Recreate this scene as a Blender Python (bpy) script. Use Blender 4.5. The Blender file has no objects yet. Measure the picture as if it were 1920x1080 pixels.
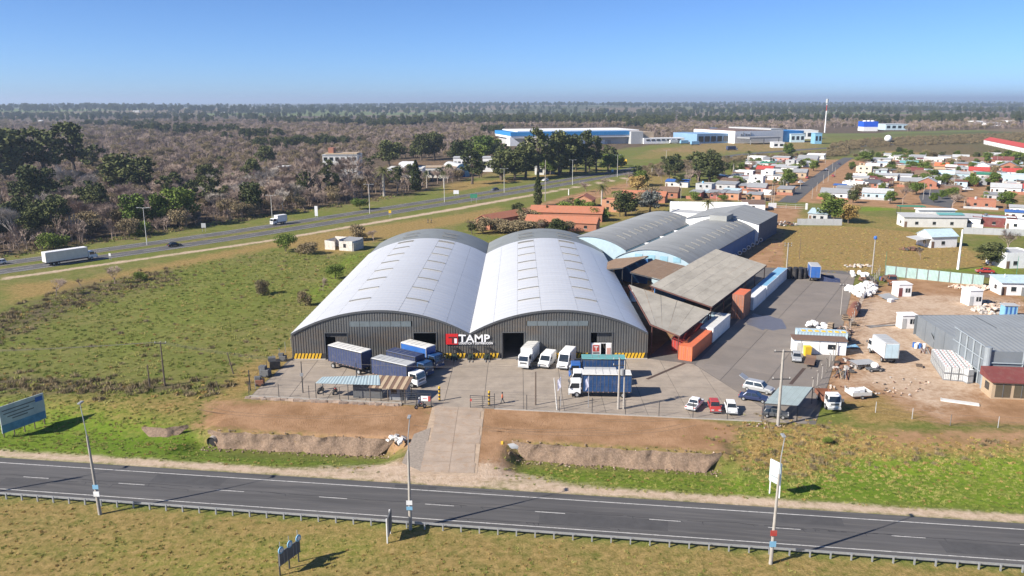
import bpy, math, random
import numpy as np
from mathutils import Vector
R = math.radians
rng = random.Random(11)
nrg = np.random.default_rng(5)
scn = bpy.context.scene
COL = scn.collection
# ------------------------------------------------------------------ camera
H, F, PITCH, VX = 45.0, 1500.0, R(13.13), 972.0
cd = bpy.data.cameras.new('camera'); cam = bpy.data.objects.new('camera', cd); COL.objects.link(cam)
cam.location = (0, 0, H); cam.rotation_euler = (R(90) - PITCH, R(0.12), 0)
cd.sensor_width = 36; cd.lens = F / 1920 * 36; cd.shift_x = -(VX - 960) / 1920
cd.clip_start = 1; cd.clip_end = 60000
scn.camera = cam
# ------------------------------------------------------------------ sky and sun
HAZE_D = 1.05e-4
SUN_EL, SUN_DIR = 33.7, Vector((0.898, 0.44, 0)).normalized()
w = bpy.data.worlds.new('World'); scn.world = w; w.use_nodes = True
nt = w.node_tree; bg = nt.nodes['Background']
sky = nt.nodes.new('ShaderNodeTexSky'); sky.sky_type = 'NISHITA'; sky.sun_disc = False
sky.sun_elevation = R(SUN_EL); sky.sun_rotation = math.atan2(-SUN_DIR.x, -SUN_DIR.y)
sky.altitude = 50; sky.air_density = 0.55; sky.dust_density = 0.4; sky.ozone_density = 9.0
nt.links.new(sky.outputs[0], bg.inputs[0]); bg.inputs[1].default_value = 0.08
sl = bpy.data.lights.new('sun', 'SUN'); sl.energy = 4.3; sl.angle = R(0.53); sl.color = (1, .93, .83)
so = bpy.data.objects.new('sun', sl); COL.objects.link(so)
ld = Vector((SUN_DIR.x * math.cos(R(SUN_EL)), SUN_DIR.y * math.cos(R(SUN_EL)), -math.sin(R(SUN_EL))))
so.rotation_euler = ld.to_track_quat('-Z', 'Y').to_euler(); so.location = (-100, -50, 120)
vs = scn.view_settings; vs.view_transform = 'Standard'; vs.look = 'None'; vs.gamma = 1; vs.exposure = 1.05
scn.cycles.max_bounces = 6; scn.cycles.diffuse_bounces = 2; scn.cycles.glossy_bounces = 2
scn.cycles.transparent_max_bounces = 8; scn.cycles.volume_bounces = 0; scn.cycles.use_denoising = True
# ------------------------------------------------------------------ helpers
def P(px, py, z=0.0):
    """the point at height z that the survey photograph shows at px, py"""
    a = (px - VX) / F; b = -(py - 540) / F
    dy = math.cos(PITCH) + b * math.sin(PITCH); dz = -math.sin(PITCH) + b * math.cos(PITCH)
    t = (z - H) / dz
    return Vector((a * t, dy * t, z))
def ZY(py, Y):
    b = -(py - 540) / F
    return H + (-math.sin(PITCH) + b * math.cos(PITCH)) * Y / (math.cos(PITCH) + b * math.sin(PITCH))
O2 = Vector((30.6, 135.1, 0)); A2 = R(29.5)
def U(u, w, z=0.0):
    """yard frame: w runs along the container row, u to its right"""
    return Vector((O2.x + u * math.cos(A2) + w * math.sin(A2), O2.y - u * math.sin(A2) + w * math.cos(A2), z))
class MB:
    def __init__(s): s.v = []; s.f = []; s.m = []; s.k = 0
    def add(s, vs, fs, m=None):
        o = len(s.v); s.v += [tuple(p) for p in vs]; s.f += [tuple(i + o for i in f) for f in fs]
        s.m += [s.k if m is None else m] * len(fs); return s
    def box(s, x0, x1, y0, y1, z0, z1, m=None):
        return s.add([(x0,y0,z0),(x1,y0,z0),(x1,y1,z0),(x0,y1,z0),(x0,y0,z1),(x1,y0,z1),(x1,y1,z1),(x0,y1,z1)],
            [(0,3,2,1),(4,5,6,7),(0,1,5,4),(1,2,6,5),(2,3,7,6),(3,0,4,7)], m)
    def hexa(s, b, t, m=None):       # bottom 4 points, top 4 points
        return s.add(list(b) + list(t), [(0,3,2,1),(4,5,6,7),(0,1,5,4),(1,2,6,5),(2,3,7,6),(3,0,4,7)], m)
    def quad(s, a, b, c, d, m=None): return s.add([a, b, c, d], [(0,1,2,3)], m)
    def slab(s, pts, th, m=None):    # thick sheet, pts counter-clockwise from above
        n = len(pts); pts = [Vector(p) for p in pts]; lo = [p - Vector((0,0,th)) for p in pts]
        return s.add(pts + lo, [tuple(range(n)), tuple(range(2*n-1, n-1, -1))] + [(i, n+i, n+(i+1)%n, (i+1)%n) for i in range(n)], m)
    def xz(s, pts, y0, y1, m=None):  # polygon in xz pushed along y
        n = len(pts)
        return s.add([(x,y0,z) for x,z in pts] + [(x,y1,z) for x,z in pts],
            [tuple(range(n)), tuple(range(2*n-1, n-1, -1))] + [(i, n+i, n+(i+1)%n, (i+1)%n) for i in range(n)], m)
    def tube(s, pts, r, n=6, r1=None, cap=True, m=None):
        pts = [Vector(p) for p in pts]; k = len(pts); vs = []; fs = []
        for i, p in enumerate(pts):
            d = (pts[min(i+1,k-1)] - pts[max(i-1,0)]).normalized()
            a = d.orthogonal().normalized() if abs(d.z) > .95 else d.cross(Vector((0,0,1))).normalized()
            if abs(d.z) > .95: a = (Vector((1,0,0)) - d * d.x).normalized()
            b = d.cross(a); rr = r if r1 is None else r + (r1 - r) * i / (k - 1)
            vs += [p + (a * math.cos(6.28319*j/n) + b * math.sin(6.28319*j/n)) * rr for j in range(n)]
        for i in range(k - 1):
            for j in range(n): fs.append((i*n+j, i*n+(j+1)%n, (i+1)*n+(j+1)%n, (i+1)*n+j))
        if cap: fs += [tuple(range(n-1,-1,-1)), tuple(range((k-1)*n, k*n))]
        return s.add(vs, fs, m)
    def disc(s, c, axis, r, th, n=14, m=None):
        c = Vector(c); a = Vector(axis).normalized(); return s.tube([c - a*th/2, c + a*th/2], r, n, m=m)
    def blob(s, c, r, seg=8, rings=5, jit=.15, sz=1.0, rg=rng, m=None):
        vs = [(c[0], c[1], c[2] - r*sz)]; fs = []
        for i in range(1, rings):
            for j in range(seg):
                k = 1 + rg.uniform(-jit, jit); t = math.pi*i/rings
                vs.append((c[0] + r*k*math.sin(t)*math.cos(6.283*j/seg), c[1] + r*k*math.sin(t)*math.sin(6.283*j/seg), c[2] - r*k*sz*math.cos(t)))
        vs.append((c[0], c[1], c[2] + r*sz)); L = len(vs) - 1
        for j in range(seg):
            fs.append((0, 1+(j+1)%seg, 1+j)); fs.append((L, 1+(rings-2)*seg+j, 1+(rings-2)*seg+(j+1)%seg))
            for i in range(rings-2):
                a = 1+i*seg; fs.append((a+j, a+(j+1)%seg, a+seg+(j+1)%seg, a+seg+j))
        return s.add(vs, fs, m)
    def mesh(s, name, mats, smooth=False):
        me = bpy.data.meshes.new(name); me.from_pydata(s.v, [], s.f)
        for m in (mats if isinstance(mats, (list, tuple)) else [mats]): me.materials.append(m)
        if any(s.m): me.polygons.foreach_set('material_index', s.m)
        if smooth: me.polygons.foreach_set('use_smooth', [True]*len(s.f))
        me.update(); return me
    def build(s, name, mats, parent=None, smooth=False, bevel=0, loc=None, rz=0):
        o = bpy.data.objects.new(name, s.mesh(name, mats, smooth)); COL.objects.link(o); o.parent = parent
        if loc is not None: o.location = loc
        if rz: o.rotation_euler = (0, 0, rz)
        if bevel:
            b = o.modifiers.new('bevel', 'BEVEL'); b.width = bevel; b.segments = 2; b.limit_method = 'ANGLE'; b.angle_limit = R(35)
        return o
def inst(name, me, parent=None, loc=(0,0,0), rot=(0,0,0), sc=None):
    o = bpy.data.objects.new(name, me); COL.objects.link(o); o.parent = parent
    o.location = loc; o.rotation_euler = rot if isinstance(rot, tuple) else (0, 0, rot)
    if sc is not None: o.scale = sc if isinstance(sc, (tuple, list)) else (sc,)*3
    return o
def tag(o, label, cat, group=None, kind=None):
    o['label'] = label
    if cat: o['category'] = cat
    if group: o['group'] = group
    if kind: o['kind'] = kind
    return o
def thing(name, label, cat, loc=(0,0,0), rz=0, group=None):
    o = bpy.data.objects.new(name, None); COL.objects.link(o); o.location = loc; o.rotation_euler = (0,0,rz)
    o.empty_display_size = .2
    return tag(o, label, cat, group)
def struct(o): o['kind'] = 'structure'; return o
def dup(src, loc, rz=0, label=None, group=None, sc=None):
    kids = {}
    for c in bpy.data.objects:
        if c.parent: kids.setdefault(c.parent.name, []).append(c)
    return dup_k(src, kids, loc, rz, label, group, sc)
def dup_k(src, kids, loc, rz=0, label=None, group=None, sc=None):
    def rec(o, par):
        c = o.copy(); COL.objects.link(c); c.parent = par
        for k in kids.get(o.name, []): rec(k, c)
        return c
    r = rec(src, None); r.location = loc; r.rotation_euler = (0,0,rz)
    if sc is not None: r.scale = sc if isinstance(sc, (tuple, list)) else (sc,)*3
    if label: r['label'] = label
    if group: r['group'] = group
    return r
def aim(a, b): return math.atan2(b[1]-a[1], b[0]-a[0])
# ------------------------------------------------------------------ materials
def nd(nt, t, **kw):
    n = nt.nodes.new(t)
    for k, v in kw.items(): setattr(n, k, v)
    return n
def hexc(c): return (*c, 1)
MATS = {}
def mt(name, col=None, rough=.75, metal=0, var=.18, scale=.7, bump=0, bscale=6, rnd=.0, dirt=None, dirtamt=.4, spec=.5, alpha=1, emit=0, stretch=None, mrot=0):
    """procedural paint: base colour, broad and fine tone noise, optional dirt blotches, per-object tone"""
    if name in MATS: return MATS[name]
    m = bpy.data.materials.new(name); MATS[name] = m; m.use_nodes = True
    t = m.node_tree; b = t.nodes['Principled BSDF']; L = t.links.new
    b.inputs['Roughness'].default_value = rough; b.inputs['Metallic'].default_value = metal
    b.inputs['Specular IOR Level'].default_value = spec
    tc = nd(t, 'ShaderNodeTexCoord'); geo = nd(t, 'ShaderNodeNewGeometry')
    vec = geo.outputs['Position']
    if stretch:
        mp = nd(t, 'ShaderNodeMapping'); mp.vector_type = 'TEXTURE'; mp.inputs['Scale'].default_value = tuple(1/q for q in stretch); mp.inputs['Rotation'].default_value = (0, 0, mrot); L(tc.outputs['Object'], mp.inputs['Vector']); vec = mp.outputs['Vector']
    n1 = nd(t, 'ShaderNodeTexNoise'); n1.inputs['Scale'].default_value = scale; n1.inputs['Detail'].default_value = 6; n1.inputs['Roughness'].default_value = .65
    L(vec, n1.inputs['Vector'])
    mr = nd(t, 'ShaderNodeMapRange'); mr.inputs['From Min'].default_value = .25; mr.inputs['From Max'].default_value = .75
    mr.inputs['To Min'].default_value = 1 - var; mr.inputs['To Max'].default_value = 1 + var
    L(n1.outputs['Fac'], mr.inputs['Value'])
    val = mr.outputs['Result']
    if rnd:
        oi = nd(t, 'ShaderNodeObjectInfo'); r2 = nd(t, 'ShaderNodeMapRange')
        r2.inputs['To Min'].default_value = 1 - rnd; r2.inputs['To Max'].default_value = 1 + rnd
        L(oi.outputs['Random'], r2.inputs['Value'])
        mm = nd(t, 'ShaderNodeMath', operation='MULTIPLY'); L(val, mm.inputs[0]); L(r2.outputs['Result'], mm.inputs[1]); val = mm.outputs[0]
    mx = nd(t, 'ShaderNodeVectorMath', operation='SCALE'); mx.inputs[0].default_value = col; L(val, mx.inputs['Scale'])
    out = mx.outputs['Vector']
    if dirt:
        n2 = nd(t, 'ShaderNodeTexNoise'); n2.inputs['Scale'].default_value = scale * 1.7; n2.inputs['Detail'].default_value = 8; n2.inputs['Roughness'].default_value = .7
        L(vec, n2.inputs['Vector'])
        r3 = nd(t, 'ShaderNodeMapRange'); r3.inputs['From Min'].default_value = .5; r3.inputs['From Max'].default_value = .72; r3.inputs['To Max'].default_value = dirtamt
        L(n2.outputs['Fac'], r3.inputs['Value'])
        mi = nd(t, 'ShaderNodeMix', data_type='RGBA'); L(r3.outputs['Result'], mi.inputs['Factor']); L(out, mi.inputs['A']); mi.inputs['B'].default_value = hexc(dirt); out = mi.outputs['Result']
    L(out, b.inputs['Base Color'])
    if bump:
        n3 = nd(t, 'ShaderNodeTexNoise'); n3.inputs['Scale'].default_value = bscale; n3.inputs['Detail'].default_value = 5; L(vec, n3.inputs['Vector'])
        bp = nd(t, 'ShaderNodeBump'); bp.inputs['Strength'].default_value = min(1, bump); bp.inputs['Distance'].default_value = .1 * max(1, bump)
        L(n3.outputs['Fac'], bp.inputs['Height']); L(bp.outputs['Normal'], b.inputs['Normal'])
    if alpha < 1: b.inputs['Alpha'].default_value = alpha
    return m
PAL = dict(
 white=(.78,.78,.77), offwhite=(.62,.61,.57), cream=(.66,.58,.44), lgrey=(.42,.43,.43), grey=(.26,.27,.28), dgrey=(.11,.115,.12), black=(.022,.022,.025),
 red=(.42,.05,.04), brick=(.36,.15,.09), rust=(.22,.09,.05), orange=(.66,.165,.065), tile=(.4,.15,.08), pink=(.55,.3,.25), tan=(.42,.32,.21), brown=(.17,.105,.07),
 blue=(.03,.12,.38), sky=(.2,.42,.6), rwall=(.34,.11,.085), owall=(.46,.23,.13), curtain=(.012,.055,.16), teal=(.12,.33,.33), green=(.03,.22,.13), yellow=(.75,.48,.03), navy=(.03,.045,.11), maroon=(.17,.045,.04), lblue=(.45,.58,.64), olive=(.13,.12,.05))
def C(key, rough=.7, metal=0, **kw):
    kw.setdefault('var', .1); kw.setdefault('dirt', (.25,.21,.17)); kw.setdefault('dirtamt', .25)
    return mt('paint_%s_%d_%d' % (key, rough*100, metal*100), PAL[key], rough, metal, **kw)
GLASS = mt('dark_glass', (.02,.026,.032), .08, 0, var=.05, spec=.8)
RUBBER = mt('rubber', (.018,.018,.018), .85)
STEEL = mt('galvanised_steel', (.42,.43,.44), .5, .5, var=.12, scale=2)
DSTEEL = mt('dark_steel', (.06,.062,.066), .6, .3)
CONC = mt('concrete_post', (.36,.33,.29), .9, var=.2, scale=1.5)
WOODP = mt('weathered_wood', (.14,.105,.08), .9, var=.25, scale=2)
CHROME = mt('lamp_lens', (.7,.7,.68), .15, .3)
# ------------------------------------------------------------------ terrain
RA, RB = P(0, 866), P(1920, 995.6)                 # far edge line of the near road
RU = (RB - RA).normalized(); RN = Vector((-RU.y, RU.x, 0))
def S(s, n, z=0.0):
    p = RA + RU * s + RN * n; return Vector((p.x, p.y, z))
def SN(p): d = Vector((p[0], p[1], 0)) - RA; return d.dot(RU), d.dot(RN)
NLOW = SN(P(960, 985))[1]                          # near edge line
BANKS = [(P(388, 806), P(742, 822)), (P(958, 828), P(1352, 852))]
BK = [(SN(a), SN(b)) for a, b in BANKS]
def NBf(s): return np.interp(s, [k[j][0] for k in BK for j in (0, 1)], [k[j][1] for k in BK for j in (0, 1)])
def sst(a, b, x): t = np.clip((x - a) / (b - a), 0, 1); return t * t * (3 - 2 * t)
def ditch(s, n):
    inb = np.zeros_like(s)
    for a, b in BK: inb = np.maximum(inb, sst(a[0] - 3, a[0], s) * (1 - sst(b[0], b[0] + 3, s)))
    gap = sst(BK[0][1][0] - 1, BK[0][1][0] + 3, s) * (1 - sst(BK[1][0][0] - 1, BK[1][0][0] + 2, s))
    amp = np.where(inb > 0, 2.0 * inb + 1.0 * (1 - inb), 1.0) * (1 - gap)
    NB = NBf(s)
    near = sst(3.0, NB - .9, n)
    far = inb * (1 - sst(NB - .9, NB + .1, n)) + (1 - inb) * (1 - sst(NB - 1, NB + 9, n))
    return -amp * near * far
def hills(x, y):
    d = np.hypot(x, y); k = sst(900, 4500, d)
    return k * (9 * np.sin(x / 730 + 1.3) * np.cos(y / 910 + x / 2100) + 7 * np.sin(x / 1900 - y / 1300)) + 5 * sst(3000, 9000, d) * np.sin(x / 2600 + 2)
def gh(x, y):
    x = np.asarray(x, float); y = np.asarray(y, float)
    dx, dy = x - RA.x, y - RA.y
    return ditch(dx * RU.x + dy * RU.y, dx * RN.x + dy * RN.y) + hills(x, y)
def gz(x, y): return float(gh(x, y))
def axis(lo, hi, st, far, g):
    a = list(np.arange(lo, hi, st)); s = st; b = a[-1]
    while b < far: s *= g; b += s; a.append(b)
    return a
xs = [-v for v in axis(0, 135, 1.0, 16000, 1.13)][:0:-1] + axis(0, 135, 1.0, 16000, 1.13)
ys = [-60, 0, 30, 45, 55] + list(np.arange(60, 132, .7)) + axis(132, 330, 1.5, 26000, 1.09)
GX, GY = np.meshgrid(np.array(xs), np.array(ys)); gx, gy = GX.ravel(), GY.ravel()
def sdist(poly, soft):
    """1 inside, falling to 0 over soft metres outside"""
    q = np.array([(p[0], p[1]) for p in poly]); n = len(q); ins = np.zeros(len(gx), bool); d = np.full(len(gx), 1e9)
    lo, hi = q.min(0) - soft - 2, q.max(0) + soft + 2
    idx = np.where((gx > lo[0]) & (gx < hi[0]) & (gy > lo[1]) & (gy < hi[1]))[0]
    X, Y = gx[idx], gy[idx]; I = np.zeros(len(idx), bool); D = np.full(len(idx), 1e9)
    for i in range(n):
        a, b = q[i], q[(i + 1) % n]
        c = ((a[1] > Y) != (b[1] > Y)) & (X < (b[0] - a[0]) * (Y - a[1]) / (b[1] - a[1] + 1e-12) + a[0]); I ^= c
        e = b - a; t = np.clip(((X - a[0]) * e[0] + (Y - a[1]) * e[1]) / (e @ e + 1e-9), 0, 1)
        D = np.minimum(D, np.hypot(X - a[0] - t * e[0], Y - a[1] - t * e[1]))
    r = np.zeros(len(gx)); r[idx] = np.where(I, .5 + np.minimum(D / soft, 1) * .5, .5 - np.minimum(D / soft, 1) * .5)
    return r
def PP(l): return [P(*p) for p in l]
masks = {k: np.zeros(len(gx)) for k in ('dirt', 'lush', 'dry', 'wood', 'sand', 'scrub')}
def cover(k, pts, soft=3, amt=1.0): masks[k] = np.maximum(masks[k], sdist(pts, soft) * amt)
# bare earth
cover('dirt', PP([(398,752),(640,748),(815,760),(820,805),(775,850),(740,828),(560,815),(392,806),(360,790)]), 4)
cover('dirt', PP([(880,752),(1300,785),(1395,800),(1352,850),(1150,838),(962,828),(945,850),(975,900),(880,905),(700,885),(770,850),(815,790)]), 3)
cover('dirt', PP([(1560,560),(1640,540),(1700,520),(1840,535),(1930,560),(1990,700),(1960,800),(1760,800),(1650,745),(1560,760),(1530,730)]), 4, .95)
cover('dirt', [U(-46,-1),U(0,-1),U(0,78),U(-17,160),U(-24,160),U(-64,132),U(-64,68),U(-46,60)], 2)
cover('sand', PP([(1570,570),(1640,545),(1930,560),(1990,700),(1760,790),(1650,740),(1570,745)]), 6, .62)
cover('scrub', PP([(1545,292),(1560,272),(1640,262),(1940,250),(1940,300),(1840,300),(1660,285),(1600,295)]), 12, .62)
cover('scrub', PP([(1200,312),(1330,302),(1600,285),(1590,298),(1340,318),(1290,340)]), 8, .5)
cover('dirt', PP([(1380,395),(1440,385),(1505,388),(1490,415),(1450,430),(1430,425)]), 4)
cover('dirt', PP([(1590,815),(1700,800),(1950,800),(1950,850),(1640,840)]), 3, .6)
cover('dirt', PP([(930,405),(1050,370),(1190,340),(1200,346),(1060,395),(960,420)]), 4, .85)
cover('dirt', PP([(1450,298),(1930,300),(1930,400),(1700,395),(1470,380),(1290,378),(1380,320)]), 8, .75)
cover('dirt', PP([(690,340),(960,335),(1090,318),(1100,300),(720,300)]), 10, .4)
cover('dirt', PP([(1190,285),(1330,262),(1560,262),(1540,285),(1330,290)]), 12, .5)
# shoulders of pale grit
cover('sand', [S(-80, 1.6), S(260, 1.6), S(260, 3.4), S(-80, 3.6)], 1.6)
cover('sand', [S(BK[0][1][0]-14, 2), S(BK[1][0][0]+16, 2), S(BK[1][0][0]-2, 9), S(BK[0][1][0]-1, 8)], 3, .8)
cover('sand', PP([(0,519),(480,452),(860,388),(1200,328),(1200,331),(860,393),(480,456),(0,524)]), 2, .8)
# lush and dry grass
cover('lush', PP([(-60,750),(250,750),(380,800),(420,845),(700,848),(690,872),(-60,862)]), 8, .95)
cover('lush', PP([(965,862),(1330,868),(1480,900),(1600,850),(1950,850),(1950,962),(1400,930),(1000,898)]), 5)
cover('lush', PP([(0,640),(330,470),(660,480),(560,620),(430,700),(0,740)]), 18, .35)
cover('lush', PP([(560,560),(640,480),(690,470),(600,570)]), 5, .7)
cover('lush', PP([(120,440),(400,418),(400,425),(120,450)]), 5, .6)
cover('lush', PP([(180,1000),(700,985),(770,1005),(770,1060),(500,1110),(100,1110)]), 6, .75)
cover('lush', PP([(-60,1010),(120,1000),(140,1060),(-60,1080)]), 5, .6)
cover('lush', PP([(860,1040),(1200,1060),(1300,1110),(860,1110)]), 6, .55)
cover('lush', PP([(1620,385),(1700,378),(1690,395),(1610,398)]), 4, .9)
cover('lush', PP([(1690,490),(1900,500),(1920,520),(1850,517),(1660,495)]), 5, .7)
cover('lush', PP([(1000,398),(1090,370),(1170,345),(1180,347),(1090,380)]), 4, .5)
cover('dry', [S(-80, NLOW - 1), S(260, NLOW - 1), S(260, NLOW - 40), S(-80, NLOW - 40)], 2, .58)
cover('dry', PP([(1360,850),(1420,790),(1600,800),(1950,840),(1950,852),(1600,850),(1500,885)]), 3, .9)
cover('dry', PP([(1450,425),(1590,425),(1760,440),(1880,500),(1640,515),(1450,520),(1430,470)]), 5)
cover('dry', PP([(150,520),(560,440),(860,400),(940,385),(960,400),(700,455),(640,480),(520,465),(250,520),(0,575),(0,530)]), 6, .75)
cover('dry', PP([(548,640),(700,475),(730,470),(560,690),(440,760),(360,770),(420,700)]), 5, .8)
cover('dry', PP([(100,735),(400,730),(420,790),(250,790),(60,760)]), 8, .7)
cover('dry', PP([(880,440),(1060,445),(1260,395),(1300,345),(1240,318),(1100,355),(960,400)]), 6, .6)
cover('dry', PP([(1440,400),(1520,398),(1900,420),(1900,450),(1600,430),(1450,425)]), 5, .5)
cover('dry', PP([(1560,745),(1650,730),(1760,780),(1760,800),(1600,800)]), 3, .8)
cover('dry', PP([(1660,270),(1820,272),(1860,300),(1700,298),(1640,285)]), 8)
cover('dry', PP([(1160,300),(1230,275),(1330,285),(1300,297),(1215,300)]), 10, .5)
cover('dry', PP([(830,340),(920,338),(1010,328),(1180,308),(1180,311),(1010,334),(830,364)]), 6, .8)
cover('scrub', PP([(-40,600),(130,530),(330,500),(330,520),(130,590),(-40,660)]), 10, .7)
cover('scrub', PP([(-40,700),(280,718),(440,720),(400,735),(-40,735)]), 4, .9)
cover('wood', PP([(-900,560),(0,478),(400,420),(760,366),(900,330),(1000,300),(1340,258),(2300,232),(2300,214),(-900,214)]), 10)
me = bpy.data.meshes.new('ground')
nx, ny = len(xs), len(ys); ii = np.arange(nx * ny).reshape(ny, nx)
quads = np.stack([ii[:-1,:-1], ii[:-1,1:], ii[1:,1:], ii[1:,:-1]], -1).reshape(-1, 4)
gzv = gh(gx, gy)
me.vertices.add(nx * ny); me.vertices.foreach_set('co', np.stack([gx, gy, gzv], -1).ravel())
me.loops.add(quads.size); me.loops.foreach_set('vertex_index', quads.ravel())
me.polygons.add(len(quads)); me.polygons.foreach_set('loop_start', np.arange(0, quads.size, 4)); me.polygons.foreach_set('use_smooth', np.ones(len(quads), bool))
me.update()
for nm, ks in (('cover_a', ('dirt', 'lush', 'dry')), ('cover_b', ('wood', 'sand', 'scrub'))):
    at = me.color_attributes.new(nm, 'FLOAT_COLOR', 'POINT')
    at.data.foreach_set('color', np.stack([masks[k] for k in ks] + [np.ones(len(gx))], -1).ravel())
gm = bpy.data.materials.new('ground_cover'); gm.use_nodes = True; t = gm.node_tree; L = t.links.new
gb = t.nodes['Principled BSDF']; gb.inputs['Roughness'].default_value = .95; gb.inputs['Specular IOR Level'].default_value = .1
geo = nd(t, 'ShaderNodeNewGeometry'); pos = geo.outputs['Position']
def noise(sc, det=5, ro=.6, v=None, dist=0):
    n = nd(t, 'ShaderNodeTexNoise'); n.inputs['Scale'].default_value = sc; n.inputs['Detail'].default_value = det; n.inputs['Roughness'].default_value = ro; n.inputs['Distortion'].default_value = dist
    L(v or pos, n.inputs['Vector']); return n.outputs['Fac']
def ramp(v, a, b, lo=0., hi=1.):
    r = nd(t, 'ShaderNodeMapRange', interpolation_type='SMOOTHSTEP')
    for k, x in zip(('From Min', 'From Max', 'To Min', 'To Max'), (a, b, lo, hi)): r.inputs[k].default_value = x
    L(v, r.inputs['Value']); return r.outputs['Result']
def mixc(f, a, b):
    m = nd(t, 'ShaderNodeMix', data_type='RGBA'); L(f, m.inputs['Factor'])
    for k, c in (('A', a), ('B', b)):
        if isinstance(c, tuple): m.inputs[k].default_value = hexc(c)
        else: L(c, m.inputs[k])
    return m.outputs['Result']
def mth(op, a, b):
    m = nd(t, 'ShaderNodeMath', operation=op)
    for i, c in enumerate((a, b)):
        if isinstance(c, (int, float)): m.inputs[i].default_value = c
        else: L(c, m.inputs[i])
    return m.outputs[0]
def attr(n):
    a = nd(t, 'ShaderNodeAttribute'); a.attribute_name = n; s = nd(t, 'ShaderNodeSeparateColor'); L(a.outputs['Color'], s.inputs['Color']); return [s.outputs[i] for i in range(3)]
mdirt, mlush, mdry = attr('cover_a'); mwood, msand, mscrub = attr('cover_b')
nbig, nmid, nfin, nvf = noise(.035, 4), noise(.22, 6, .65), noise(1.1, 6, .7), noise(4.5, 4, .7)
edge = mth('ADD', mth('MULTIPLY', nmid, .5), mth('MULTIPLY', nfin, .5))
def msk(m, wid=.25):
    return ramp(mth('ADD', m, mth('MULTIPLY', mth('SUBTRACT', edge, .5), 1.3)), .5 - wid, .5 + wid)
fine = mth('ADD', mth('MULTIPLY', nfin, .55), mth('MULTIPLY', nvf, .45))
grass = mixc(ramp(fine, .36, .64), (.085,.1,.02), (.2,.2,.06))
grass = mixc(ramp(nmid, .42, .68, 0, .75), grass, (.23,.185,.075))
grass = mixc(ramp(nbig, .4, .62, 0, .5), grass, (.12,.155,.024))
lush = mixc(ramp(fine, .35, .65), (.09,.155,.012), (.2,.27,.03)); lush = mixc(ramp(nmid, .5, .72, 0, .55), lush, (.24,.21,.07)); lush = mixc(ramp(nbig, .45, .62, 0, .5), lush, (.11,.19,.015))
dry = mixc(ramp(fine, .35, .65), (.17,.115,.035), (.37,.26,.105)); dry = mixc(ramp(nmid, .55, .72, 0, .5), dry, (.15,.155,.03))
dirt = mixc(ramp(nmid, .3, .7), (.25,.142,.072), (.38,.23,.13)); dirt = mixc(ramp(fine, .55, .7, 0, .4), dirt, (.19,.11,.06))
sand = mixc(ramp(fine, .3, .7), (.4,.29,.2), (.56,.44,.33))
wood = mixc(ramp(nmid, .35, .65), (.07,.055,.035), (.16,.115,.075))
vr = nd(t, 'ShaderNodeTexVoronoi'); vr.inputs['Scale'].default_value = .0022; L(pos, vr.inputs['Vector'])
fr = nd(t, 'ShaderNodeValToRGB'); L(vr.outputs['Color'], fr.inputs['Fac'])
for i, (p, c) in enumerate([(0., (.09,.095,.045)), (.25, (.17,.13,.08)), (.5, (.13,.16,.05)), (.75, (.19,.15,.1)), (1., (.08,.09,.045))]):
    e = fr.color_ramp.elements[i] if i < 2 else fr.color_ramp.elements.new(p)
    e.position = p; e.color = hexc(c)
fr.color_ramp.interpolation = 'CONSTANT'
sx = nd(t, 'ShaderNodeSeparateXYZ'); L(pos, sx.inputs[0])
col = mixc(ramp(sx.outputs['Y'], 900, 1300), grass, fr.outputs['Color'])
for mk, c in ((mlush, lush), (mdry, dry), (mwood, wood), (mscrub, mixc(ramp(fine, .4, .6), (.06,.05,.03), (.16,.13,.07))), (mdirt, dirt), (msand, sand)):
    col = mixc(msk(mk), col, c)
L(col, gb.inputs['Base Color'])
bp = nd(t, 'ShaderNodeBump'); bp.inputs['Strength'].default_value = .7; bp.inputs['Distance'].default_value = .35
L(fine, bp.inputs['Height']); L(bp.outputs['Normal'], gb.inputs['Normal'])
me.materials.append(gm)
ground = bpy.data.objects.new('ground', me); COL.objects.link(ground); struct(ground)
# ------------------------------------------------------------------ roads
ASPH = mt('asphalt', (.078,.075,.074), .9, var=.32, scale=.5, bump=.2, bscale=9, dirt=(.14,.13,.12), dirtamt=.7, stretch=(.1,1.6,1), mrot=math.atan2(RU.y, RU.x))
ASPH2 = mt('asphalt_old', (.085,.083,.082), .9, var=.2, scale=.2, bump=.2, dirt=(.2,.18,.155), dirtamt=.5)
PAINT = mt('road_paint', (.5,.49,.46), .8, var=.3, scale=1.5, dirt=(.13,.13,.13), dirtamt=.75)
YPAINT = mt('road_paint_yellow', (.5,.38,.1), .8, var=.25, scale=1.5, dirt=(.2,.2,.17), dirtamt=.5)
CRACK = mt('tar_crack', (.025,.025,.026), .8)
def strip(name, pts, half, z, mat, parent=None):
    """ribbon along world points; half = (left, right) offsets"""
    b = MB(); pts = [Vector((p[0], p[1], 0)) for p in pts]; vs = []
    for i, p in enumerate(pts):
        d = (pts[min(i+1, len(pts)-1)] - pts[max(i-1, 0)]).normalized(); n = Vector((-d.y, d.x, 0))
        for o in half:
            q = p + n * o; vs.append((q.x, q.y, z + (gz(q.x, q.y) if abs(q.y) > 800 else 0)))
    b.add(vs, [(2*i, 2*i+1, 2*i+3, 2*i+2) for i in range(len(pts)-1)])
    return b.build(name, mat, parent)
def lerp_line(a, b, n): return [a + (b - a) * i / n for i in range(n + 1)]
EDGE_FAR, EDGE_NEAR = 1.35, NLOW - 1.25
road = struct(MB().slab([S(-320, EDGE_FAR, .05), S(-320, EDGE_NEAR, .05), S(420, EDGE_NEAR, .05), S(420, EDGE_FAR, .05)], .3).build('road', ASPH))
for n in (0, NLOW): strip('edge_line', [S(-320, n), S(420, n)], (-.07, .07), .056, PAINT, road)
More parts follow.
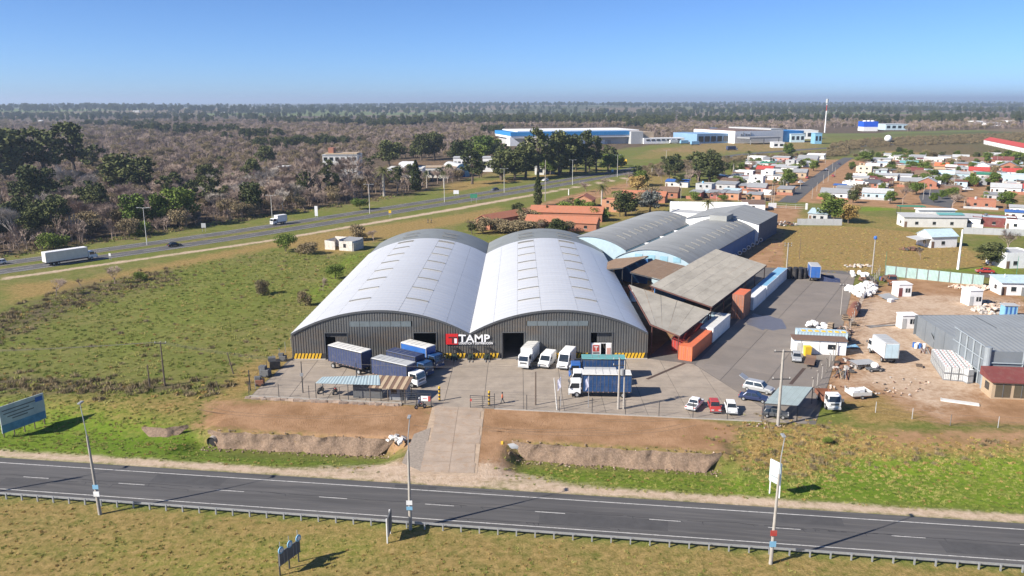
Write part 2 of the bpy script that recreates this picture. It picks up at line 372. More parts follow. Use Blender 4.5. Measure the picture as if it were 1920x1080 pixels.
D0 = SN(P(245, 907))[0]; NM = SN(P(245, 907))[1]
dash = MB().box(-1.7, 1.7, -.055, .055, 0, .004).mesh('lane_dash', PAINT)
STEP = (SN(P(612, 930))[0] - SN(P(232, 907))[0]) / 2
for k in range(-14, 22): inst('lane_dash', dash, road, S(D0 + k * STEP, NM, .054), math.atan2(RU.y, RU.x))
b = MB()
for a0, n0, ln in ((-20, NM + .3, 60), (38, NM + .25, 70), (95, NM + .2, 60), (60, NM - 2.6, 18), (12, 2.2 * NM / 2, 16), (76, NLOW - .7, 20), (50, .8, 14)):
    s = a0; n = n0; pts = []
    while s < a0 + ln:
        pts.append((s, n)); s += rng.uniform(.4, 1.1); n = n0 + (n - n0) * .8 + rng.uniform(-.09, .09)
        if rng.random() < .12:
            q = [S(s, n, .0545), S(s + .1, n, .0545), S(s + .3 + rng.uniform(-.3, .3), n - rng.uniform(.4, 1), .0545)]; b.add(q, [(0,1,2)])
    for (s0, m0), (s1, m1) in zip(pts, pts[1:]):
        if rng.random() < .85: b.quad(S(s0, m0-.04, .054), S(s1, m1-.04, .054), S(s1, m1+.04, .054), S(s0, m0+.04, .054))
b.build('crack', CRACK, road)['kind'] = 'stuff'
for s0, n0, l0, w0 in ((22, -2.4, 9, 2.6), (70, -5.6, 14, 2.4), (96, -2.0, 7, 2.2), (4, -5.8, 6, 2.2), (52, 0.1, 5, 1.0), (112, -5.9, 10, 2.3)):
    MB().add([S(s0, n0, .0525), S(s0 + l0, n0 + .05, .0525), S(s0 + l0 + .1, n0 + w0, .0525), S(s0 - .1, n0 + w0 - .05, .0525)], [(0,1,2,3)]).build('asphalt_patch', mt('asphalt_patch', (.064,.062,.062), .9, var=.2, scale=.8, bump=.2), road)
HW = PP([(-420,556),(-200,527),(0,500),(475,433.5),(860,373),(1022,347.5),(1230,312)])
def smooth(pts, n=10):
    out = []; q = [pts[0]] + pts + [pts[-1]]
    for i in range(1, len(q) - 2):
        for k in range(n):
            t_ = k / n; a, b_, c, d = q[i-1], q[i], q[i+1], q[i+2]
            out.append(.5 * ((2*b_) + (c-a)*t_ + (2*a-5*b_+4*c-d)*t_*t_ + (3*b_-a-3*c+d)*t_**3))
    return out + [pts[-1]]
HWC = smooth(HW, 8)
highway = struct(strip('highway', HWC, (-10.0, -1.9), .05, ASPH2))
struct(strip('highway_far_carriageway', HWC, (1.9, 9.6), .05, ASPH2))
for o in (-9.3, -2.5, 2.5, 8.9): strip('edge_line', HWC, (o - .12, o + .12), .058, PAINT if abs(o) > 5 else YPAINT, highway)
tot = 0
hd = MB().box(-2.5, 2.5, -.09, .09, 0, .004).mesh('lane_dash', PAINT)
for a, c in zip(HWC, HWC[1:]):
    d = (c - a); m_ = (a + c) / 2; nn = Vector((-d.y, d.x, 0)).normalized()
    for q in range(max(1, int(d.length / 12))):
        pp = a + d * ((q + .5) / max(1, int(d.length / 12)))
        for o in (-5.9, 5.7): inst('lane_dash', hd, highway, (pp + nn * o) + Vector((0, 0, .055)), math.atan2(d.y, d.x))
BR = smooth(PP([(1200,317),(1275,305),(1340,298),(1400,290),(1510,281.5),(1622,275),(1800,268),(2050,257),(2300,250)]), 6)
struct(strip('branch_road', BR, (-6, 6), .062, ASPH2))
STREET = [P(1475, 381), P(1530, 338), P(1575, 306), P(1592, 297)]
struct(strip('street', smooth(STREET, 4), (-4, 4), .05, ASPH2))
struct(strip('lane', PP([(1835,517),(1960,528),(2100,545)]), (-3, 3), .05, ASPH2))
struct(MB().slab(PP([(1728,384),(1722,370),(1735,357),(1800,357),(1790,372),(1782,392)])[::-1], .02).build('parking_court', ASPH2, loc=(0,0,.05)))
# ------------------------------------------------------------------ yard and drive
def clip(poly, conv):
    for i in range(len(conv)):
        a, b_ = conv[i], conv[(i+1) % len(conv)]; out = []
        f = lambda p: (b_[0]-a[0])*(p[1]-a[1]) - (b_[1]-a[1])*(p[0]-a[0])
        for j in range(len(poly)):
            p, q = poly[j], poly[(j+1) % len(poly)]; fp, fq = f(p), f(q)
            if fp >= 0: out.append(p)
            if fp * fq < 0: k = fp / (fp - fq); out.append((p[0]+(q[0]-p[0])*k, p[1]+(q[1]-p[1])*k))
        poly = out
        if len(poly) < 3: return []
    return poly
SLAB = mt('yard_concrete', (.3,.25,.198), .9, var=.2, scale=.35, bump=.15, bscale=8, rnd=.07, dirt=(.2,.175,.15), dirtamt=.55)
SLAB2 = mt('yard_screed', (.2,.172,.146), .85, var=.16, scale=.18, bump=.15, bscale=8, rnd=.06, dirt=(.15,.14,.13), dirtamt=.5)
FL, FR = P(466, 744), P(1528, 797)                 # front fence line
yard = struct(MB().slab([(FL.x, FL.y, .03), (FR.x, FR.y, .03), (54, 131, .03), (91, 212, .03), (66, 218, .03), (24, 139, .03), (-41, 139, .03)], .2).build('yard', mt('joint_fill', (.12,.11,.1), .9)))
front = [(FL.x, FL.y), (FR.x - 4, FR.y + .55), (30.6, 133.6), (23.4, 136.6), (-40.6, 136.6)]
k = 0
for i in range(14):
    for j in range(6):
        x0, y0 = -42 + i * 6.1, 106 + j * 5.3
        q = clip([(x0+.04, y0+.04), (x0+6.06, y0+.04), (x0+6.06, y0+5.26), (x0+.04, y0+5.26)], front)
        if q: MB().slab([(a, c, .06) for a, c in q], .03).build('slab', SLAB, yard)
for i in range(3):
    for j in range(9):
        u0, w0 = [0.15, 7.2, 14.2][i], -26 + j * 13
        uu = [7.1, 14.1, 23][i]; q = [(U(u0, w0).x, U(u0, w0).y), (U(uu, w0).x, U(uu, w0).y), (U(uu, w0+12.9).x, U(uu, w0+12.9).y), (U(u0, w0+12.9).x, U(u0, w0+12.9).y)]
        q = clip(q, [(30.9, 133.4), (FR.x - 3.9, FR.y + .6), (FR.x, FR.y), (54, 131), (91, 211), (72, 212)])
        if q: MB().slab([(a, c, .062) for a, c in q], .03).build('slab', SLAB2, yard)
for a, c in (((1212,712),(1283,682)), ((1481,722),(1507,692))):
    pa, pc = P(*a), P(*c); strip('drain_channel', [pa, pc], (-.3, .3), .068, mt('drain_rust', (.07,.045,.035), .9, bump=.4, bscale=20), yard)
WET = mt('damp_stain', (.13,.125,.135), .35, var=.15, scale=.8)
b = MB(); c0 = P(1432, 606); st = [(c0.x + (4.2 + rng.uniform(-.9, .9)) * math.cos(a*.3142), c0.y + (6.2 + rng.uniform(-1.4, 1.4)) * math.sin(a*.3142), .067) for a in range(20)]
b.add(st, [tuple(range(20))]).build('damp_stain', WET, yard)
drive = struct(MB().slab(PP([(812,752),(908,760),(893,888),(880,893),(768,886),(800,800)])[::-1], .2).build('driveway', mt('drive_base', (.4,.3,.21), .95, var=.25, scale=1.2, bump=.3), loc=(0,0,.02)))
dl, dr = (P(815,750), P(790,885)), (P(905,758), P(890,888))
for j in range(8):
    for i in range(2):
        w0_, w1_ = (rng.uniform(-.05, .06) if i == 0 else 0), (rng.uniform(-.06, .05) if i == 1 else 0)
        f = lambda a, h: [dl[0].lerp(dl[1], a).lerp(dr[0].lerp(dr[1], a), h)]
        a0, a1, h0, h1 = j/8 + .002, (j+1)/8 - .002, i/2 + .003 + w0_, (i+1)/2 - .003 + w1_
        q = f(a0, h0) + f(a1, h0) + f(a1, h1) + f(a0, h1)
        MB().slab([(p.x, p.y, .035) for p in q], .02).build('slab', mt('drive_concrete', (.35,.275,.21), .92, var=.18, scale=.5, bump=.2, rnd=.06, dirt=(.33,.22,.135), dirtamt=.95), drive)
struct(MB().slab(PP([(775,814),(806,802),(790,885),(752,868)])[::-1], .03).build('gravel_apron', mt('gravel', (.3,.25,.2), .95, var=.3, scale=3, bump=.6, bscale=25), loc=(0,0,.05)))
# earth banks: rough cut faces between the dirt platforms and the ditch
from mathutils import noise as mnoise
SOIL = mt('cut_soil', (.21,.145,.1), .95, var=.45, scale=3.2, bump=1.0, bscale=7, dirt=(.36,.27,.2), dirtamt=.8)
def bank(a, b_, depth, lab, run=1.3):
    m = MB(); n = int((b_ - a).length / .4); rows = 9; d = (b_ - a).normalized(); nn = Vector((d.y, -d.x, 0)); vs = []
    for i in range(n + 1):
        p = a.lerp(b_, i / n); en = min(1, min(i, n - i) / 6)
        for j in range(rows):
            f = j / (rows - 1); jit = (mnoise.noise(Vector((i*.33, f*1.6, a.x))) * .35 + mnoise.noise(Vector((i*.9, f*4.5, a.x))) * .28 + mnoise.noise(Vector((i*.11, f*.5, a.y))) * .5 + rng.uniform(-.05, .05)) * en
            z = .1 - (depth + .2) * f * (.25 + .75 * en) + mnoise.noise(Vector((i*.3, f*2, 5))) * .15
            q = p + nn * (run * f ** 1.3 * en + jit + .5 * en); vs.append((q.x, q.y, z))
    m.add(vs, [(i*rows+j, i*rows+j+1, (i+1)*rows+j+1, (i+1)*rows+j) for i in range(n) for j in range(rows-1)])
    o = m.build('earth_bank', SOIL, smooth=True); o['kind'] = 'structure'; return o
for a, c in BANKS: bank(a, c, 2.0, '')
bank(P(264, 800), P(352, 797), 1.5, '', 1.6)
TRK = mt('tyre_track', (.24,.15,.085), .95, var=.3, scale=2)
for cx_, cy_, r_, a0, a1 in ((1090, 815, 13, 200, 330), (1180, 800, 9, 250, 350), (600, 775, 16, 215, 300), (1010, 790, 20, 230, 290)):
    c0 = P(cx_, cy_)
    for o_ in (0, 1.7): strip('tyre_track', [(c0.x + (r_ + o_) * math.cos(R(a0 + (a1 - a0) * i / 24)) * 1.3, c0.y + 7 + (r_ + o_) * .5 * math.sin(R(a0 + (a1 - a0) * i / 24))) for i in range(25)], (-.09, .09), .012, TRK, ground)
# ------------------------------------------------------------------ the two vaulted warehouses
X0, XV, X1, YF, YM, YB = -40.6, -8.8, 23.0, 136.9, 213.0, 231.0
EZ, RISE, HALF = 4.75, 4.3, 15.9
ROOFM = mt('galvanised_roof', (.64,.64,.63), .38, .22, var=.06, scale=.8, dirt=(.48,.48,.46), dirtamt=.4, rnd=.02, stretch=(.06,.9,.06))
ROOFO = mt('aged_roof', (.25,.265,.255), .6, .3, var=.12, scale=.15, dirt=(.16,.16,.14), dirtamt=.5)
WALLM = mt('ribbed_wall', (.135,.135,.13), .45, .3, var=.3, scale=.2, dirt=(.2,.14,.085), dirtamt=.6, stretch=(.35,1,.9))
TRIM = mt('flashing', (.12,.125,.13), .5, .4)
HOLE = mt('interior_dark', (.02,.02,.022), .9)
YEL = mt('hazard_yellow', (.72,.43,.02), .7, var=.15, scale=2, dirt=(.2,.15,.06), dirtamt=.4)
RR = (HALF**2 + RISE**2) / (2 * RISE)
def arcz(dx, sc=1.0): return EZ + (math.sqrt(max(0, RR**2 - dx*dx)) - (RR - RISE)) * sc
def roof_sheet(xa, xb, cx, y0, y1, mat, parent, name, ov=.0, dz=0., n=8, rib=.0, sc=1.0):
    m = MB(); vs = []; rows = max(2, int((y1 - y0) / 1.0)) if rib else 1
    for j in range(rows * 2 if rib else 2):
        y = y0 + (y1 - y0) * (j / (rows * 2 - 1) if rib else j); up = rib if (j % 4 in (1, 2)) else 0
        for i in range(n + 1):
            x = xa + (xb - xa) * i / n; vs.append((x, y, arcz(x - cx, sc) + dz + up))
    rws = rows * 2 if rib else 2
    m.add(vs, [(j*(n+1)+i, j*(n+1)+i+1, (j+1)*(n+1)+i+1, (j+1)*(n+1)+i) for j in range(rws-1) for i in range(n)])
    lo = [(v[0], v[1], v[2] - .12) for v in vs if v[1] in (y0,)] 
    return m.build(name, mat, parent, smooth=not rib)
def vault(cx, label, doors, strips_w, name='vaulted_warehouse'):
    t = thing(name, label, 'warehouse', (0,0,0), 0, 'twin vaulted warehouses')
    # ribbed gable wall, cut round the door openings and the window strip
    pitch = .46; n = int(2 * HALF / pitch); m = MB()
    cuts = doors + strips_w
    for i in range(n):
        xa = cx - HALF + i * 2 * HALF / n; xb = xa + 2 * HALF / n; xm = (xa + xb) / 2
        segs = [(0.0, None)]
        zz = [(0.0, 99.0)]
        for (c0, c1, z0, z1) in cuts:
            if c0 - .01 < xm < c1 + .01:
                nz = []
                for a, c in zz:
                    if z0 > a: nz.append((a, min(c, z0)))
                    if z1 < c: nz.append((max(a, z1), c))
                zz = [q for q in nz if q[1] - q[0] > .02]
        xs_ = [(xa, YF), (xa + pitch*.5, YF), (xa + pitch*.6, YF + .07), (xb - pitch*.1, YF + .07), (xb, YF)]
        for a, c in zz:
            for (p, yp), (q, yq) in zip(xs_, xs_[1:]):
                tp, tq = min(c, arcz(p - cx) - .02), min(c, arcz(q - cx) - .02)
                if tp > a: m.add([(p, yp, a), (q, yq, a), (q, yq, max(a, tq)), (p, yp, tp)], [(0,1,2,3)])
    m.build('gable_wall', WALLM, t)
    m = MB(); ar = [(cx - HALF + 2*HALF*i/30, ) for i in range(31)]
    vs = []
    for (x,) in ar: z = arcz(x - cx); vs += [(x, YF - .18, z + .05), (x, YF - .18, z - .3), (x, YF + .2, z + .05)]
    m.add(vs, [(3*i, 3*i+1, 3*i+4, 3*i+3) for i in range(30)] + [(3*i, 3*i+3, 3*i+5, 3*i+2) for i in range(30)]).build('verge_trim', TRIM, t)
    cutx = [-HALF, -11.6, -7.4, -3.1, 3.4, 7.7, 11.8, HALF]
    for a, c in zip(cutx, cutx[1:]):
        roof_sheet(cx + a + .015, cx + c - .015, cx, YF - .15, YM, ROOFM, t, 'roof_sheet', dz=.08 + (.025 if abs(a + c) < 9 else 0), n=7, rib=.03)
    roof_sheet(cx - HALF, cx + HALF, cx, YM, YB, ROOFO, t, 'rear_roof', dz=-.12, n=26)
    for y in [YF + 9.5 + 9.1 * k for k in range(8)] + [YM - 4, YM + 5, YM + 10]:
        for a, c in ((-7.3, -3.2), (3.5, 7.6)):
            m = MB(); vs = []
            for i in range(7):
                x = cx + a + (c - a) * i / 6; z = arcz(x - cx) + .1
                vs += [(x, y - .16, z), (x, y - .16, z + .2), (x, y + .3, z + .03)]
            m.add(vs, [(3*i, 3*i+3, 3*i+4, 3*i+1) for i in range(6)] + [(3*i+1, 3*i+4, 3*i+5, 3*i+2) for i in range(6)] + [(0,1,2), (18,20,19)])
            m.build('roof_vent', mt('vent_shadow_tone', (.2,.195,.18), .7), t)  # raised vent strip; its shadow line is painted in as dark colour
    for sx in (-1, 1):
        x = cx + sx * (HALF - .02); MB().box(x - .06, x + .06, YF + .1, YB, 0, EZ - .05).build('side_wall', WALLM, t)
    m = MB(); vs = [(cx - HALF, YB, 0)] + [(cx - HALF + 2*HALF*i/24, YB, arcz(-HALF + 2*HALF*i/24) - .15) for i in range(25)] + [(cx + HALF, YB, 0)]
    m.add(vs, [tuple(range(len(vs)))]).build('rear_wall', WALLM, t)
    for (c0, c1, z0, z1) in strips_w:
        for k in range(6):
            a = c0 + (c1 - c0) * k / 6; MB().box(a + .03, a + (c1 - c0) / 6 - .03, YF + .02, YF + .1, z0, z1).build('window_pane', mt('wire_glass', (.17,.2,.21), .3, .1, var=.12), t)
    for i, (c0, c1, z0, z1) in enumerate(doors):
        d = MB(); d.box(c0 - .14, c0, YF - .06, YF + .2, 0, z1 + .14); d.box(c1, c1 + .14, YF - .06, YF + .2, 0, z1 + .14); d.box(c0, c1, YF - .06, YF + .2, z1, z1 + .14)
        d.build('door_frame', TRIM, t)
    MB().box(cx - HALF + .3, cx + HALF - .3, YF + .3, YB - .3, 0.035, .08).build('floor', mt('inner_floor', (.2,.19,.18), .8), t)
    return t
def fx(px): return (px - VX) * (136.9 * math.cos(PITCH) + 10.2) / F
dl_ = [(fx(611), fx(652), 0, ZY(624, YF)), (fx(776), fx(818), 0, ZY(624, YF))]
dr_ = [(fx(941), fx(982), 0, ZY(624, YF)), (fx(1106), fx(1146), 0, ZY(624, YF))]
VL = vault((X0 + XV) / 2, 'left of the twin arched-roof warehouses, with the red square sign at its right end', dl_, [(fx(657), fx(772), ZY(612, YF), ZY(602, YF))])
VR = vault((XV + X1) / 2, 'right of the twin arched-roof warehouses, with the small office in its right doorway', dr_, [(fx(987), fx(1101), ZY(611, YF), ZY(602, YF))])
MB().box(XV - .45, XV + .45, YF - .1, YB, EZ - .25, EZ - .1).build('valley_gutter', mt('gutter', (.13,.125,.12), .7), VL)
# door leaves half shut in the first doorway, office front in the last
c0, c1, _, z1 = dl_[0]
m = MB()
for k in range(8): xk = c0 + (c1 - c0) * (.45 + .55 * k / 8); m.box(xk, xk + (c1 - c0) * .055, YF + .25, YF + .3, 0, z1 - .75)
m.build('sliding_door', WALLM, VL); MB().box(c0, c1, YF + .35, YF + .4, z1 - .8, z1).build('door_lintel', DSTEEL, VL)
c0, c1, _, z1 = dr_[1]; zo = ZY(645, YF)
MB().box(c0 + .05, c0 + (c1-c0)*.48, YF + .1, YF + .2, 0.06, zo).build('office_panel', C('white'), VR)
MB().box(c0 + (c1-c0)*.72, c1 - .05, YF + .1, YF + .2, 0.06, zo).build('office_panel', C('white'), VR)
MB().box(c0 + .4, c0 + (c1-c0)*.4, YF + .05, YF + .1, 1.35, zo - .25).build('office_logo', C('red'), VR)
m = MB(); m.box(c0 + .62, c0 + 1.35, YF + .03, YF + .05, 2.15, 2.3); m.box(c0 + .93, c0 + 1.07, YF + .03, YF + .05, 1.55, 2.15); m.build('office_logo_mark', C('white'), VR)
m = MB(); m.box(c0 + .4, c0 + 1.6, YF + .05, YF + .09, .95, 1.2); m.build('office_lettering', DSTEEL, VR)
MB().box(c0, c1, YF + .22, YF + .3, zo, zo + .12).build('office_roof', C('white'), VR)
m = MB()
for k in range(6): xk = c0 + (c1-c0)*(.3 + .7*k/6); m.box(xk, xk + .5, YF + .5, YF + .54, zo + .2, z1)
m.build('sliding_door', WALLM, VR)
MB().box(c0 + (c1-c0)*.76, c1 - .25, YF + .06, YF + .1, .3, 2.0).build('notice_board', C('pink'), VR)
# hazard band along the base
blk = MB(); st = MB().add([(0,0,0),(.4,0,0),(.75,0,1.08),(.35,0,1.08),(0,.06,0),(.4,.06,0),(.75,.06,1.08),(.35,.06,1.08)], [(0,1,2,3),(3,2,6,7),(0,3,7,4),(1,5,6,2)]).mesh('hazard_stripe', YEL)
for par, spans in ((VL, ((549, 611), (818, 880))), (VR, ((880, 940), (1008, 1106), (1147, 1213)))):
    for a, c in spans:
        xa, xb = fx(a) + .1, fx(c) - .1
        MB().box(xa, xb, YF - .09, YF - .03, .05, 1.12).build('hazard_band', mt('band_black', (.03,.03,.03), .8), par)
        n = int((xb - xa - .25) / .62)
        for k in range(n): inst('hazard_stripe', st, par, (xa + .02 + k * .62, YF - .16, .06))
        MB().box(xa - .05, xb + .05, YF - .55, YF - .09, .03, .16).build('plinth_kerb', CONC, par)
# the company sign
def text(name, body, size, mat, parent, loc, ext=.03, off=0., rot=(R(90),0,0), sx=1.0, align='LEFT'):
    c = bpy.data.curves.new(name, 'FONT'); c.body = body; c.size = size; c.extrude = ext; c.offset = off; c.align_x = align; c.materials.append(mat)
    tmp = bpy.data.objects.new(name, c); COL.objects.link(tmp); bpy.context.view_layer.update()
    me_ = bpy.data.meshes.new_from_object(tmp.evaluated_get(bpy.context.evaluated_depsgraph_get())); bpy.data.objects.remove(tmp); me_.name = name
    o = bpy.data.objects.new(name, me_); COL.objects.link(o); o.parent = parent; o.location = loc; o.rotation_euler = rot; o.scale = (sx, 1, 1); return o
SIGNW = mt('sign_white', (.85,.85,.85), .5, var=.03); SIGNR = mt('sign_red', (.62,.02,.02), .5, var=.05)
sg = thing('company_sign', 'red square emblem and raised white lettering TAMP between the twin warehouses', 'sign', (0, 0, 0))
sx0, sx1, szt, szb = fx(836), fx(858.5), ZY(625.5, YF), ZY(645, YF)
MB().box(sx0, sx1, YF - .22, YF - .06, szb, szt).build('emblem', SIGNR, sg)
m = MB(); h_ = szt - szb; w_ = sx1 - sx0
m.box(sx0 + w_*.22, sx0 + w_*.92, YF - .26, YF - .22, szb + h_*.62, szb + h_*.74); m.box(sx0 + w_*.5, sx0 + w_*.64, YF - .26, YF - .22, szb + h_*.12, szb + h_*.62)
m.build('emblem_mark', mt('emblem_grey', (.1,.02,.02), .6), sg)
m = MB(); m.box(sx0 + w_*.7, sx0 + w_*.92, YF - .26, YF - .22, szb + h_*.12, szb + h_*.58); m.build('emblem_mark', SIGNW, sg)
tx = sx1 + .12
text('lettering', 'TAMP', 1.92, SIGNW, sg, (tx, YF - .14, ZY(640.5, YF)), .08, .035, sx=1.13)
text('lettering', 'LOGISTICA Y DISTRIBUCION', .55, SIGNW, sg, (tx, YF - .14, ZY(644.8, YF)), .05, .012, sx=.86)
# ------------------------------------------------------------------ eastern sheds
ROOFG = mt('fibre_roof', (.36,.33,.275), .85, .0, var=.2, scale=.6, dirt=(.2,.18,.15), dirtamt=.6, stretch=(.5,.25,.5), mrot=-A2, rnd=.06)
ROOFV = mt('vault_sheet', (.31,.315,.3), .65, .15, var=.16, scale=.5, dirt=(.2,.2,.18), dirtamt=.6, stretch=(.1,.7,.1), mrot=-A2, rnd=.05)
BROWNR = mt('rust_roof', (.2,.135,.09), .85, .1, var=.2, scale=.5, dirt=(.3,.24,.18), dirtamt=.4)
BLUEW = mt('blue_sheet', (.03,.12,.3), .6, .1, var=.15, scale=.4)
PALEW = mt('pale_blue_sheet', (.36,.47,.53), .6, .1, var=.12, scale=.4, dirt=(.3,.32,.32), dirtamt=.4)
def corr(m, a, b_, c, d, n, dep):  # corrugated sheet: ribs run from edge a-b to edge d-c
    a, b_, c, d = map(Vector, (a, b_, c, d)); nr = (b_ - a).cross(d - a).normalized(); vs = []
    for i in range(n + 1):
        o = nr * (dep if i % 2 else 0); f = i / n; vs += [a.lerp(b_, f) + o, d.lerp(c, f) + o]
    m.add(vs, [(2*i, 2*i+2, 2*i+3, 2*i+1) for i in range(n)])
def shed(name, label, cat, corners, posts, roofm, post_r=.1, under=None, strips=6, edge=DSTEEL):
    t = thing(name, label, cat, corners[0] * 0)
    a, b_, c, d = corners
    for k in range(strips):   # roof laid in courses
        f0, f1 = k / strips, (k + 1) / strips - .004; m = MB()
        corr(m, a.lerp(d, f0), b_.lerp(c, f0), b_.lerp(c, f1) + Vector((0,0,.02)), a.lerp(d, f1) + Vector((0,0,.02)), int((b_ - a).length / .3), .06)
        m.build('roof_sheet', roofm, t)
    m = MB()
    for p, q in ((a, b_), (b_, c), (c, d), (d, a)): m.tube([p - Vector((0,0,.2)), q - Vector((0,0,.2))], .13, 4)
    m.build('roof_frame', edge, t)
    for p in posts: MB().tube([(p.x, p.y, 0), p - Vector((0,0,.15))], post_r, 6).build('post', edge, t)
    return t
def zA(u): return 4.2 + (-2.6 - u) * .25
a_, b_, c_, d_ = U(-2.6, .8, 4.2), U(-2.6, 20, 4.2), U(-15, 20, zA(-15)), U(-8.5, 1.5, zA(-8.5))
RF = mt('red_frame', (.12,.05,.04), .8)
sA = shed('lean_to_shed', 'tapering grey sheet lean-to roof wedged against the right arched warehouse', 'shed', [a_, b_, U(-20.4, 20.6, 7.6), U(-8.2, .9, zA(-8.2))], [U(-2.9, 1, zA(-2.9)), U(-2.9, 10, zA(-2.9)), U(-8, 1.2, zA(-8)), U(-2.9, 19.7, zA(-2.9))], ROOFG, strips=5, edge=RF)
sB = shed('open_shed', 'large grey sheet canopy roof behind the row of white containers', 'shed', [U(-2.5, 20.2, 5.2), U(-2.5, 67.5, 5.2), U(-15.5, 67.5, 8.1), U(-15.5, 20.2, 8.1)], [U(-2.8, w, 5.2) for w in (20.6, 30, 39, 48, 57, 67)] + [U(-15.2, w, 8) for w in (20.6, 36, 52, 67)], ROOFG, strips=6, edge=RF)
MB().hexa([U(-15.3, 22), U(-15.1, 22), U(-15.1, 67), U(-15.3, 67)], [U(-15.3, 22, 7.9), U(-15.1, 22, 7.9), U(-15.1, 67, 7.9), U(-15.3, 67, 7.9)]).build('back_wall', BLUEW, sB)
shed('brown_roof_shed', 'low brown rusted roof beside the pale blue curved gable, right one', 'shed', [U(-16.5, 38, 5.0), U(-16.5, 55, 5.2), U(-27, 55, 6.6), U(-27, 38, 6.4)], [U(-16.8, 38.5, 5), U(-26.7, 38.5, 6.4), U(-26.7, 54, 6.4), U(-16.8, 54, 5)], BROWNR, strips=3)
s_ = shed('brown_roof_shed', 'low brown rusted roof with blue wall under it, next to the arched warehouse', 'shed', [U(-30, 41, 6.6), U(-30, 58, 6.6), U(-39, 58, 5), U(-39, 41, 5)], [U(-30.3, 41.5, 6.5), U(-38.7, 41.5, 5), U(-30.3, 57, 6.5), U(-38.7, 57, 5)], BROWNR, strips=3)
MB().hexa([U(-38, 55), U(-29, 55), U(-29, 55.2), U(-38, 55.2)], [U(-38, 55, 5), U(-29, 55, 6.4), U(-29, 55.2, 6.4), U(-38, 55.2, 5)]).build('wall', BLUEW, s_)
MB().hexa([U(-26, 50), U(-17, 50), U(-17, 50.2), U(-26, 50.2)], [U(-26, 50, 4.8), U(-17, 50, 4.8), U(-17, 50.2, 4.8), U(-26, 50.2, 4.8)]).build('block_wall', PALEW, s_)
for (u, w, r, h, mm, lb) in ((-28.5, 37.5, 1.2, 2.6, 'rust', 'rusty brown cone-topped tank in the gap between warehouse and sheds'), (-25.2, 36, .9, 2.4, 'white', 'small white tank in the gap between warehouse and sheds')):
    t = thing('storage_tank', lb, 'tank', U(u, w)); MB().tube([(0,0,.2),(0,0,h)], r, 16).build('body', C(mm), t, smooth=False); MB().tube([(0,0,h),(0,0,h+.6)], r*1.02, 16, r1=.15).build('lid', C(mm), t)
def vault2(name, label, u0, u1, w0, w1, ez, rise, side_r, gable):
    t = thing(name, label, 'warehouse'); half = (u1 - u0) / 2; cu = (u0 + u1) / 2; rr = (half**2 + rise**2) / (2 * rise)
    az = lambda u: ez + math.sqrt(max(0, rr*rr - (u-cu)**2)) - (rr - rise)
    N = 22; cols = [-1, -.45, .1, .55, 1]
    for ka, kb in zip(cols, cols[1:]):
        m = MB(); ua, ub = cu + ka*half + .01, cu + kb*half - .01; n = 8; rws = int((w1 - w0) / 1.5); vs = []
        for j in range(rws + 1):
            for i in range(n + 1):
                u = ua + (ub - ua) * i / n; vs.append(U(u, w0 - .3 + (w1 - w0 + .3) * j / rws, az(u) + .08 + .03 * (j % 2)))
        m.add(vs, [(j*(n+1)+i, j*(n+1)+i+1, (j+1)*(n+1)+i+1, (j+1)*(n+1)+i) for j in range(rws) for i in range(n)]).build('roof_sheet', ROOFV, t)
    m = MB(); g = [U(u0, w0, 0)] + [U(u0 + 2*half*i/24, w0, az(u0 + 2*half*i/24)) for i in range(25)] + [U(u1, w0, 0)]
    m.add(g, [tuple(range(len(g)))[::-1]]).build('gable_wall', gable, t)
    m = MB(); g = [U(u0, w1, 0)] + [U(u0 + 2*half*i/24, w1, az(u0 + 2*half*i/24)) for i in range(25)] + [U(u1, w1, 0)]
    m.add(g, [tuple(range(len(g)))]).build('rear_wall', gable, t)
    for u, mm in ((u0, gable), (u1, side_r)):
        m = MB(); corr(m, U(u, w0), U(u, w1), U(u, w1, ez), U(u, w0, ez), int((w1-w0)/.5), .08); m.build('side_wall', mm, t)
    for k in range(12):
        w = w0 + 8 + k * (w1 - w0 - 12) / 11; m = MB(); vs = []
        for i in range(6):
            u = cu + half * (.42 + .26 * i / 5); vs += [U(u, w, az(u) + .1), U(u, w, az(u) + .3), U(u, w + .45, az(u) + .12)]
        m.add(vs, [(3*i, 3*i+3, 3*i+4, 3*i+1) for i in range(5)] + [(3*i+1, 3*i+4, 3*i+5, 3*i+2) for i in range(5)]).build('roof_vent', mt('vent_shadow_tone'), t)  # same dark colour, standing in for the shadow line of each vent
    return t, az
tM, azM = vault2('curved_warehouse', 'long grey curved-roof warehouse with bright blue side wall behind the canopy shed', -39.5, -19, 59, 125, 5, 3.0, BLUEW, PALEW)
for k in range(4):
    u = -34 + k * 3.4; MB().hexa([U(u, 58.9, 5.4), U(u+2, 58.9, 5.4), U(u+2, 58.98, 5.4), U(u, 58.98, 5.4)], [U(u, 58.9, 6.7), U(u+2, 58.9, 6.7), U(u+2, 58.98, 6.7), U(u, 58.98, 6.7)]).build('window', mt('pale_pane', (.25,.42,.5), .3), tM)
tL, azL = vault2('curved_warehouse', 'long grey curved-roof warehouse next to the orange tiled houses', -62, -41, 70, 131, 5, 3.0, PALEW, PALEW)
for w in (84, 97, 110):
    MB().hexa([U(-41.2, w, 4.6), U(-39.3, w, 4.6), U(-39.3, w+1.4, 4.6), U(-41.2, w+1.4, 4.6)], [U(-41.2, w, 5.0), U(-39.3, w, 5.0), U(-39.3, w+1.4, 5.0), U(-41.2, w+1.4, 5.0)]).build('gutter_bridge', C('white'), tL)
t = thing('high_bay', 'taller grey gabled bay with dark blue wall closing the curved warehouse', 'warehouse')
ua, ub, uc, w0, w1 = -42, -29.5, -18, 125.3, 153
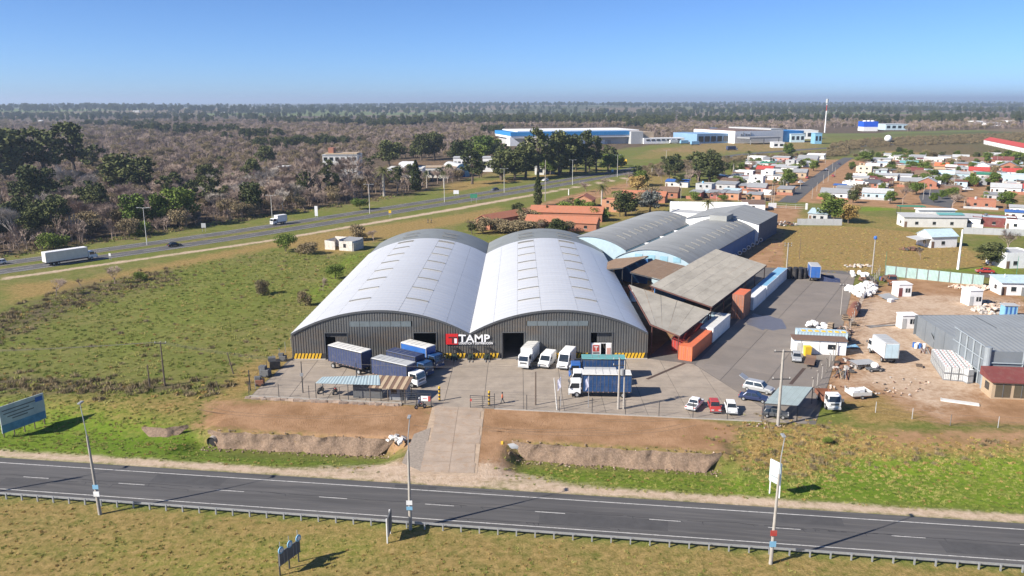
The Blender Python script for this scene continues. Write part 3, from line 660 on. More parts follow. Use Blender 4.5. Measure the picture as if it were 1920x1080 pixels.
for q in ((ua, ub, 7.0, 9.3), (ub, uc, 9.3, 6.6)):
    m = MB(); corr(m, U(q[0], w0 - .5, q[2]), U(q[1], w0 - .5, q[3]), U(q[1], w1, q[3]), U(q[0], w1, q[2]), 26, .03); m.build('roof_sheet', ROOFV, t)
m = MB(); m.add([U(ua, w0, 0), U(uc, w0, 0), U(uc, w0, 6.5), U(ub, w0, 9.2), U(ua, w0, 6.9)], [(0,1,2,3,4)]).build('front_wall', C('white'), t)
m = MB(); m.add([U(ua, w1, 0), U(uc, w1, 0), U(uc, w1, 6.5), U(ub, w1, 9.2), U(ua, w1, 6.9)], [(4,3,2,1,0)]).build('rear_wall', BLUEW, t)
m = MB(); corr(m, U(uc, w0), U(uc, w1), U(uc, w1, 6.5), U(uc, w0, 6.5), 50, .08); m.build('side_wall', mt('dark_blue_sheet', (.045,.07,.13), .6, .2), t)
m = MB(); corr(m, U(ua, w1), U(ua, w0), U(ua, w0, 6.9), U(ua, w1, 6.9), 50, .08); m.build('side_wall', PALEW, t)
m = MB(); m.hexa([U(-32, 118, 7), U(-26.5, 118, 7), U(-26.5, 126, 7), U(-32, 126, 7)], [U(-32, 118, 9.6), U(-26.5, 118, 9.6), U(-26.5, 126, 9.6), U(-32, 126, 9.6)]).build('roof_box', ROOFV, t)
# blue hood posts beside the long wall
for k in range(9):
    p = U(-17.2, 84 + k * 5.2); t = thing('wall_fan', 'round white and grey fan unit, %s in the row along the blue wall' % ('nearest', 'second', 'third', 'fourth', 'fifth', 'sixth', 'seventh', 'eighth', 'farthest')[k], 'fan', p, -A2, 'fans along the blue wall')
    MB().tube([(0,0,0),(0,0,1.5)], .07, 5).build('stand', DSTEEL, t); MB().disc((0,-.1,1.7), (.6,-1,.2), .6, .3, 12).build('drum', C('offwhite'), t); MB().disc((.1,-.28,1.74), (.6,-1,.2), .42, .06, 10).build('grille', DSTEEL, t)
# ------------------------------------------------------------------ plants
def leafmat(name, c0, c1, sc=.5):
    m = bpy.data.materials.new(name); m.use_nodes = True; t = m.node_tree; b = t.nodes['Principled BSDF']; L = t.links.new
    b.inputs['Roughness'].default_value = .8; b.inputs['Specular IOR Level'].default_value = .15
    g = nd(t, 'ShaderNodeNewGeometry'); n = nd(t, 'ShaderNodeTexNoise'); n.inputs['Scale'].default_value = sc; n.inputs['Detail'].default_value = 3; L(g.outputs['Position'], n.inputs['Vector'])
    ad = nd(t, 'ShaderNodeMath', operation='ADD'); L(n.outputs['Fac'], ad.inputs[0])
    ml = nd(t, 'ShaderNodeMath', operation='MULTIPLY'); L(g.outputs['Random Per Island'], ml.inputs[0]); ml.inputs[1].default_value = .35; L(ml.outputs[0], ad.inputs[1])
    oi = nd(t, 'ShaderNodeObjectInfo'); m2 = nd(t, 'ShaderNodeMath', operation='MULTIPLY_ADD'); L(oi.outputs['Random'], m2.inputs[0]); m2.inputs[1].default_value = .4; L(ad.outputs[0], m2.inputs[2])
    mr = nd(t, 'ShaderNodeMapRange'); mr.inputs['From Min'].default_value = .55; mr.inputs['From Max'].default_value = 1.2; L(m2.outputs[0], mr.inputs['Value'])
    mx = nd(t, 'ShaderNodeMix', data_type='RGBA'); L(mr.outputs['Result'], mx.inputs['Factor']); mx.inputs['A'].default_value = hexc(c0); mx.inputs['B'].default_value = hexc(c1)
    L(mx.outputs['Result'], b.inputs['Base Color']); return m
LM = dict(ever=leafmat('leaf_evergreen', (.035,.05,.018), (.14,.15,.055)), green=leafmat('leaf_green', (.06,.1,.018), (.19,.24,.05)), silver=leafmat('leaf_silver', (.08,.09,.08), (.2,.21,.19)),
    twig=leafmat('twig_brown', (.22,.165,.135), (.44,.345,.285)), pale=leafmat('twig_pale', (.25,.22,.19), (.5,.45,.4)), autumn=leafmat('leaf_ochre', (.25,.165,.05), (.5,.36,.14)), palm=leafmat('leaf_palm', (.05,.065,.02), (.17,.17,.06)),
    grass=leafmat('grass_blade', (.15,.2,.03), (.42,.38,.13), .08), scrub=leafmat('scrub_twig', (.13,.105,.06), (.32,.25,.14)))
BARK = mt('bark', (.11,.085,.065), .95, var=.3, scale=3); BARKP = mt('bark_pale', (.4,.36,.31), .9, var=.25, scale=3)
def cards(vs, fs, c, size, rg, up=.3):
    a = rg.uniform(0, 6.283); el = rg.uniform(-.9, 1.2)
    d = Vector((math.cos(a)*math.cos(el), math.sin(a)*math.cos(el), math.sin(el))); e = d.orthogonal().normalized(); e = e * math.cos(a*3) + d.cross(e) * math.sin(a*3)
    f = d.cross(e); s = size * rg.uniform(.6, 1.3); o = len(vs)
    vs += [c + e*s, c + f*s*.55 - e*s*.1, c - e*s*.8, c - f*s*.6]; fs.append((o, o+1, o+2, o+3))
def tree_meshes(kind, seed):
    """(trunk mesh, crown mesh) of a tree about 10 m tall"""
    rg = random.Random(seed); tr = MB(); vs, fs = [], []
    if kind in ('ever', 'green', 'silver', 'autumn', 'bush', 'bushbrown'):
        bush = kind.startswith('bush'); th = 1.2 if bush else 4.2
        tr.tube([(0,0,-.3), (.1,.05,th*.5), (.15,0,th), (.2,.1,7.5)], .34, 7, r1=.1)
        lobes = []; thin = kind == 'ever' and seed % 2 == 1
        for i in range(7 if bush else (11 if thin else 15)):
            a = i * 2.4 + rg.uniform(-.4, .4)
            if bush: z = rg.uniform(2.2, 6.5); rad = 2.6 * math.sqrt(max(.1, 1 - ((z-4)/4.5)**2)); r = rg.uniform(2.2, 3.2)
            else: z = 2.6 + 6.6 * ((i + rg.random()) / 15); rad = rg.uniform(.8, 2.9) * math.sqrt(max(.1, 1 - ((z-5.2)/4.9)**2)); r = rg.uniform(1.1, 2.0)
            if thin: z = 3.8 + 6.2 * ((i + rg.random()) / 11); rad = rg.uniform(.5, 2.6); r = rg.uniform(.7, 1.45)
            c = Vector((rad*math.cos(a), rad*math.sin(a), z)); lobes.append((c, r))
            if not bush: tr.tube([(.12,.03,th*rg.uniform(.6,1.1)), c*.55 + Vector((0,0,th*.4)), c], .11, 4, r1=.03)
        for c, r in lobes:
            for _ in range(int(95 * r * (1.3 if bush else 1))):
                d = Vector((rg.gauss(0,1), rg.gauss(0,1), rg.gauss(0,1))).normalized() * r * (rg.random() ** .4); d.z *= .75
                p = c + d
                if p.z > .3: cards(vs, fs, p, .36, rg)
    elif kind == 'cypress':
        tr.tube([(0,0,-.3), (0,0,9)], .2, 6, r1=.05)
        for _ in range(1700):
            z = rg.uniform(.5, 10.2); r = (1.25 * math.sin(min(1, (10.6 - z)/7) * 1.57) * min(1, z/1.8 + .3)) * (1 + .18*math.sin(z*2.3)) * rg.random() ** .35; a = rg.uniform(0, 6.283)
            cards(vs, fs, Vector((r*math.cos(a), r*math.sin(a), z)), .27, rg)
    elif kind in ('bare', 'barepale', 'barefar'):
        far = kind == 'barefar'; lev = 3 if far else 4
        def br(p, d, ln, r, k):
            q = p + d * ln + Vector((rg.uniform(-.1,.1), rg.uniform(-.1,.1), 0)) * ln
            tr.tube([p, (p+q)/2 + Vector((rg.uniform(-.06,.06), rg.uniform(-.06,.06), 0))*ln, q], r, 4 if k > 1 else 3, r1=r*.6, cap=False)
            if k == 0:
                for _ in range(16 if far else 9):
                    a = (d + Vector((rg.gauss(0,.5), rg.gauss(0,.5), rg.gauss(.12,.4)))).normalized(); s = q - d*ln*rg.uniform(0,.9); l2 = rg.uniform(.6, 1.5); sd = a.orthogonal().normalized() * (.06 if far else .03)
                    o = len(vs); vs.extend([s - sd, s + sd, s + a*l2]); fs.append((o, o+1, o+2))
                return
            for _ in range(rg.choice((3, 4)) if k > 1 else 3):
                a = (d * .9 + Vector((rg.gauss(0,.5), rg.gauss(0,.5), rg.uniform(-.05,.45)))).normalized(); br(q - d*ln*rg.uniform(0,.35), a, ln*rg.uniform(.62,.84), r*.58, k-1)
        br(Vector((0,0,-.3)), Vector((rg.uniform(-.06,.06), rg.uniform(-.06,.06), 1)).normalized(), 3.2, .2, lev - 1 if far else 4)
    elif kind == 'palm':
        tr.tube([(0,0,-.3),(.1,0,3),(.05,0,7.2)], .38, 8, r1=.3)
        for i in range(34):
            a = i * 2.39996; el = 1.25 - 1.75 * (i / 34); ln = rg.uniform(2.6, 3.3); base = Vector((.05,0,7.3)); prev = base
            for j in range(1, 7):
                f = j/6; p = base + Vector((math.cos(a)*math.cos(el)*ln*f, math.sin(a)*math.cos(el)*ln*f, math.sin(el)*ln*f - 1.5*f*f)); s = Vector((-math.sin(a), math.cos(a), 0))
                for sg_ in (-1, 1):
                    for q in (0, .5):
                        b0 = prev.lerp(p, q); o = len(vs); w_ = .62 * (1 - .5*f) ; tip = b0 + s*sg_*w_ + (p-prev)*.6 - Vector((0,0,.22)); dd = (p-prev)*.42
                        vs.extend([b0, b0 + dd, tip]); fs.append((o, o+1, o+2))
                prev = p
    return tr, vs, fs
TREES = {}
def tree_proto(kind, seed):
    k = (kind, seed)
    if k not in TREES:
        tr, vs, fs = tree_meshes(kind, seed)
        lm = {'bare': 'twig', 'barefar': 'twig', 'barepale': 'pale', 'bush': 'green', 'bushbrown': 'scrub', 'cypress': 'ever'}.get(kind, kind)
        c = MB(); c.v = [tuple(v) for v in vs]; c.f = fs; c.m = [0]*len(fs)
        TREES[k] = (tr.mesh('trunk', {'bare': LM['twig'], 'barefar': LM['twig'], 'barepale': LM['pale'], 'palm': BARKP}.get(kind, BARK)), c.mesh('crown', LM[lm]))
    return TREES[k]
TNAME = dict(ever='evergreen_tree', green='leafy_tree', silver='silver_tree', autumn='ochre_tree', bush='round_bush', bushbrown='dry_bush', cypress='cypress_tree', bare='bare_tree', barepale='pale_bare_tree', palm='palm_tree')
def tree(kind, x, y, h, label, group=None, wide=1.0, seed=None, rz=None):
    tm, cm = tree_proto(kind, (seed if seed is not None else rng.randrange(4 if kind in ('bare', 'barepale', 'ever') else 2)))
    o = thing(TNAME[kind], label, 'bush' if kind.startswith('bush') else 'tree', (x, y, gz(x, y)), rng.uniform(0, 6.28) if rz is None else rz, group)
    s = h / {'palm': 9.0, 'bush': 8.6, 'bushbrown': 8.6, 'bare': 11, 'barepale': 11}.get(kind, 10.5); o.scale = (s*wide, s*wide, s)
    inst('trunk', tm, o); inst('crown', cm, o); return o
def T(kind, px, py, toppx, label, group=None, wide=1.0, **kw):
    p = P(px, py); z = ZY(toppx, p.y) * (1.12 if py < 470 and kind in ('ever', 'bare', 'barepale', 'green') else 1); return tree(kind, p.x, p.y, max(1.0, z), label, group, wide, **kw)
def scatter(name, label, cat, pts, sc, rot, pid, protos, kind='stuff'):
    """one uncountable mass: prototypes set on points by geometry nodes"""
    me = bpy.data.meshes.new(name); n = len(pts); me.vertices.add(n); me.vertices.foreach_set('co', np.asarray(pts, float).ravel())
    for nm, tp, v in (('scl', 'FLOAT', sc), ('rot', 'FLOAT', rot), ('pid', 'INT', pid)):
        a = me.attributes.new(nm, tp, 'POINT'); a.data.foreach_set('value', np.asarray(v, dtype=(np.int32 if tp == 'INT' else np.float32)))
    o = bpy.data.objects.new(name, me); COL.objects.link(o); tag(o, label, cat, None, kind)
    g = bpy.data.node_groups.new(name, 'GeometryNodeTree'); g.interface.new_socket('Geometry', in_out='INPUT', socket_type='NodeSocketGeometry'); g.interface.new_socket('Geometry', in_out='OUTPUT', socket_type='NodeSocketGeometry')
    gi, go, jn = g.nodes.new('NodeGroupInput'), g.nodes.new('NodeGroupOutput'), g.nodes.new('GeometryNodeJoinGeometry'); L = g.links.new
    def na(nm, tp): q = g.nodes.new('GeometryNodeInputNamedAttribute'); q.data_type = tp; q.inputs['Name'].default_value = nm; return q.outputs['Attribute']
    cx = g.nodes.new('ShaderNodeCombineXYZ'); L(na('rot', 'FLOAT'), cx.inputs['Z'])
    for k, pr in enumerate(protos):
        ip = g.nodes.new('GeometryNodeInstanceOnPoints'); oi = g.nodes.new('GeometryNodeObjectInfo'); oi.inputs['Object'].default_value = pr
        cp = g.nodes.new('FunctionNodeCompare'); cp.data_type = 'INT'; cp.operation = 'EQUAL'; cp.inputs['B'].default_value = 0
        for sk in cp.inputs:
            if sk.type == 'INT' and sk.name == 'A': L(na('pid', 'INT'), sk)
            if sk.type == 'INT' and sk.name == 'B': sk.default_value = k
        L(gi.outputs[0], ip.inputs['Points']); L(cp.outputs['Result'], ip.inputs['Selection']); L(oi.outputs['Geometry'], ip.inputs['Instance']); L(cx.outputs[0], ip.inputs['Rotation']); L(na('scl', 'FLOAT'), ip.inputs['Scale']); L(ip.outputs[0], jn.inputs[0])
    L(jn.outputs[0], go.inputs[0]); m = o.modifiers.new('scatter', 'NODES'); m.node_group = g; return o
def proto_obj(kind, seed):
    tm, cm = tree_proto(kind, seed); b = MB(); me = bpy.data.meshes.new('seedling_' + kind)
    vs, fs, mi = [], [], []
    for q, mm in enumerate((tm, cm)):
        o = len(vs); vs += [tuple(v.co) for v in mm.vertices]; fs += [tuple(i + o for i in p.vertices) for p in mm.polygons]; mi += [q]*len(mm.polygons)
    me.from_pydata(vs, [], fs); me.materials.append(tm.materials[0]); me.materials.append(cm.materials[0]); me.polygons.foreach_set('material_index', mi)
    return bpy.data.objects.new('seedling_' + kind, me)
def inpoly(X, Y, poly):
    q = [(p[0], p[1]) for p in poly]; r = np.zeros(len(X), bool)
    for (ax, ay), (bx, by) in zip(q, q[1:] + q[:1]): r ^= ((ay > Y) != (by > Y)) & (X < (bx - ax) * (Y - ay) / (by - ay + 1e-12) + ax)
    return r
def pts_px(n, poly_px, minY=0):
    """points spread evenly over the ground patch outlined in the photograph"""
    w_ = [P(*p) for p in poly_px]; xa, xb = min(p.x for p in w_), max(p.x for p in w_); ya, yb = min(p.y for p in w_), max(p.y for p in w_); out = np.zeros((0, 2))
    while len(out) < n:
        X = nrg.uniform(xa, xb, n*2); Y = nrg.uniform(ya, yb, n*2); k = inpoly(X, Y, w_); out = np.concatenate([out, np.stack([X[k], Y[k]], -1)])
    return out[:n]
def with_z(p, dz=0): return np.concatenate([p, (gh(p[:,0], p[:,1]) + dz)[:,None]], 1)
# ------------------------------------------------------------------ woods and fields
PB = [proto_obj('barefar', 1), proto_obj('barefar', 2), proto_obj('ever', 1), proto_obj('ever', 2), proto_obj('bushbrown', 0), proto_obj('bare', 1)]
# clearings in the wood
CLEAR = [PP([(690,345),(1100,318),(1240,305),(1260,270),(1200,240),(945,240),(930,290),(700,300)]), PP([(1150,320),(1330,250),(1700,235),(1700,290)]), PP([(40,232),(40,222),(260,218),(260,230)]), PP([(1270,222),(1270,212),(1350,212),(1350,222)])]
def wood_filter(p):
    k = np.ones(len(p), bool)
    for c in CLEAR: k &= ~inpoly(p[:,0], p[:,1], c)
    return p[k]
near_edge = [(-420,552),(0,478),(200,449),(400,419),(600,386),(760,362),(900,335),(940,318),(1000,300),(1100,285)]
wp = wood_filter(pts_px(34000, [(-500,566)] + near_edge + [(1340,258),(2100,238),(2100,226),(-500,226)]))
d = np.hypot(wp[:,0], wp[:,1]); keep = nrg.random(len(wp)) < np.clip(800 / d, .35, 1); wp = wp[keep]
near = np.hypot(wp[:,0], wp[:,1]) < 420
clump = np.sin(wp[:,0]/71 + 2) * np.cos(wp[:,1]/93) + .6*np.sin(wp[:,0]/33 - wp[:,1]/47)
pid = np.where(clump > .95, 2 + nrg.integers(0, 2, len(wp)), np.where(nrg.random(len(wp)) < .22, 4, nrg.integers(0, 2, len(wp))))
sc_ = nrg.uniform(.75, 1.25, len(wp)) * np.where(pid >= 4, .75, 1) * np.where(np.hypot(wp[:,0], wp[:,1]) > 900, 1.25, 1)
scatter('woodland', 'wide mass of leafless brown woodland beyond the highway', 'woodland', with_z(wp), sc_, nrg.uniform(0, 6.28, len(wp)), pid, PB)
wq = wood_filter(pts_px(5200, [(-160,502)] + [(0,478),(200,449),(400,419),(600,386),(680,372),(680,318),(600,314),(-160,318)])); n = len(wq)
scatter('near_woodland', 'tangled leafless thicket and undergrowth along the highway', 'woodland', with_z(wq), nrg.uniform(.35, .8, n), nrg.uniform(0, 6.28, n), nrg.choice([0, 1, 4, 5], n, p=[.4, .4, .06, .14]), PB)
# far tree belts near the skyline
fp = np.zeros((0, 2)); 
for k in range(84):
    Y = 1550 * (1 + 5.0 * (k / 84) ** 1.25) + nrg.uniform(-120, 120); X = nrg.uniform(-.72, .72) * Y; ln = nrg.uniform(90, 420) * (Y / 2000); m_ = int(nrg.uniform(30, 110))
    fp = np.concatenate([fp, np.stack([X + nrg.normal(0, ln, m_), Y + nrg.normal(0, 28, m_)], -1)])
for k in range(46):
    Y = nrg.uniform(3200, 6500); X = nrg.uniform(-.7, .7) * Y; m_ = int(nrg.uniform(6, 26)); fp = np.concatenate([fp, np.repeat(np.stack([X + nrg.normal(0, 130, m_), Y + nrg.normal(0, 30, m_)], -1), 1, 0)])
fp = fp[(fp[:,1] > 1380)]
scatter('far_tree_belts', 'dark tree belts along the skyline', 'woodland', with_z(fp), nrg.uniform(1.0, 2.0, len(fp)) * np.where(fp[:,1] > 3000, 1.45, 1), nrg.uniform(0, 6.28, len(fp)), 2 + nrg.integers(0, 2, len(fp)), PB)
fp = np.zeros((0, 2))
for (px, py, ln, dp, n) in ((60,212,130,60,60),(190,208,110,70,60),(330,214,40,40,18),(500,212,90,50,70),(620,208,60,40,30),(780,232,25,18,12),(1110,216,120,50,60),(1230,216,60,40,45),(1330,202,60,50,30),(1620,228,26,16,10),(1700,228,110,45,70),(1790,226,60,40,40),(1480,200,160,60,60),(1000,206,140,80,50),(1560,206,300,80,110),(1850,205,300,90,120),(1250,199,400,100,120),(700,199,500,100,150),(200,199,500,100,150)):
    c = P(px, py); fp = np.concatenate([fp, np.stack([nrg.normal(c.x, ln, n), nrg.normal(c.y, dp, n)], -1)])
scatter('tree_clumps', 'dark evergreen clumps standing in the brown woodland', 'woodland', with_z(fp), nrg.uniform(1.0, 1.9, len(fp)), nrg.uniform(0, 6.28, len(fp)), 2 + nrg.integers(0, 2, len(fp)), PB)
# weeds, tussocks and dry tufts
def tuft(mat, n, r, h, seed):
    rg = random.Random(seed); b = MB()
    for _ in range(n):
        a = rg.uniform(0, 6.283); q = rg.random() ** .5 * r; x, y = q*math.cos(a), q*math.sin(a); w_ = rg.uniform(.05, .11); lx, ly = rg.gauss(0, .22), rg.gauss(0, .22); hh = h * rg.uniform(.5, 1.1)
        b.add([(x - w_*math.sin(a*5), y - w_*math.cos(a*5), -.05), (x + w_*math.sin(a*5), y + w_*math.cos(a*5), -.05), (x + lx*hh*2, y + ly*hh*2, hh)], [(0,1,2)])
    return bpy.data.objects.new('tuft', b.mesh('tuft', mat))
TG = [tuft(LM['grass'], 26, .55, .45, 1), tuft(LM['grass'], 22, .4, .3, 2), tuft(LM['autumn'], 24, .4, .4, 3), tuft(LM['scrub'], 40, .7, .7, 4), tuft(LM['green'], 24, .4, .3, 5)]
def tufts(name, label, poly, n, mix, s0=.6, s1=1.2):
    n = int(n * .34); p = pts_px(n, poly) + nrg.normal(0, 2.2, (n, 2))
    q = (p[:,0] - RA.x) * RN.x + (p[:,1] - RA.y) * RN.y; p = p[((q > 3.2) | (q < NLOW - 2.0)) & ~inpoly(p[:,0], p[:,1], PP([(380,752),(815,752),(815,842),(388,842)]))]; n = len(p)
    scatter(name, label, 'grass', with_z(p), nrg.uniform(s0 * .75, s1 * .85, n), nrg.uniform(0, 6.28, n), nrg.choice(len(TG), n, p=mix), TG)
tufts('field_weeds', 'rough green weeds covering the open field left of the warehouses', [(-60,700),(-60,600),(330,500),(520,470),(640,482),(690,470),(600,570),(530,640),(440,720)], 14000, (.45,.22,.07,.015,.245), .5, 1.15)
tufts('verge_grass', 'tufted grass on the ditch bank left of the driveway', [(-60,860),(-60,735),(380,740),(400,790),(430,842),(700,848),(690,868)], 5000, (.3,.34,.14,.0,.22), .35, .7)
tufts('ditch_grass', 'bright tufted grass right of the driveway below the dirt bank', [(965,862),(1330,868),(1600,845),(1950,850),(1950,960),(1400,930),(1000,898)], 8000, (.3,.3,.08,.0,.32), .35, .7)
tufts('foreground_grass', 'dry tufted grass in front of the guardrail', [(-60,950),(400,985),(1000,1030),(1500,1075),(1500,1130),(-60,1130)], 3600, (.15,.3,.37,.0,.18), .3, .6)
tufts('hedge_scrub', 'dark strip of tangled scrub along the field fence', [(-40,708),(280,720),(440,722),(420,734),(-40,738)], 900, (.25,.15,.1,.4,.1), .8, 1.5)
tufts('scrub_line', 'greyish scrub below the highway embankment', [(-40,600),(130,540),(330,502),(330,522),(130,585),(-40,650)], 1100, (.2,.1,.1,.6,.0), .7, 1.6)
tufts('roadside_scrub', 'low green scrub along the far side of the highway', [(0,484),(200,452),(400,422),(760,366),(760,362),(400,415),(200,444),(0,474)], 1500, (.3,.1,.2,.25,.15), 1.0, 2.2)
tufts('dry_meadow_grass', 'yellowed meadow grass behind the yard', [(1450,428),(1590,428),(1760,442),(1850,498),(1640,512),(1470,515),(1440,470)], 3500, (.1,.15,.6,.05,.1), .4, .8)
tufts('bank_scrub', 'dead grass and scrub on the low bank right of the yard', [(1360,850),(1420,795),(1590,800),(1640,835),(1950,842),(1950,856),(1600,856),(1500,885)], 3200, (.15,.2,.5,.1,.05), .4, .9)
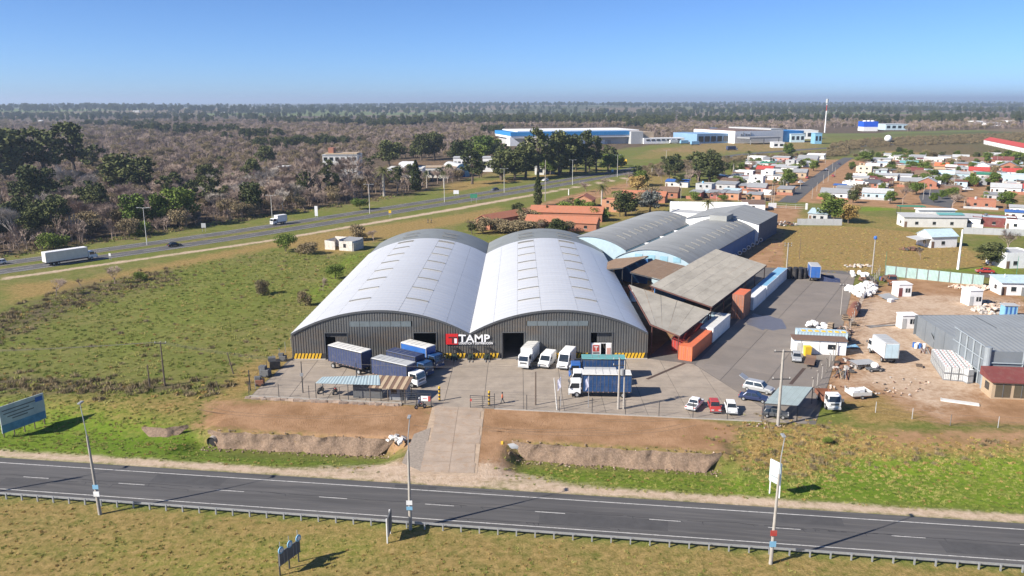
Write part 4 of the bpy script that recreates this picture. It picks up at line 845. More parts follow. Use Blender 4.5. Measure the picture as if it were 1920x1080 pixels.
# single trees one can pick out; kind, base x, base y, top y, width, label
GW = 'trees of the wood beyond the highway'
for k, px, py, ty, wd, lb in (
 ('ever',8,350,246,1.1,'tall dark evergreen at the left picture edge'), ('ever',42,345,250,1.0,'dark evergreen, second in the tall group at far left'), ('ever',85,345,242,1.2,'broad dark evergreen in the middle of the tall group at far left'),
 ('ever',142,335,238,1.15,'tallest dark evergreen of the group at far left'), ('ever',175,325,272,1.2,'lower evergreen at the right end of the tall group'), ('ever',70,395,312,1.0,'green tree standing between two pale bare trees at left'),
 ('ever',232,368,292,1.25,'dark spreading evergreen left of centre in the wood'), ('ever',272,370,300,1.2,'dark spreading evergreen joined to its left twin in the wood'), ('ever',415,310,293,1.5,'flat dark pine crown above the bare wood'),
 ('green',255,428,366,1.1,'olive green tree behind the street lamp at the highway'), ('green',298,425,364,.7,'narrow green tree right of the highway lamp'), ('green',335,422,354,1.2,'rounded yellow-green tree beside the highway'),
 ('bush',262,440,412,1.3,'bright green bush at the foot of the highway lamp'), ('bush',100,465,430,1.4,'dark green bush behind the white truck'), ('ever',30,430,395,1.5,'dark low tree under the pale bare tree at far left'),
 ('barepale',30,460,365,1.0,'whitish bare tree at the far left beside the highway'), ('barepale',135,372,300,1.2,'big whitish bare tree in front of the evergreens'), ('barepale',165,378,308,1.0,'whitish bare tree with forked trunk, right of the big one'),
 ('bare',330,345,300,1.2,'rounded brown bare tree in the wood, left half'), ('bare',455,400,340,1.0,'brown bare tree near the highway bend'), ('barepale',498,372,303,1.0,'pale bare tree left of the hidden pavilion'), ('barepale',530,395,345,.9,'pale bare tree leaning beside the highway'),
 ('bare',575,375,285,1.15,'big grey-brown bare tree left of the ruined tower block'), ('bare',600,372,276,1.1,'tallest grey-brown bare tree at the ruined tower block'), ('bare',655,368,280,1.2,'wide grey-brown bare tree right of the ruined tower block'), ('bare',690,362,300,1.0,'bare tree beside the white school'),
 ('ever',470,392,360,1.2,'dark evergreen low at the highway side'), ('ever',425,385,350,1.3,'dark evergreen in the bare wood near the highway'), ('ever',625,372,325,1.0,'dark ivy covered tree below the tower block'), ('bush',675,392,370,1.4,'light green bush on the highway verge'),
 ('ever',500,312,275,1.3,'dark pine over the wood left of the tower block'), ('ever',730,312,265,1.2,'dark conifer above the school'), ('cypress',780,358,298,1.5,'dark cypress in front of the white school'), ('palm',720,368,308,1.0,'palm at the left end of the white school'),
 ('palm',800,352,318,.8,'small palm right of the cypress'), ('palm',832,352,318,.8,'small palm in front of the blue barrel roof'), ('ever',790,300,252,1.0,'tall loose eucalyptus behind the school, left one'), ('ever',815,298,250,.9,'tall loose eucalyptus behind the school, right one'),
 ('ever',860,310,265,1.0,'eucalyptus above the barrel-roofed hall'), ('ever',885,345,285,1.1,'dark tree standing in front of the barrel-roofed hall'), ('green',905,300,256,1.5,'large rounded green tree left of the blue and white depot'), ('green',925,300,262,1.3,'large rounded green tree overlapping the depot corner'),
 ('ever',940,338,288,1.3,'dark tree in the roadside grove, left end'), ('ever',965,338,285,1.2,'dark tree in the roadside grove, second from left'), ('ever',985,335,272,1.1,'loose eucalyptus in the roadside grove'), ('ever',1008,332,248,.9,'tall thin eucalyptus before the depot, left one'),
 ('ever',1048,330,251,.9,'tall thin eucalyptus before the depot, middle one'), ('ever',1070,328,258,1.0,'full eucalyptus before the depot, right of middle'), ('ever',1098,326,252,.7,'slender eucalyptus before the depot'), ('ever',1118,324,262,.8,'last slender eucalyptus before the depot'),
 ('green',1140,322,290,1.4,'low dark tree at the right end of the roadside grove'), ('green',1158,320,291,1.2,'low green tree next to the yellow tanker'),
 ('cypress',1008,386,325,1.1,'solitary dark cypress beside the highway slip road'), ('palm',1128,388,343,1.0,'palm with shaggy trunk among the orange roofs'), ('ever',1172,405,362,1.3,'dark round tree among the orange roofs'), ('silver',1218,400,355,1.2,'silver-grey leafed tree right of the orange roofs'),
 ('green',1105,405,380,1.6,'bright green tree in the garden of orange roofs'), ('bushbrown',1062,402,382,1.9,'olive thicket left of the bright green garden tree'), ('cypress',962,418,382,1.2,'short dark cypress at the orange house'), ('cypress',1025,412,384,1.3,'short round cypress between orange houses'),
 ('palm',975,420,386,.9,'small palm beside the short cypress'), ('bushbrown',968,440,412,2.2,'brown thicket right behind the arched warehouses'), ('ever',1045,442,415,1.6,'dark bush behind the right arched warehouse'), ('bush',1000,415,395,1.5,'green garden bush left of the round cypress'),
 ('bare',1175,350,318,1.5,'bare thicket tree beside the highway'), ('autumn',1195,360,328,1.5,'ochre leafed tree near the highway'), ('bare',1135,355,330,1.6,'brown bare tree above the orange roofs'), ('bare',1098,360,338,1.5,'pinkish bare shrubbery by the slip road'),
 ('ever',1250,330,297,1.1,'dark tree left of the brown round tree'), ('ever',1265,330,292,1.0,'dark tree touching the brown round tree'), ('bare',1292,345,312,1.3,'rounded brown leafless tree at the village edge'), ('ever',1310,340,287,1.2,'tall dark evergreen at the village edge'), ('ever',1330,342,290,1.2,'dark evergreen right of the tallest at the village edge'),
 ('palm',1222,330,308,.9,'small palm at the road fork'), ('ever',1275,352,330,1.5,'low dark tree behind the blue-roofed garage'), ('palm',1403,305,282,1.1,'palm at the road beyond the village'), ('palm',1375,325,300,1.1,'palm inside the village, left side'), ('ever',1358,330,306,1.4,'dark tree left of the village palm'), ('bare',1405,322,296,1.3,'brown bare tree in the village left of street'),
 ('green',1478,350,326,1.5,'round green tree at the street kerb'), ('green',1475,340,318,1.2,'dark green tree behind the kerb tree'), ('green',1478,294,271,1.1,'dark tree at the road beyond the village'), ('green',1525,322,302,1.1,'green tree on the left kerb far down the street'), ('green',1620,310,286,1.4,'green tree on the right kerb far down the street'),
 ('barepale',1620,308,278,1.1,'pale bare poplar at the end of the street'), ('palm',1326,412,372,1.2,'stout palm over the white long building'), ('green',1562,417,374,1.5,'large rounded green tree behind the grey garden wall'), ('autumn',1590,420,382,1.2,'ochre half-dead tree right of the large green tree'),
 ('bare',1692,385,345,1.0,'brown bare tree in front of the pale blue house'), ('green',1733,325,306,1.6,'round green tree in the middle of the village'), ('palm',1735,300,283,1.3,'palm behind the village roofs'), ('green',1862,350,326,1.2,'light green tree near the white-blue hall'), ('green',1886,393,362,1.3,'round dark green tree beside the red house'),
 ('bare',1785,392,362,1.3,'straw coloured bare thicket at the parking court'), ('ever',1855,500,455,1.7,'broad low green tree right of the white pylon post'), ('bare',1888,480,420,1.0,'thin yellowish bare tree at the right edge'), ('bare',1725,488,460,1.0,'stunted pruned tree in the meadow garden'),
 ('green',1815,350,337,1.5,'small green tree in the village, right part'), ('green',1880,305,290,1.6,'hedge-like green tree below the terrace houses'), ('green',1850,302,288,1.8,'left hedge-like green tree below the terrace houses'), ('green',1905,308,288,1.6,'right hedge-like green tree below the terrace houses'),
 ('bush',535,470,436,1.15,'dense round green bush left of the ruined cottage'), ('bush',628,522,494,1.1,'round green bush on the slope beside the arched warehouse'), ('bushbrown',672,450,418,1.0,'dead brown tree behind the ruined cottage'), ('bushbrown',575,475,450,1.6,'brown bramble left of the ruined cottage'),
 ('bare',700,452,428,1.3,'bare shrub right of the ruined cottage'), ('bushbrown',492,552,522,.9,'straw-coloured dead bush in the field'), ('bushbrown',572,572,542,.8,'straw-coloured dead bush at the field path'), ('bare',605,545,512,.7,'thin dead sapling below the round green bush'),
 ('bare',215,531,487,1.1,'bare tree in the field, right of three'), ('bare',152,544,510,1.0,'bare tree in the field, middle of three'), ('bare',105,553,508,1.2,'bare tree in the field, left of three'), ('bush',265,524,506,1.3,'dark shrub right of the three bare field trees'),
 ('bushbrown',905,438,405,1.0,'rust-brown creeper thicket at the end of the long orange roof'), ('bare',880,432,408,1.2,'bare shrub in front of the orange gable'), ('bush',1550,830,818,1.3,'small scrub on the ditch side')):
    T(k, px, py, ty, lb, None, wd * (1.15 if k in ('ever', 'green', 'silver', 'autumn') else 1))
# unnamed trees filling the near wood
pn = wood_filter(pts_px(420, [(-60,484),(0,476),(200,447),(400,417),(600,384),(760,360),(760,330),(400,345),(-60,390)]))
for i, (x, y) in enumerate(pn[:150]):
    kk = 'bare' if rng.random() < .6 else ('barepale' if rng.random() < .5 else 'ever')
    tree(kk, x, y, rng.uniform(9, 15), {'bare': 'brown leafless tree crowded among its like in the near wood', 'barepale': 'pale leafless tree crowded into the near wood', 'ever': 'dark leafy tree crowded into the near leafless wood'}[kk], GW, 1.15)

def grove(poly, n, mix, h0, h1, label, group, wide=1.25):
    for (x, y) in pts_px(n, poly):
        kk = rng.choice(mix); tree(kk, x, y, rng.uniform(h0, h1), label % {'ever': 'dark evergreen tree', 'green': 'green leafy tree', 'bare': 'leafless tree', 'bush': 'round green bush', 'bushbrown': 'dry brown bush', 'silver': 'silvery tree', 'autumn': 'ochre tree', 'palm': 'palm', 'cypress': 'cypress', 'barepale': 'pale leafless tree'}[kk], group, wide)
grove([(930,338),(1110,325),(1150,318),(1130,302),(930,308)], 26, ('ever','ever','green'), 10, 17, '%s filling the roadside grove before the depot', 'trees of the roadside grove', 1.3)
grove([(850,312),(940,300),(930,285),(850,295)], 10, ('ever','green'), 12, 17, '%s in the clump behind the barrel-roofed hall', 'trees behind the hall', 1.3)
grove([(700,362),(900,335),(900,322),(700,345)], 12, ('ever','bare','barepale'), 6, 12, '%s in the school grounds', 'trees of the school grounds')
grove([(930,425),(1130,415),(1250,385),(1230,365),(1080,380),(950,405)], 34, ('ever','green','bushbrown','bare','bush','bushbrown'), 3, 7, '%s in the gardens of the orange tiled houses', 'garden trees of the orange houses', 1.4)
grove([(860,440),(1060,442),(1060,430),(860,428)], 14, ('bushbrown','bushbrown','ever','bare'), 3, 5, '%s in the thicket behind the arched warehouses', 'thicket behind the warehouses', 1.5)
grove([(1180,352),(1260,350),(1340,340),(1350,322),(1270,325),(1190,335)], 22, ('ever','ever','bare','green','bare'), 5, 11, '%s in the strip between highway and village', 'trees between highway and village', 1.3)
grove([(1300,378),(1440,382),(1530,300),(1440,300),(1340,325)], 60, ('green','ever','bush','bare'), 2.5, 6, '%s squeezed between the houses left of the street', 'village trees left of the street', 1.3)
grove([(1540,380),(1930,395),(1930,302),(1610,300)], 140, ('green','ever','bush','bare','bushbrown','green'), 2.5, 6.5, '%s squeezed between the houses right of the street', 'village trees right of the street', 1.3)
grove([(1560,296),(1930,304),(1930,294),(1640,290)], 26, ('green','ever','bushbrown'), 3, 7, '%s along the rear edge of the village', 'trees behind the village', 1.4)
sp_ = pts_px(1500, [(1540,296),(1560,272),(1640,262),(1940,252),(1940,266),(1840,271),(1660,277),(1600,284)]); n = len(sp_)
scatter('roadside_brush', 'straw-coloured brush between branch road and factories', 'brush', with_z(sp_), nrg.uniform(.15, .4, n), nrg.uniform(0, 6.28, n), np.full(n, 4), PB)
sp_ = pts_px(900, [(1200,318),(1240,308),(1400,296),(1590,286),(1590,294),(1400,302),(1290,322),(1210,335)]); n = len(sp_)
scatter('verge_brush', 'brown brush along the near side of the branch road', 'brush', with_z(sp_), nrg.uniform(.12, .35, n), nrg.uniform(0, 6.28, n), np.full(n, 4), PB)
# ------------------------------------------------------------------ vehicles (local x forward, y left)
WHEEL = {}
def wheel(parent, x, y, r, w_=.24, hub='lgrey'):
    if r not in WHEEL:
        t_ = MB(); t_.tube([(0,-w_/2,0),(0,w_/2,0)], r, 14); k = MB(); k.tube([(0,-w_/2-.012,0),(0,w_/2+.012,0)], r*.58, 10); WHEEL[r] = (t_.mesh('tyre', RUBBER), k.mesh('rim', C(hub, .4, .4)))
    o = inst('wheel', WHEEL[r][0], parent, (x, y, r)); inst('rim', WHEEL[r][1], o); return o
def gquad(t, name, pts, mat=GLASS):
    return MB().add(pts, [tuple(range(len(pts)))]).build(name, mat, t)
def car(label, px, py, head, col, kind='hatch', name='car', cat='car', loc=None, group=None, hatch_open=False, metal=.2):
    p = loc or P(px, py); t = thing(name, label, cat, (p.x, p.y, .06), head, group)
    L_, W, hb, ht = {'hatch': (3.7, 1.62, .86, 1.45), 'sedan': (4.4, 1.72, .86, 1.43), 'suv': (4.7, 1.82, 1.0, 1.7), 'pickup': (4.4, 1.68, .88, 1.5)}[kind]
    f, r = L_/2, -L_/2; m = C(col, .28, metal, dirtamt=.12)
    lo = [(r, .32), (r - .02, .6), (r + .06, hb), (f - 1.15, hb), (f - .25, hb - .14), (f, .62), (f - .03, .32)]
    if kind == 'pickup': lo = [(r, .36), (r, hb), (f - 1.15, hb), (f - .25, hb - .14), (f, .62), (f - .03, .36)]
    MB().xz(lo, -W/2, W/2).build('body', m, t, bevel=.1)
    xf0, xf1, xr1, xr0 = {'hatch': (f-1.0, f-1.65, r+.5, r+.12), 'sedan': (f-1.15, f-1.85, r+1.15, r+.55), 'suv': (f-1.2, f-1.8, r+.45, r+.12), 'pickup': (f-1.0, f-1.6, f-2.75, f-3.0)}[kind]
    w2, wb = W/2 - .2, W/2 - .05
    MB().hexa([(xr0,-wb,hb-.03),(xf0,-wb,hb-.03),(xf0,wb,hb-.03),(xr0,wb,hb-.03)], [(xr1,-w2,ht),(xf1,-w2,ht),(xf1,w2,ht),(xr1,w2,ht)]).build('cabin', m, t, bevel=.07)
    def at(x0, x1, k, s, e): z = hb - .03 + (ht - hb + .03) * k; return (x0 + (x1 - x0) * k, s * (wb + (w2 - wb) * k + e), z)
    gquad(t, 'windshield', [at(xf0+.02, xf1+.02, .12, -.9, 0), at(xf0+.02, xf1+.02, .12, .9, 0), at(xf0+.02, xf1+.02, .88, .9, 0), at(xf0+.02, xf1+.02, .88, -.9, 0)])
    gquad(t, 'rear_window', [at(xr0-.02, xr1-.02, .2, .88, 0), at(xr0-.02, xr1-.02, .2, -.88, 0), at(xr0-.02, xr1-.02, .86, -.88, 0), at(xr0-.02, xr1-.02, .86, .88, 0)])
    for s in (-1, 1):
        for a0, a1 in ((.06, .47), (.53, .94)):
            xa = lambda k, f_: (xr0 + (xr1 - xr0)*k)*(1-f_) + (xf0 + (xf1 - xf0)*k)*f_
            gquad(t, 'side_window', [(xa(.15,a0), s*(wb + (w2-wb)*.15 + .015), at(0,0,.15,1,0)[2]), (xa(.15,a1), s*(wb + (w2-wb)*.15 + .015), at(0,0,.15,1,0)[2]), (xa(.86,a1), s*(wb + (w2-wb)*.86 + .015), at(0,0,.86,1,0)[2]), (xa(.86,a0), s*(wb + (w2-wb)*.86 + .015), at(0,0,.86,1,0)[2])][::-s])
        MB().box(f - .16, f + .012, s*(W/2 - .3) - .19, s*(W/2 - .3) + .19, .6, .74).build('headlight', CHROME, t)
        MB().box(r - .03, r + .1, s*(W/2 - .2) - .13, s*(W/2 - .2) + .13, .66, .84).build('tail_light', C('red', .3), t)
        MB().box(xf0 - .25, xf0 - .08, s*(W/2 + .08) - .07, s*(W/2 + .08) + .07, hb - .02, hb + .12).build('mirror', m, t)
        for x in (f - .78, r + .75): wheel(t, x, s*(W/2 - .1), .31, .2)
    MB().box(f - .2, f + .04, -W/2 + .1, W/2 - .1, .34, .48).build('front_bumper', C('dgrey'), t); MB().box(r - .05, r + .2, -W/2 + .1, W/2 - .1, .36, .52).build('rear_bumper', C('dgrey') if kind != 'pickup' else STEEL, t)
    if hatch_open: MB().hexa([(r+.3,-.75,ht+.0),(r+.4,-.75,ht),(r+.4,.75,ht),(r+.3,.75,ht)], [(r-.75,-.7,ht+.55),(r-.7,-.7,ht+.62),(r-.7,.7,ht+.62),(r-.75,.7,ht+.55)]).build('open_tailgate', m, t)
    if kind == 'pickup': MB().box(r + .15, f - 3.05, -W/2 + .15, W/2 - .15, hb - .1, hb + .02).build('cargo_bed', C('dgrey'), t)
    return t
def truck(label, px, py, head, box=(6.2, 2.4, 2.5), cab='white', body='navy', roof='lgrey', deck=1.05, name='box_truck', cat='truck', loc=None, group=None, cabless=False, bonnet=0., tarp=True, rear=None, open_bed=False, axles=None):
    p = loc or P(px, py); t = thing(name, label, cat, (p.x, p.y, .06), head, group); BL, BW, BH = box; CL = 0 if cabless else 1.85 + bonnet; tot = BL + CL + .2
    x0 = -tot/2; x1 = x0 + BL; wr = .46
    m = MB(); m.box(x0 + .1, x1 + (CL - .3 if not cabless else .9), -.42, .42, .55, .8)
    if cabless: m.box(x1 + .9, x1 + 2.0, -.06, .06, .5, .62)
    m.build('chassis', DSTEEL, t)
    bm = C(body, .7 if tarp else .4, dirtamt=.2, bump=.25 if tarp else 0, bscale=1.6)
    if open_bed:
        b = MB(); b.box(x0, x1, -BW/2, BW/2, deck - .12, deck); b.box(x0, x1, -BW/2, -BW/2 + .06, deck, deck + .5); b.box(x0, x1, BW/2 - .06, BW/2, deck, deck + .5); b.box(x0, x0 + .06, -BW/2, BW/2, deck, deck + .5); b.box(x1 - .06, x1, -BW/2, BW/2, deck, deck + .9); b.build('flatbed', bm, t)
    else:
        MB().box(x0, x1, -BW/2, BW/2, deck - .14, deck).build('deck', DSTEEL, t)
        bo = MB().box(x0 + .02, x1 - .02, -BW/2 + .02, BW/2 - .02, deck, deck + BH - .05).build('cargo_box', bm, t)
        b = MB()
        for xx in (x0, x1):
            for s in (-1, 1): b.box(xx - .04, xx + .04, s*BW/2 - .05, s*BW/2 + .05, deck, deck + BH)
        for s in (-1, 1): b.box(x0, x1, s*BW/2 - .05, s*BW/2 + .05, deck + BH - .12, deck + BH)
        b.build('corner_frame', DSTEEL if tarp else C('lgrey'), bo)
        rf = MB().hexa([(x0,-BW/2,deck+BH-.04),(x1,-BW/2,deck+BH-.04),(x1,BW/2,deck+BH-.04),(x0,BW/2,deck+BH-.04)], [(x0+.04,-BW/2+.12,deck+BH+.09),(x1-.04,-BW/2+.12,deck+BH+.09),(x1-.04,BW/2-.12,deck+BH+.09),(x0+.04,BW/2-.12,deck+BH+.09)]).build('roof', C(roof, .6), t)
        b = MB()
        for k in range(1, int(BL / 1.1)): xx = x0 + k * 1.1; b.box(xx - .03, xx + .03, -BW/2 + .12, BW/2 - .12, deck + BH + .085, deck + BH + .11)
        b.build('roof_bow', C('grey'), rf)
        if tarp:
            b = MB()
            for k in range(1, int(BL / .6)):
                for s in (-1, 1): xx = x0 + k*.6; b.box(xx - .025, xx + .025, s*(BW/2 - .005) - .012, s*(BW/2 - .005) + .012, deck + .02, deck + BH - .12)
            b.build('tarp_strap', C('dgrey'), bo)
        for s in (-1, 1): MB().box(x0 - .05, x0 - .01, min(s*.03, s*(BW/2 - .08)), max(s*.03, s*(BW/2 - .08)), deck + .05, deck + BH - .15).build('rear_door', C(rear or body, .5), t)
        for s in (-1, 1):
            b = MB()
            for k in range(int(BL / .8)): b.box(x0 + .3 + k*.8, x0 + .42 + k*.8, s*(BW/2 + .012) - .01, s*(BW/2 + .012) + .01, deck - .12, deck - .02)
            b.build('side_marker', C('pink' if tarp else 'red'), t)
    ax = axles or ([x0 + 1.0, x1 - .9] if cabless else [x0 + 1.25, x1 + CL - 1.0])
    for x in ax:
        for s in (-1, 1): wheel(t, x, s*(BW/2 - .2), wr, .3)
    if not cabless:
        c0 = x1 + .18; c1 = c0 + CL; w_ = BW/2 - .1; z0, zm, z1 = .62, 1.5, 2.5; m = C(cab, .35, dirtamt=.12)
        xs_ = c1 - bonnet
        pts = [(c0, z0), (c1, z0), (c1 + .02, zm - (.1 if bonnet else 0)), (xs_ + (0.02 if not bonnet else .0), zm), (xs_ - .3, z1), (c0, z1 + .03)] if bonnet else [(c0, z0), (c1, z0), (c1 + .03, zm), (c1 - .3, z1), (c0, z1 + .03)]
        cb = MB().xz(pts, -w_, w_).build('cab', m, t, bevel=.09)
        fr = xs_; q = lambda k, y: (fr + .045 - .33 * k, y, zm + (z1 - zm) * k)
        gquad(t, 'windshield', [q(.05, -w_ + .12), q(.05, w_ - .12), q(.85, w_ - .16), q(.85, -w_ + .16)])
        for s in (-1, 1):
            gquad(cb, 'side_window', [(c0 + .3, s*(w_ + .012), zm + .05), (fr - .1, s*(w_ + .012), zm + .02), (fr - .36, s*(w_ + .012), z1 - .16), (c0 + .3, s*(w_ + .012), z1 - .16)][::-s])
            MB().box(c1 - .02, c1 + .05, s*(w_ - .3) - .2, s*(w_ - .3) + .2, .9, 1.08).build('headlight', CHROME, t)
            b = MB(); b.box(fr - .05, fr + .12, s*(w_ + .2) - .1, s*(w_ + .2) + .1, 1.65, 2.1); b.build('mirror', C('dgrey'), t)
        MB().box(c1 - .1, c1 + .1, -w_, w_, .42, .72).build('bumper', C('lgrey' if cab == 'white' else cab), t)
        MB().box(c1 + .0, c1 + .045, -w_ + .35, w_ - .35, 1.05, 1.35).build('grille', C('dgrey'), t)
    return t
def van(label, px, py, head, h=2.5, ln=5.6, loc=None):
    p = loc or P(px, py); t = thing('delivery_van', label, 'van', (p.x, p.y, .06), head); m = C('white', .3, dirtamt=.1); f, r, W = ln/2, -ln/2, 1.95
    MB().xz([(r, .35), (r, h - .1), (r + .15, h), (f - 1.7, h), (f - .75, 1.28), (f - .08, 1.02), (f, .6), (f - .02, .35)], -W/2, W/2).build('body', m, t, bevel=.12)
    q = lambda k, y: (f - .72 - .93 * k + .03, y, 1.3 + (h - 1.3) * k + .02)
    gquad(t, 'windshield', [q(.06, -.82), q(.06, .82), q(.8, .76), q(.8, -.76)])
    for s in (-1, 1):
        gquad(t, 'side_window', [(f - 2.3, s*(W/2+.012), 1.3), (f - 1.05, s*(W/2+.012), 1.3), (f - 1.6, s*(W/2+.012), h - .45), (f - 2.3, s*(W/2+.012), h - .45)][::-s])
        MB().box(f - .25, f - .02, s*.72 - .18, s*.72 + .18, .72, .95).build('headlight', CHROME, t); MB().box(f - 1.25, f - 1.05, s*(W/2 + .14) - .1, s*(W/2 + .14) + .1, 1.25, 1.55).build('mirror', C('dgrey'), t)
        for x in (f - 1.0, r + 1.0): wheel(t, x, s*(W/2 - .1), .34, .22)
        MB().box(r - .03, r + .03, s*.85 - .08, s*.85 + .08, .9, 1.4).build('tail_light', C('red', .3), t)
    MB().box(f - .1, f + .03, -.8, .8, .38, .6).build('bumper', C('dgrey'), t); MB().box(f - .06, f + .012, -.55, .55, .72, .88).build('grille', C('black'), t)
    return t
def container(label, u, w0, ln, col, z=0.06, hh=2.6, door=None, group=None, name='shipping_container', loc=None, rz=None, tops=None):
    p = loc or U(u + 1.22, w0 + ln/2); t = thing(name, label, 'container', (p.x, p.y, z), -A2 if rz is None else rz, group); W = 2.44; mat = C(col, .55, .1, dirtamt=.3)
    m = MB(); n = max(8, int(ln / .28))
    for s in (-1, 1):
        a = [(s*W/2, -ln/2 + .08, .15), (s*W/2, ln/2 - .08, .15), (s*W/2, ln/2 - .08, hh - .1), (s*W/2, -ln/2 + .08, hh - .1)]
        corr(m, *(a if s > 0 else [a[1], a[0], a[3], a[2]]), n, -.05)
    corr(m, (W/2 - .05, ln/2, .15), (-W/2 + .05, ln/2, .15), (-W/2 + .05, ln/2, hh - .1), (W/2 - .05, ln/2, hh - .1), 9, -.05)
    m.build('side_panels', mat, t); m = MB(); corr(m, (-W/2 + .06, -ln/2 + .05, hh - .03), (-W/2 + .06, ln/2 - .05, hh - .03), (W/2 - .06, ln/2 - .05, hh - .03), (W/2 - .06, -ln/2 + .05, hh - .03), n, -.03)
    m.build('roof', C(tops or col, .55, .1, dirtamt=.3), t)
    m = MB()
    for sx in (-1, 1):
        for sy in (-1, 1): x, y = sx*(W/2 - .04), sy*(ln/2 - .04); m.box(x - .06, x + .06, y - .06, y + .06, 0, hh)
        m.box(sx*(W/2 - .04) - .05, sx*(W/2 - .04) + .05, -ln/2 + .1, ln/2 - .1, 0, .16); m.box(sx*(W/2 - .04) - .05, sx*(W/2 - .04) + .05, -ln/2 + .1, ln/2 - .1, hh - .12, hh - .01)
    for sy in (-1, 1): y = sy*(ln/2 - .04); m.box(-W/2 + .1, W/2 - .1, y - .05, y + .05, 0, .16); m.box(-W/2 + .1, W/2 - .1, y - .05, y + .05, hh - .12, hh - .01)
    m.build('frame', mat, t)
    for s in (-1, 1):
        d_ = MB(); xa, xb = sorted((s*.02, s*(W/2 - .1))); corr(d_, (xa, -ln/2 + .02, .16), (xb, -ln/2 + .02, .16), (xb, -ln/2 + .02, hh - .12), (xa, -ln/2 + .02, hh - .12), 5, .03)
        do = d_.build('door', C(door or col, .55, .1, dirtamt=.3), t)
        for k in (.3, .75): x = s*(W/2)*k; MB().tube([(x, -ln/2 - .02, .2), (x, -ln/2 - .02, hh - .15)], .025, 5).build('lock_rod', STEEL, do)
    return t
# heading helpers: rt = direction of the road front, fwd = towards camera
CAMW = -R(90)
truck('dark blue tarpaulin drawbar trailer without a cab, nearest the left doorway', 657, 693, aim(P(640, 680), P(697, 694)), (8.0, 2.5, 2.75), body='navy', roof='offwhite', name='drawbar_trailer', cat='trailer', cabless=True, deck=1.25)
truck('white-cab truck with slate blue tarpaulin box beside the guard hut', 747, 716, aim(P(700, 703), P(790, 724)), (7.6, 2.45, 2.5), 'white', 'navy', 'lgrey')
truck('blue-cab truck with dark blue open-topped tarpaulin, in the middle of the left trio', 768, 698, aim(P(720, 683), P(800, 702)), (6.6, 2.4, 2.3), 'curtain', 'navy', 'navy', group=None)
truck('blue-cab truck with white-roofed blue box, closest to the warehouse wall', 792, 684, aim(P(745, 672), P(815, 690)), (6.0, 2.4, 2.6), 'curtain', 'blue', 'offwhite', tarp=False)
truck('white box truck parked nose out right of the open doorway', 990, 683, aim(P(1000, 676), P(984, 694)), (4.6, 2.1, 2.3), 'white', 'white', 'offwhite', tarp=False, deck=.9)
van('white low-roof delivery van between the box truck and the tall van', 1025, 685, aim(P(1036, 676), P(1018, 695)), 2.2, 5.0)
van('white tall-roof delivery van at the right end of the white row', 1061, 686, aim(P(1072, 676), P(1054, 697)), 2.75, 6.0)
RV = aim(P(1150, 738), P(1080, 737))
truck('truck with blue cab and blue curtain box, rearmost of the right trio', 1118, 708, RV, (7.2, 2.45, 2.5), 'blue', 'curtain', 'teal')
truck('white-cab truck squeezed between the two taller blue curtain trucks', 1112, 723, RV, (5.2, 2.3, 1.7), 'white', 'curtain', 'lgrey', deck=.95)
truck('white-cab truck with blue curtain box, frontmost of the right trio', 1123, 742, RV, (7.6, 2.45, 2.75), 'white', 'curtain', 'offwhite')
car('white pickup with dark rear window in the front row of parked cars', 1301, 765, R(60), 'white', 'pickup', 'pickup_truck', 'pickup', metal=0)
car('small bright red hatchback parked by the front fence', 1338, 770, R(-95), 'red', 'hatch', metal=0)
car('small white hatchback right of the red car', 1369, 773, R(-98), 'white', 'hatch', metal=0)
car('silver estate car with raised tailgate near the carport', 1421, 735, R(-35), 'lgrey', 'suv', hatch_open=True)
car('dark blue sedan half under the carport roof', 1412, 752, R(-25), 'navy', 'sedan')
car('dark green hatchback parked under the carport', 1452, 783, R(-18), 'dgrey', 'hatch')
car('silver hatchback beside the white site office', 1492, 677, R(-105), 'lgrey', 'hatch')
truck('white flatbed lorry facing the road beside the carport', 1550, 760, R(-93), (4.2, 2.1, .5), 'white', 'rust', 'rust', open_bed=True, name='flatbed_truck', deck=.95)
# right hand lot
truck('white box lorry with its nose away from the road in the dirt lot', 1652, 672, R(88), (5.6, 2.4, 2.7), 'white', 'white', 'lgrey', tarp=False, rear='lblue')
truck('blue box lorry at the far end of the yard', 1523, 524, R(78), (5.5, 2.4, 2.9), 'dgrey', 'blue', 'lgrey', tarp=False, rear='blue')
truck('rusty derelict lorry at the corner of the green fence', 1668, 534, R(-100), (3.4, 2.1, .6), 'rust', 'brown', 'brown', open_bed=True, name='derelict_truck', bonnet=.9)
car('red car on the lane beyond the green fence', 1845, 514, R(170), 'red', 'sedan', metal=0)
# highway traffic
hd_ = aim(P(60, 491), P(200, 471))
truck('long white lorry on the near highway carriageway', 133, 490, hd_, (11.5, 2.5, 2.8), 'white', 'offwhite', 'white', tarp=False, axles=[-5.2, -3.9, 5.3], bonnet=.7)
truck('small white box truck on the far highway carriageway', 522, 420, hd_ + R(180), (4.2, 2.2, 2.4), 'white', 'white', 'white', tarp=False)
car('black car on the near highway carriageway', 326, 461, hd_, 'black', 'sedan')
car('white car cut off by the left picture edge on the highway', -2, 494, hd_ + R(180), 'white', 'hatch')
car('blue-grey car on the highway before the solitary cypress', 928, 357, hd_ + R(175), 'navy', 'sedan')
car('white car on the highway behind the solitary cypress', 1022, 340, hd_ + R(180), 'white', 'suv')
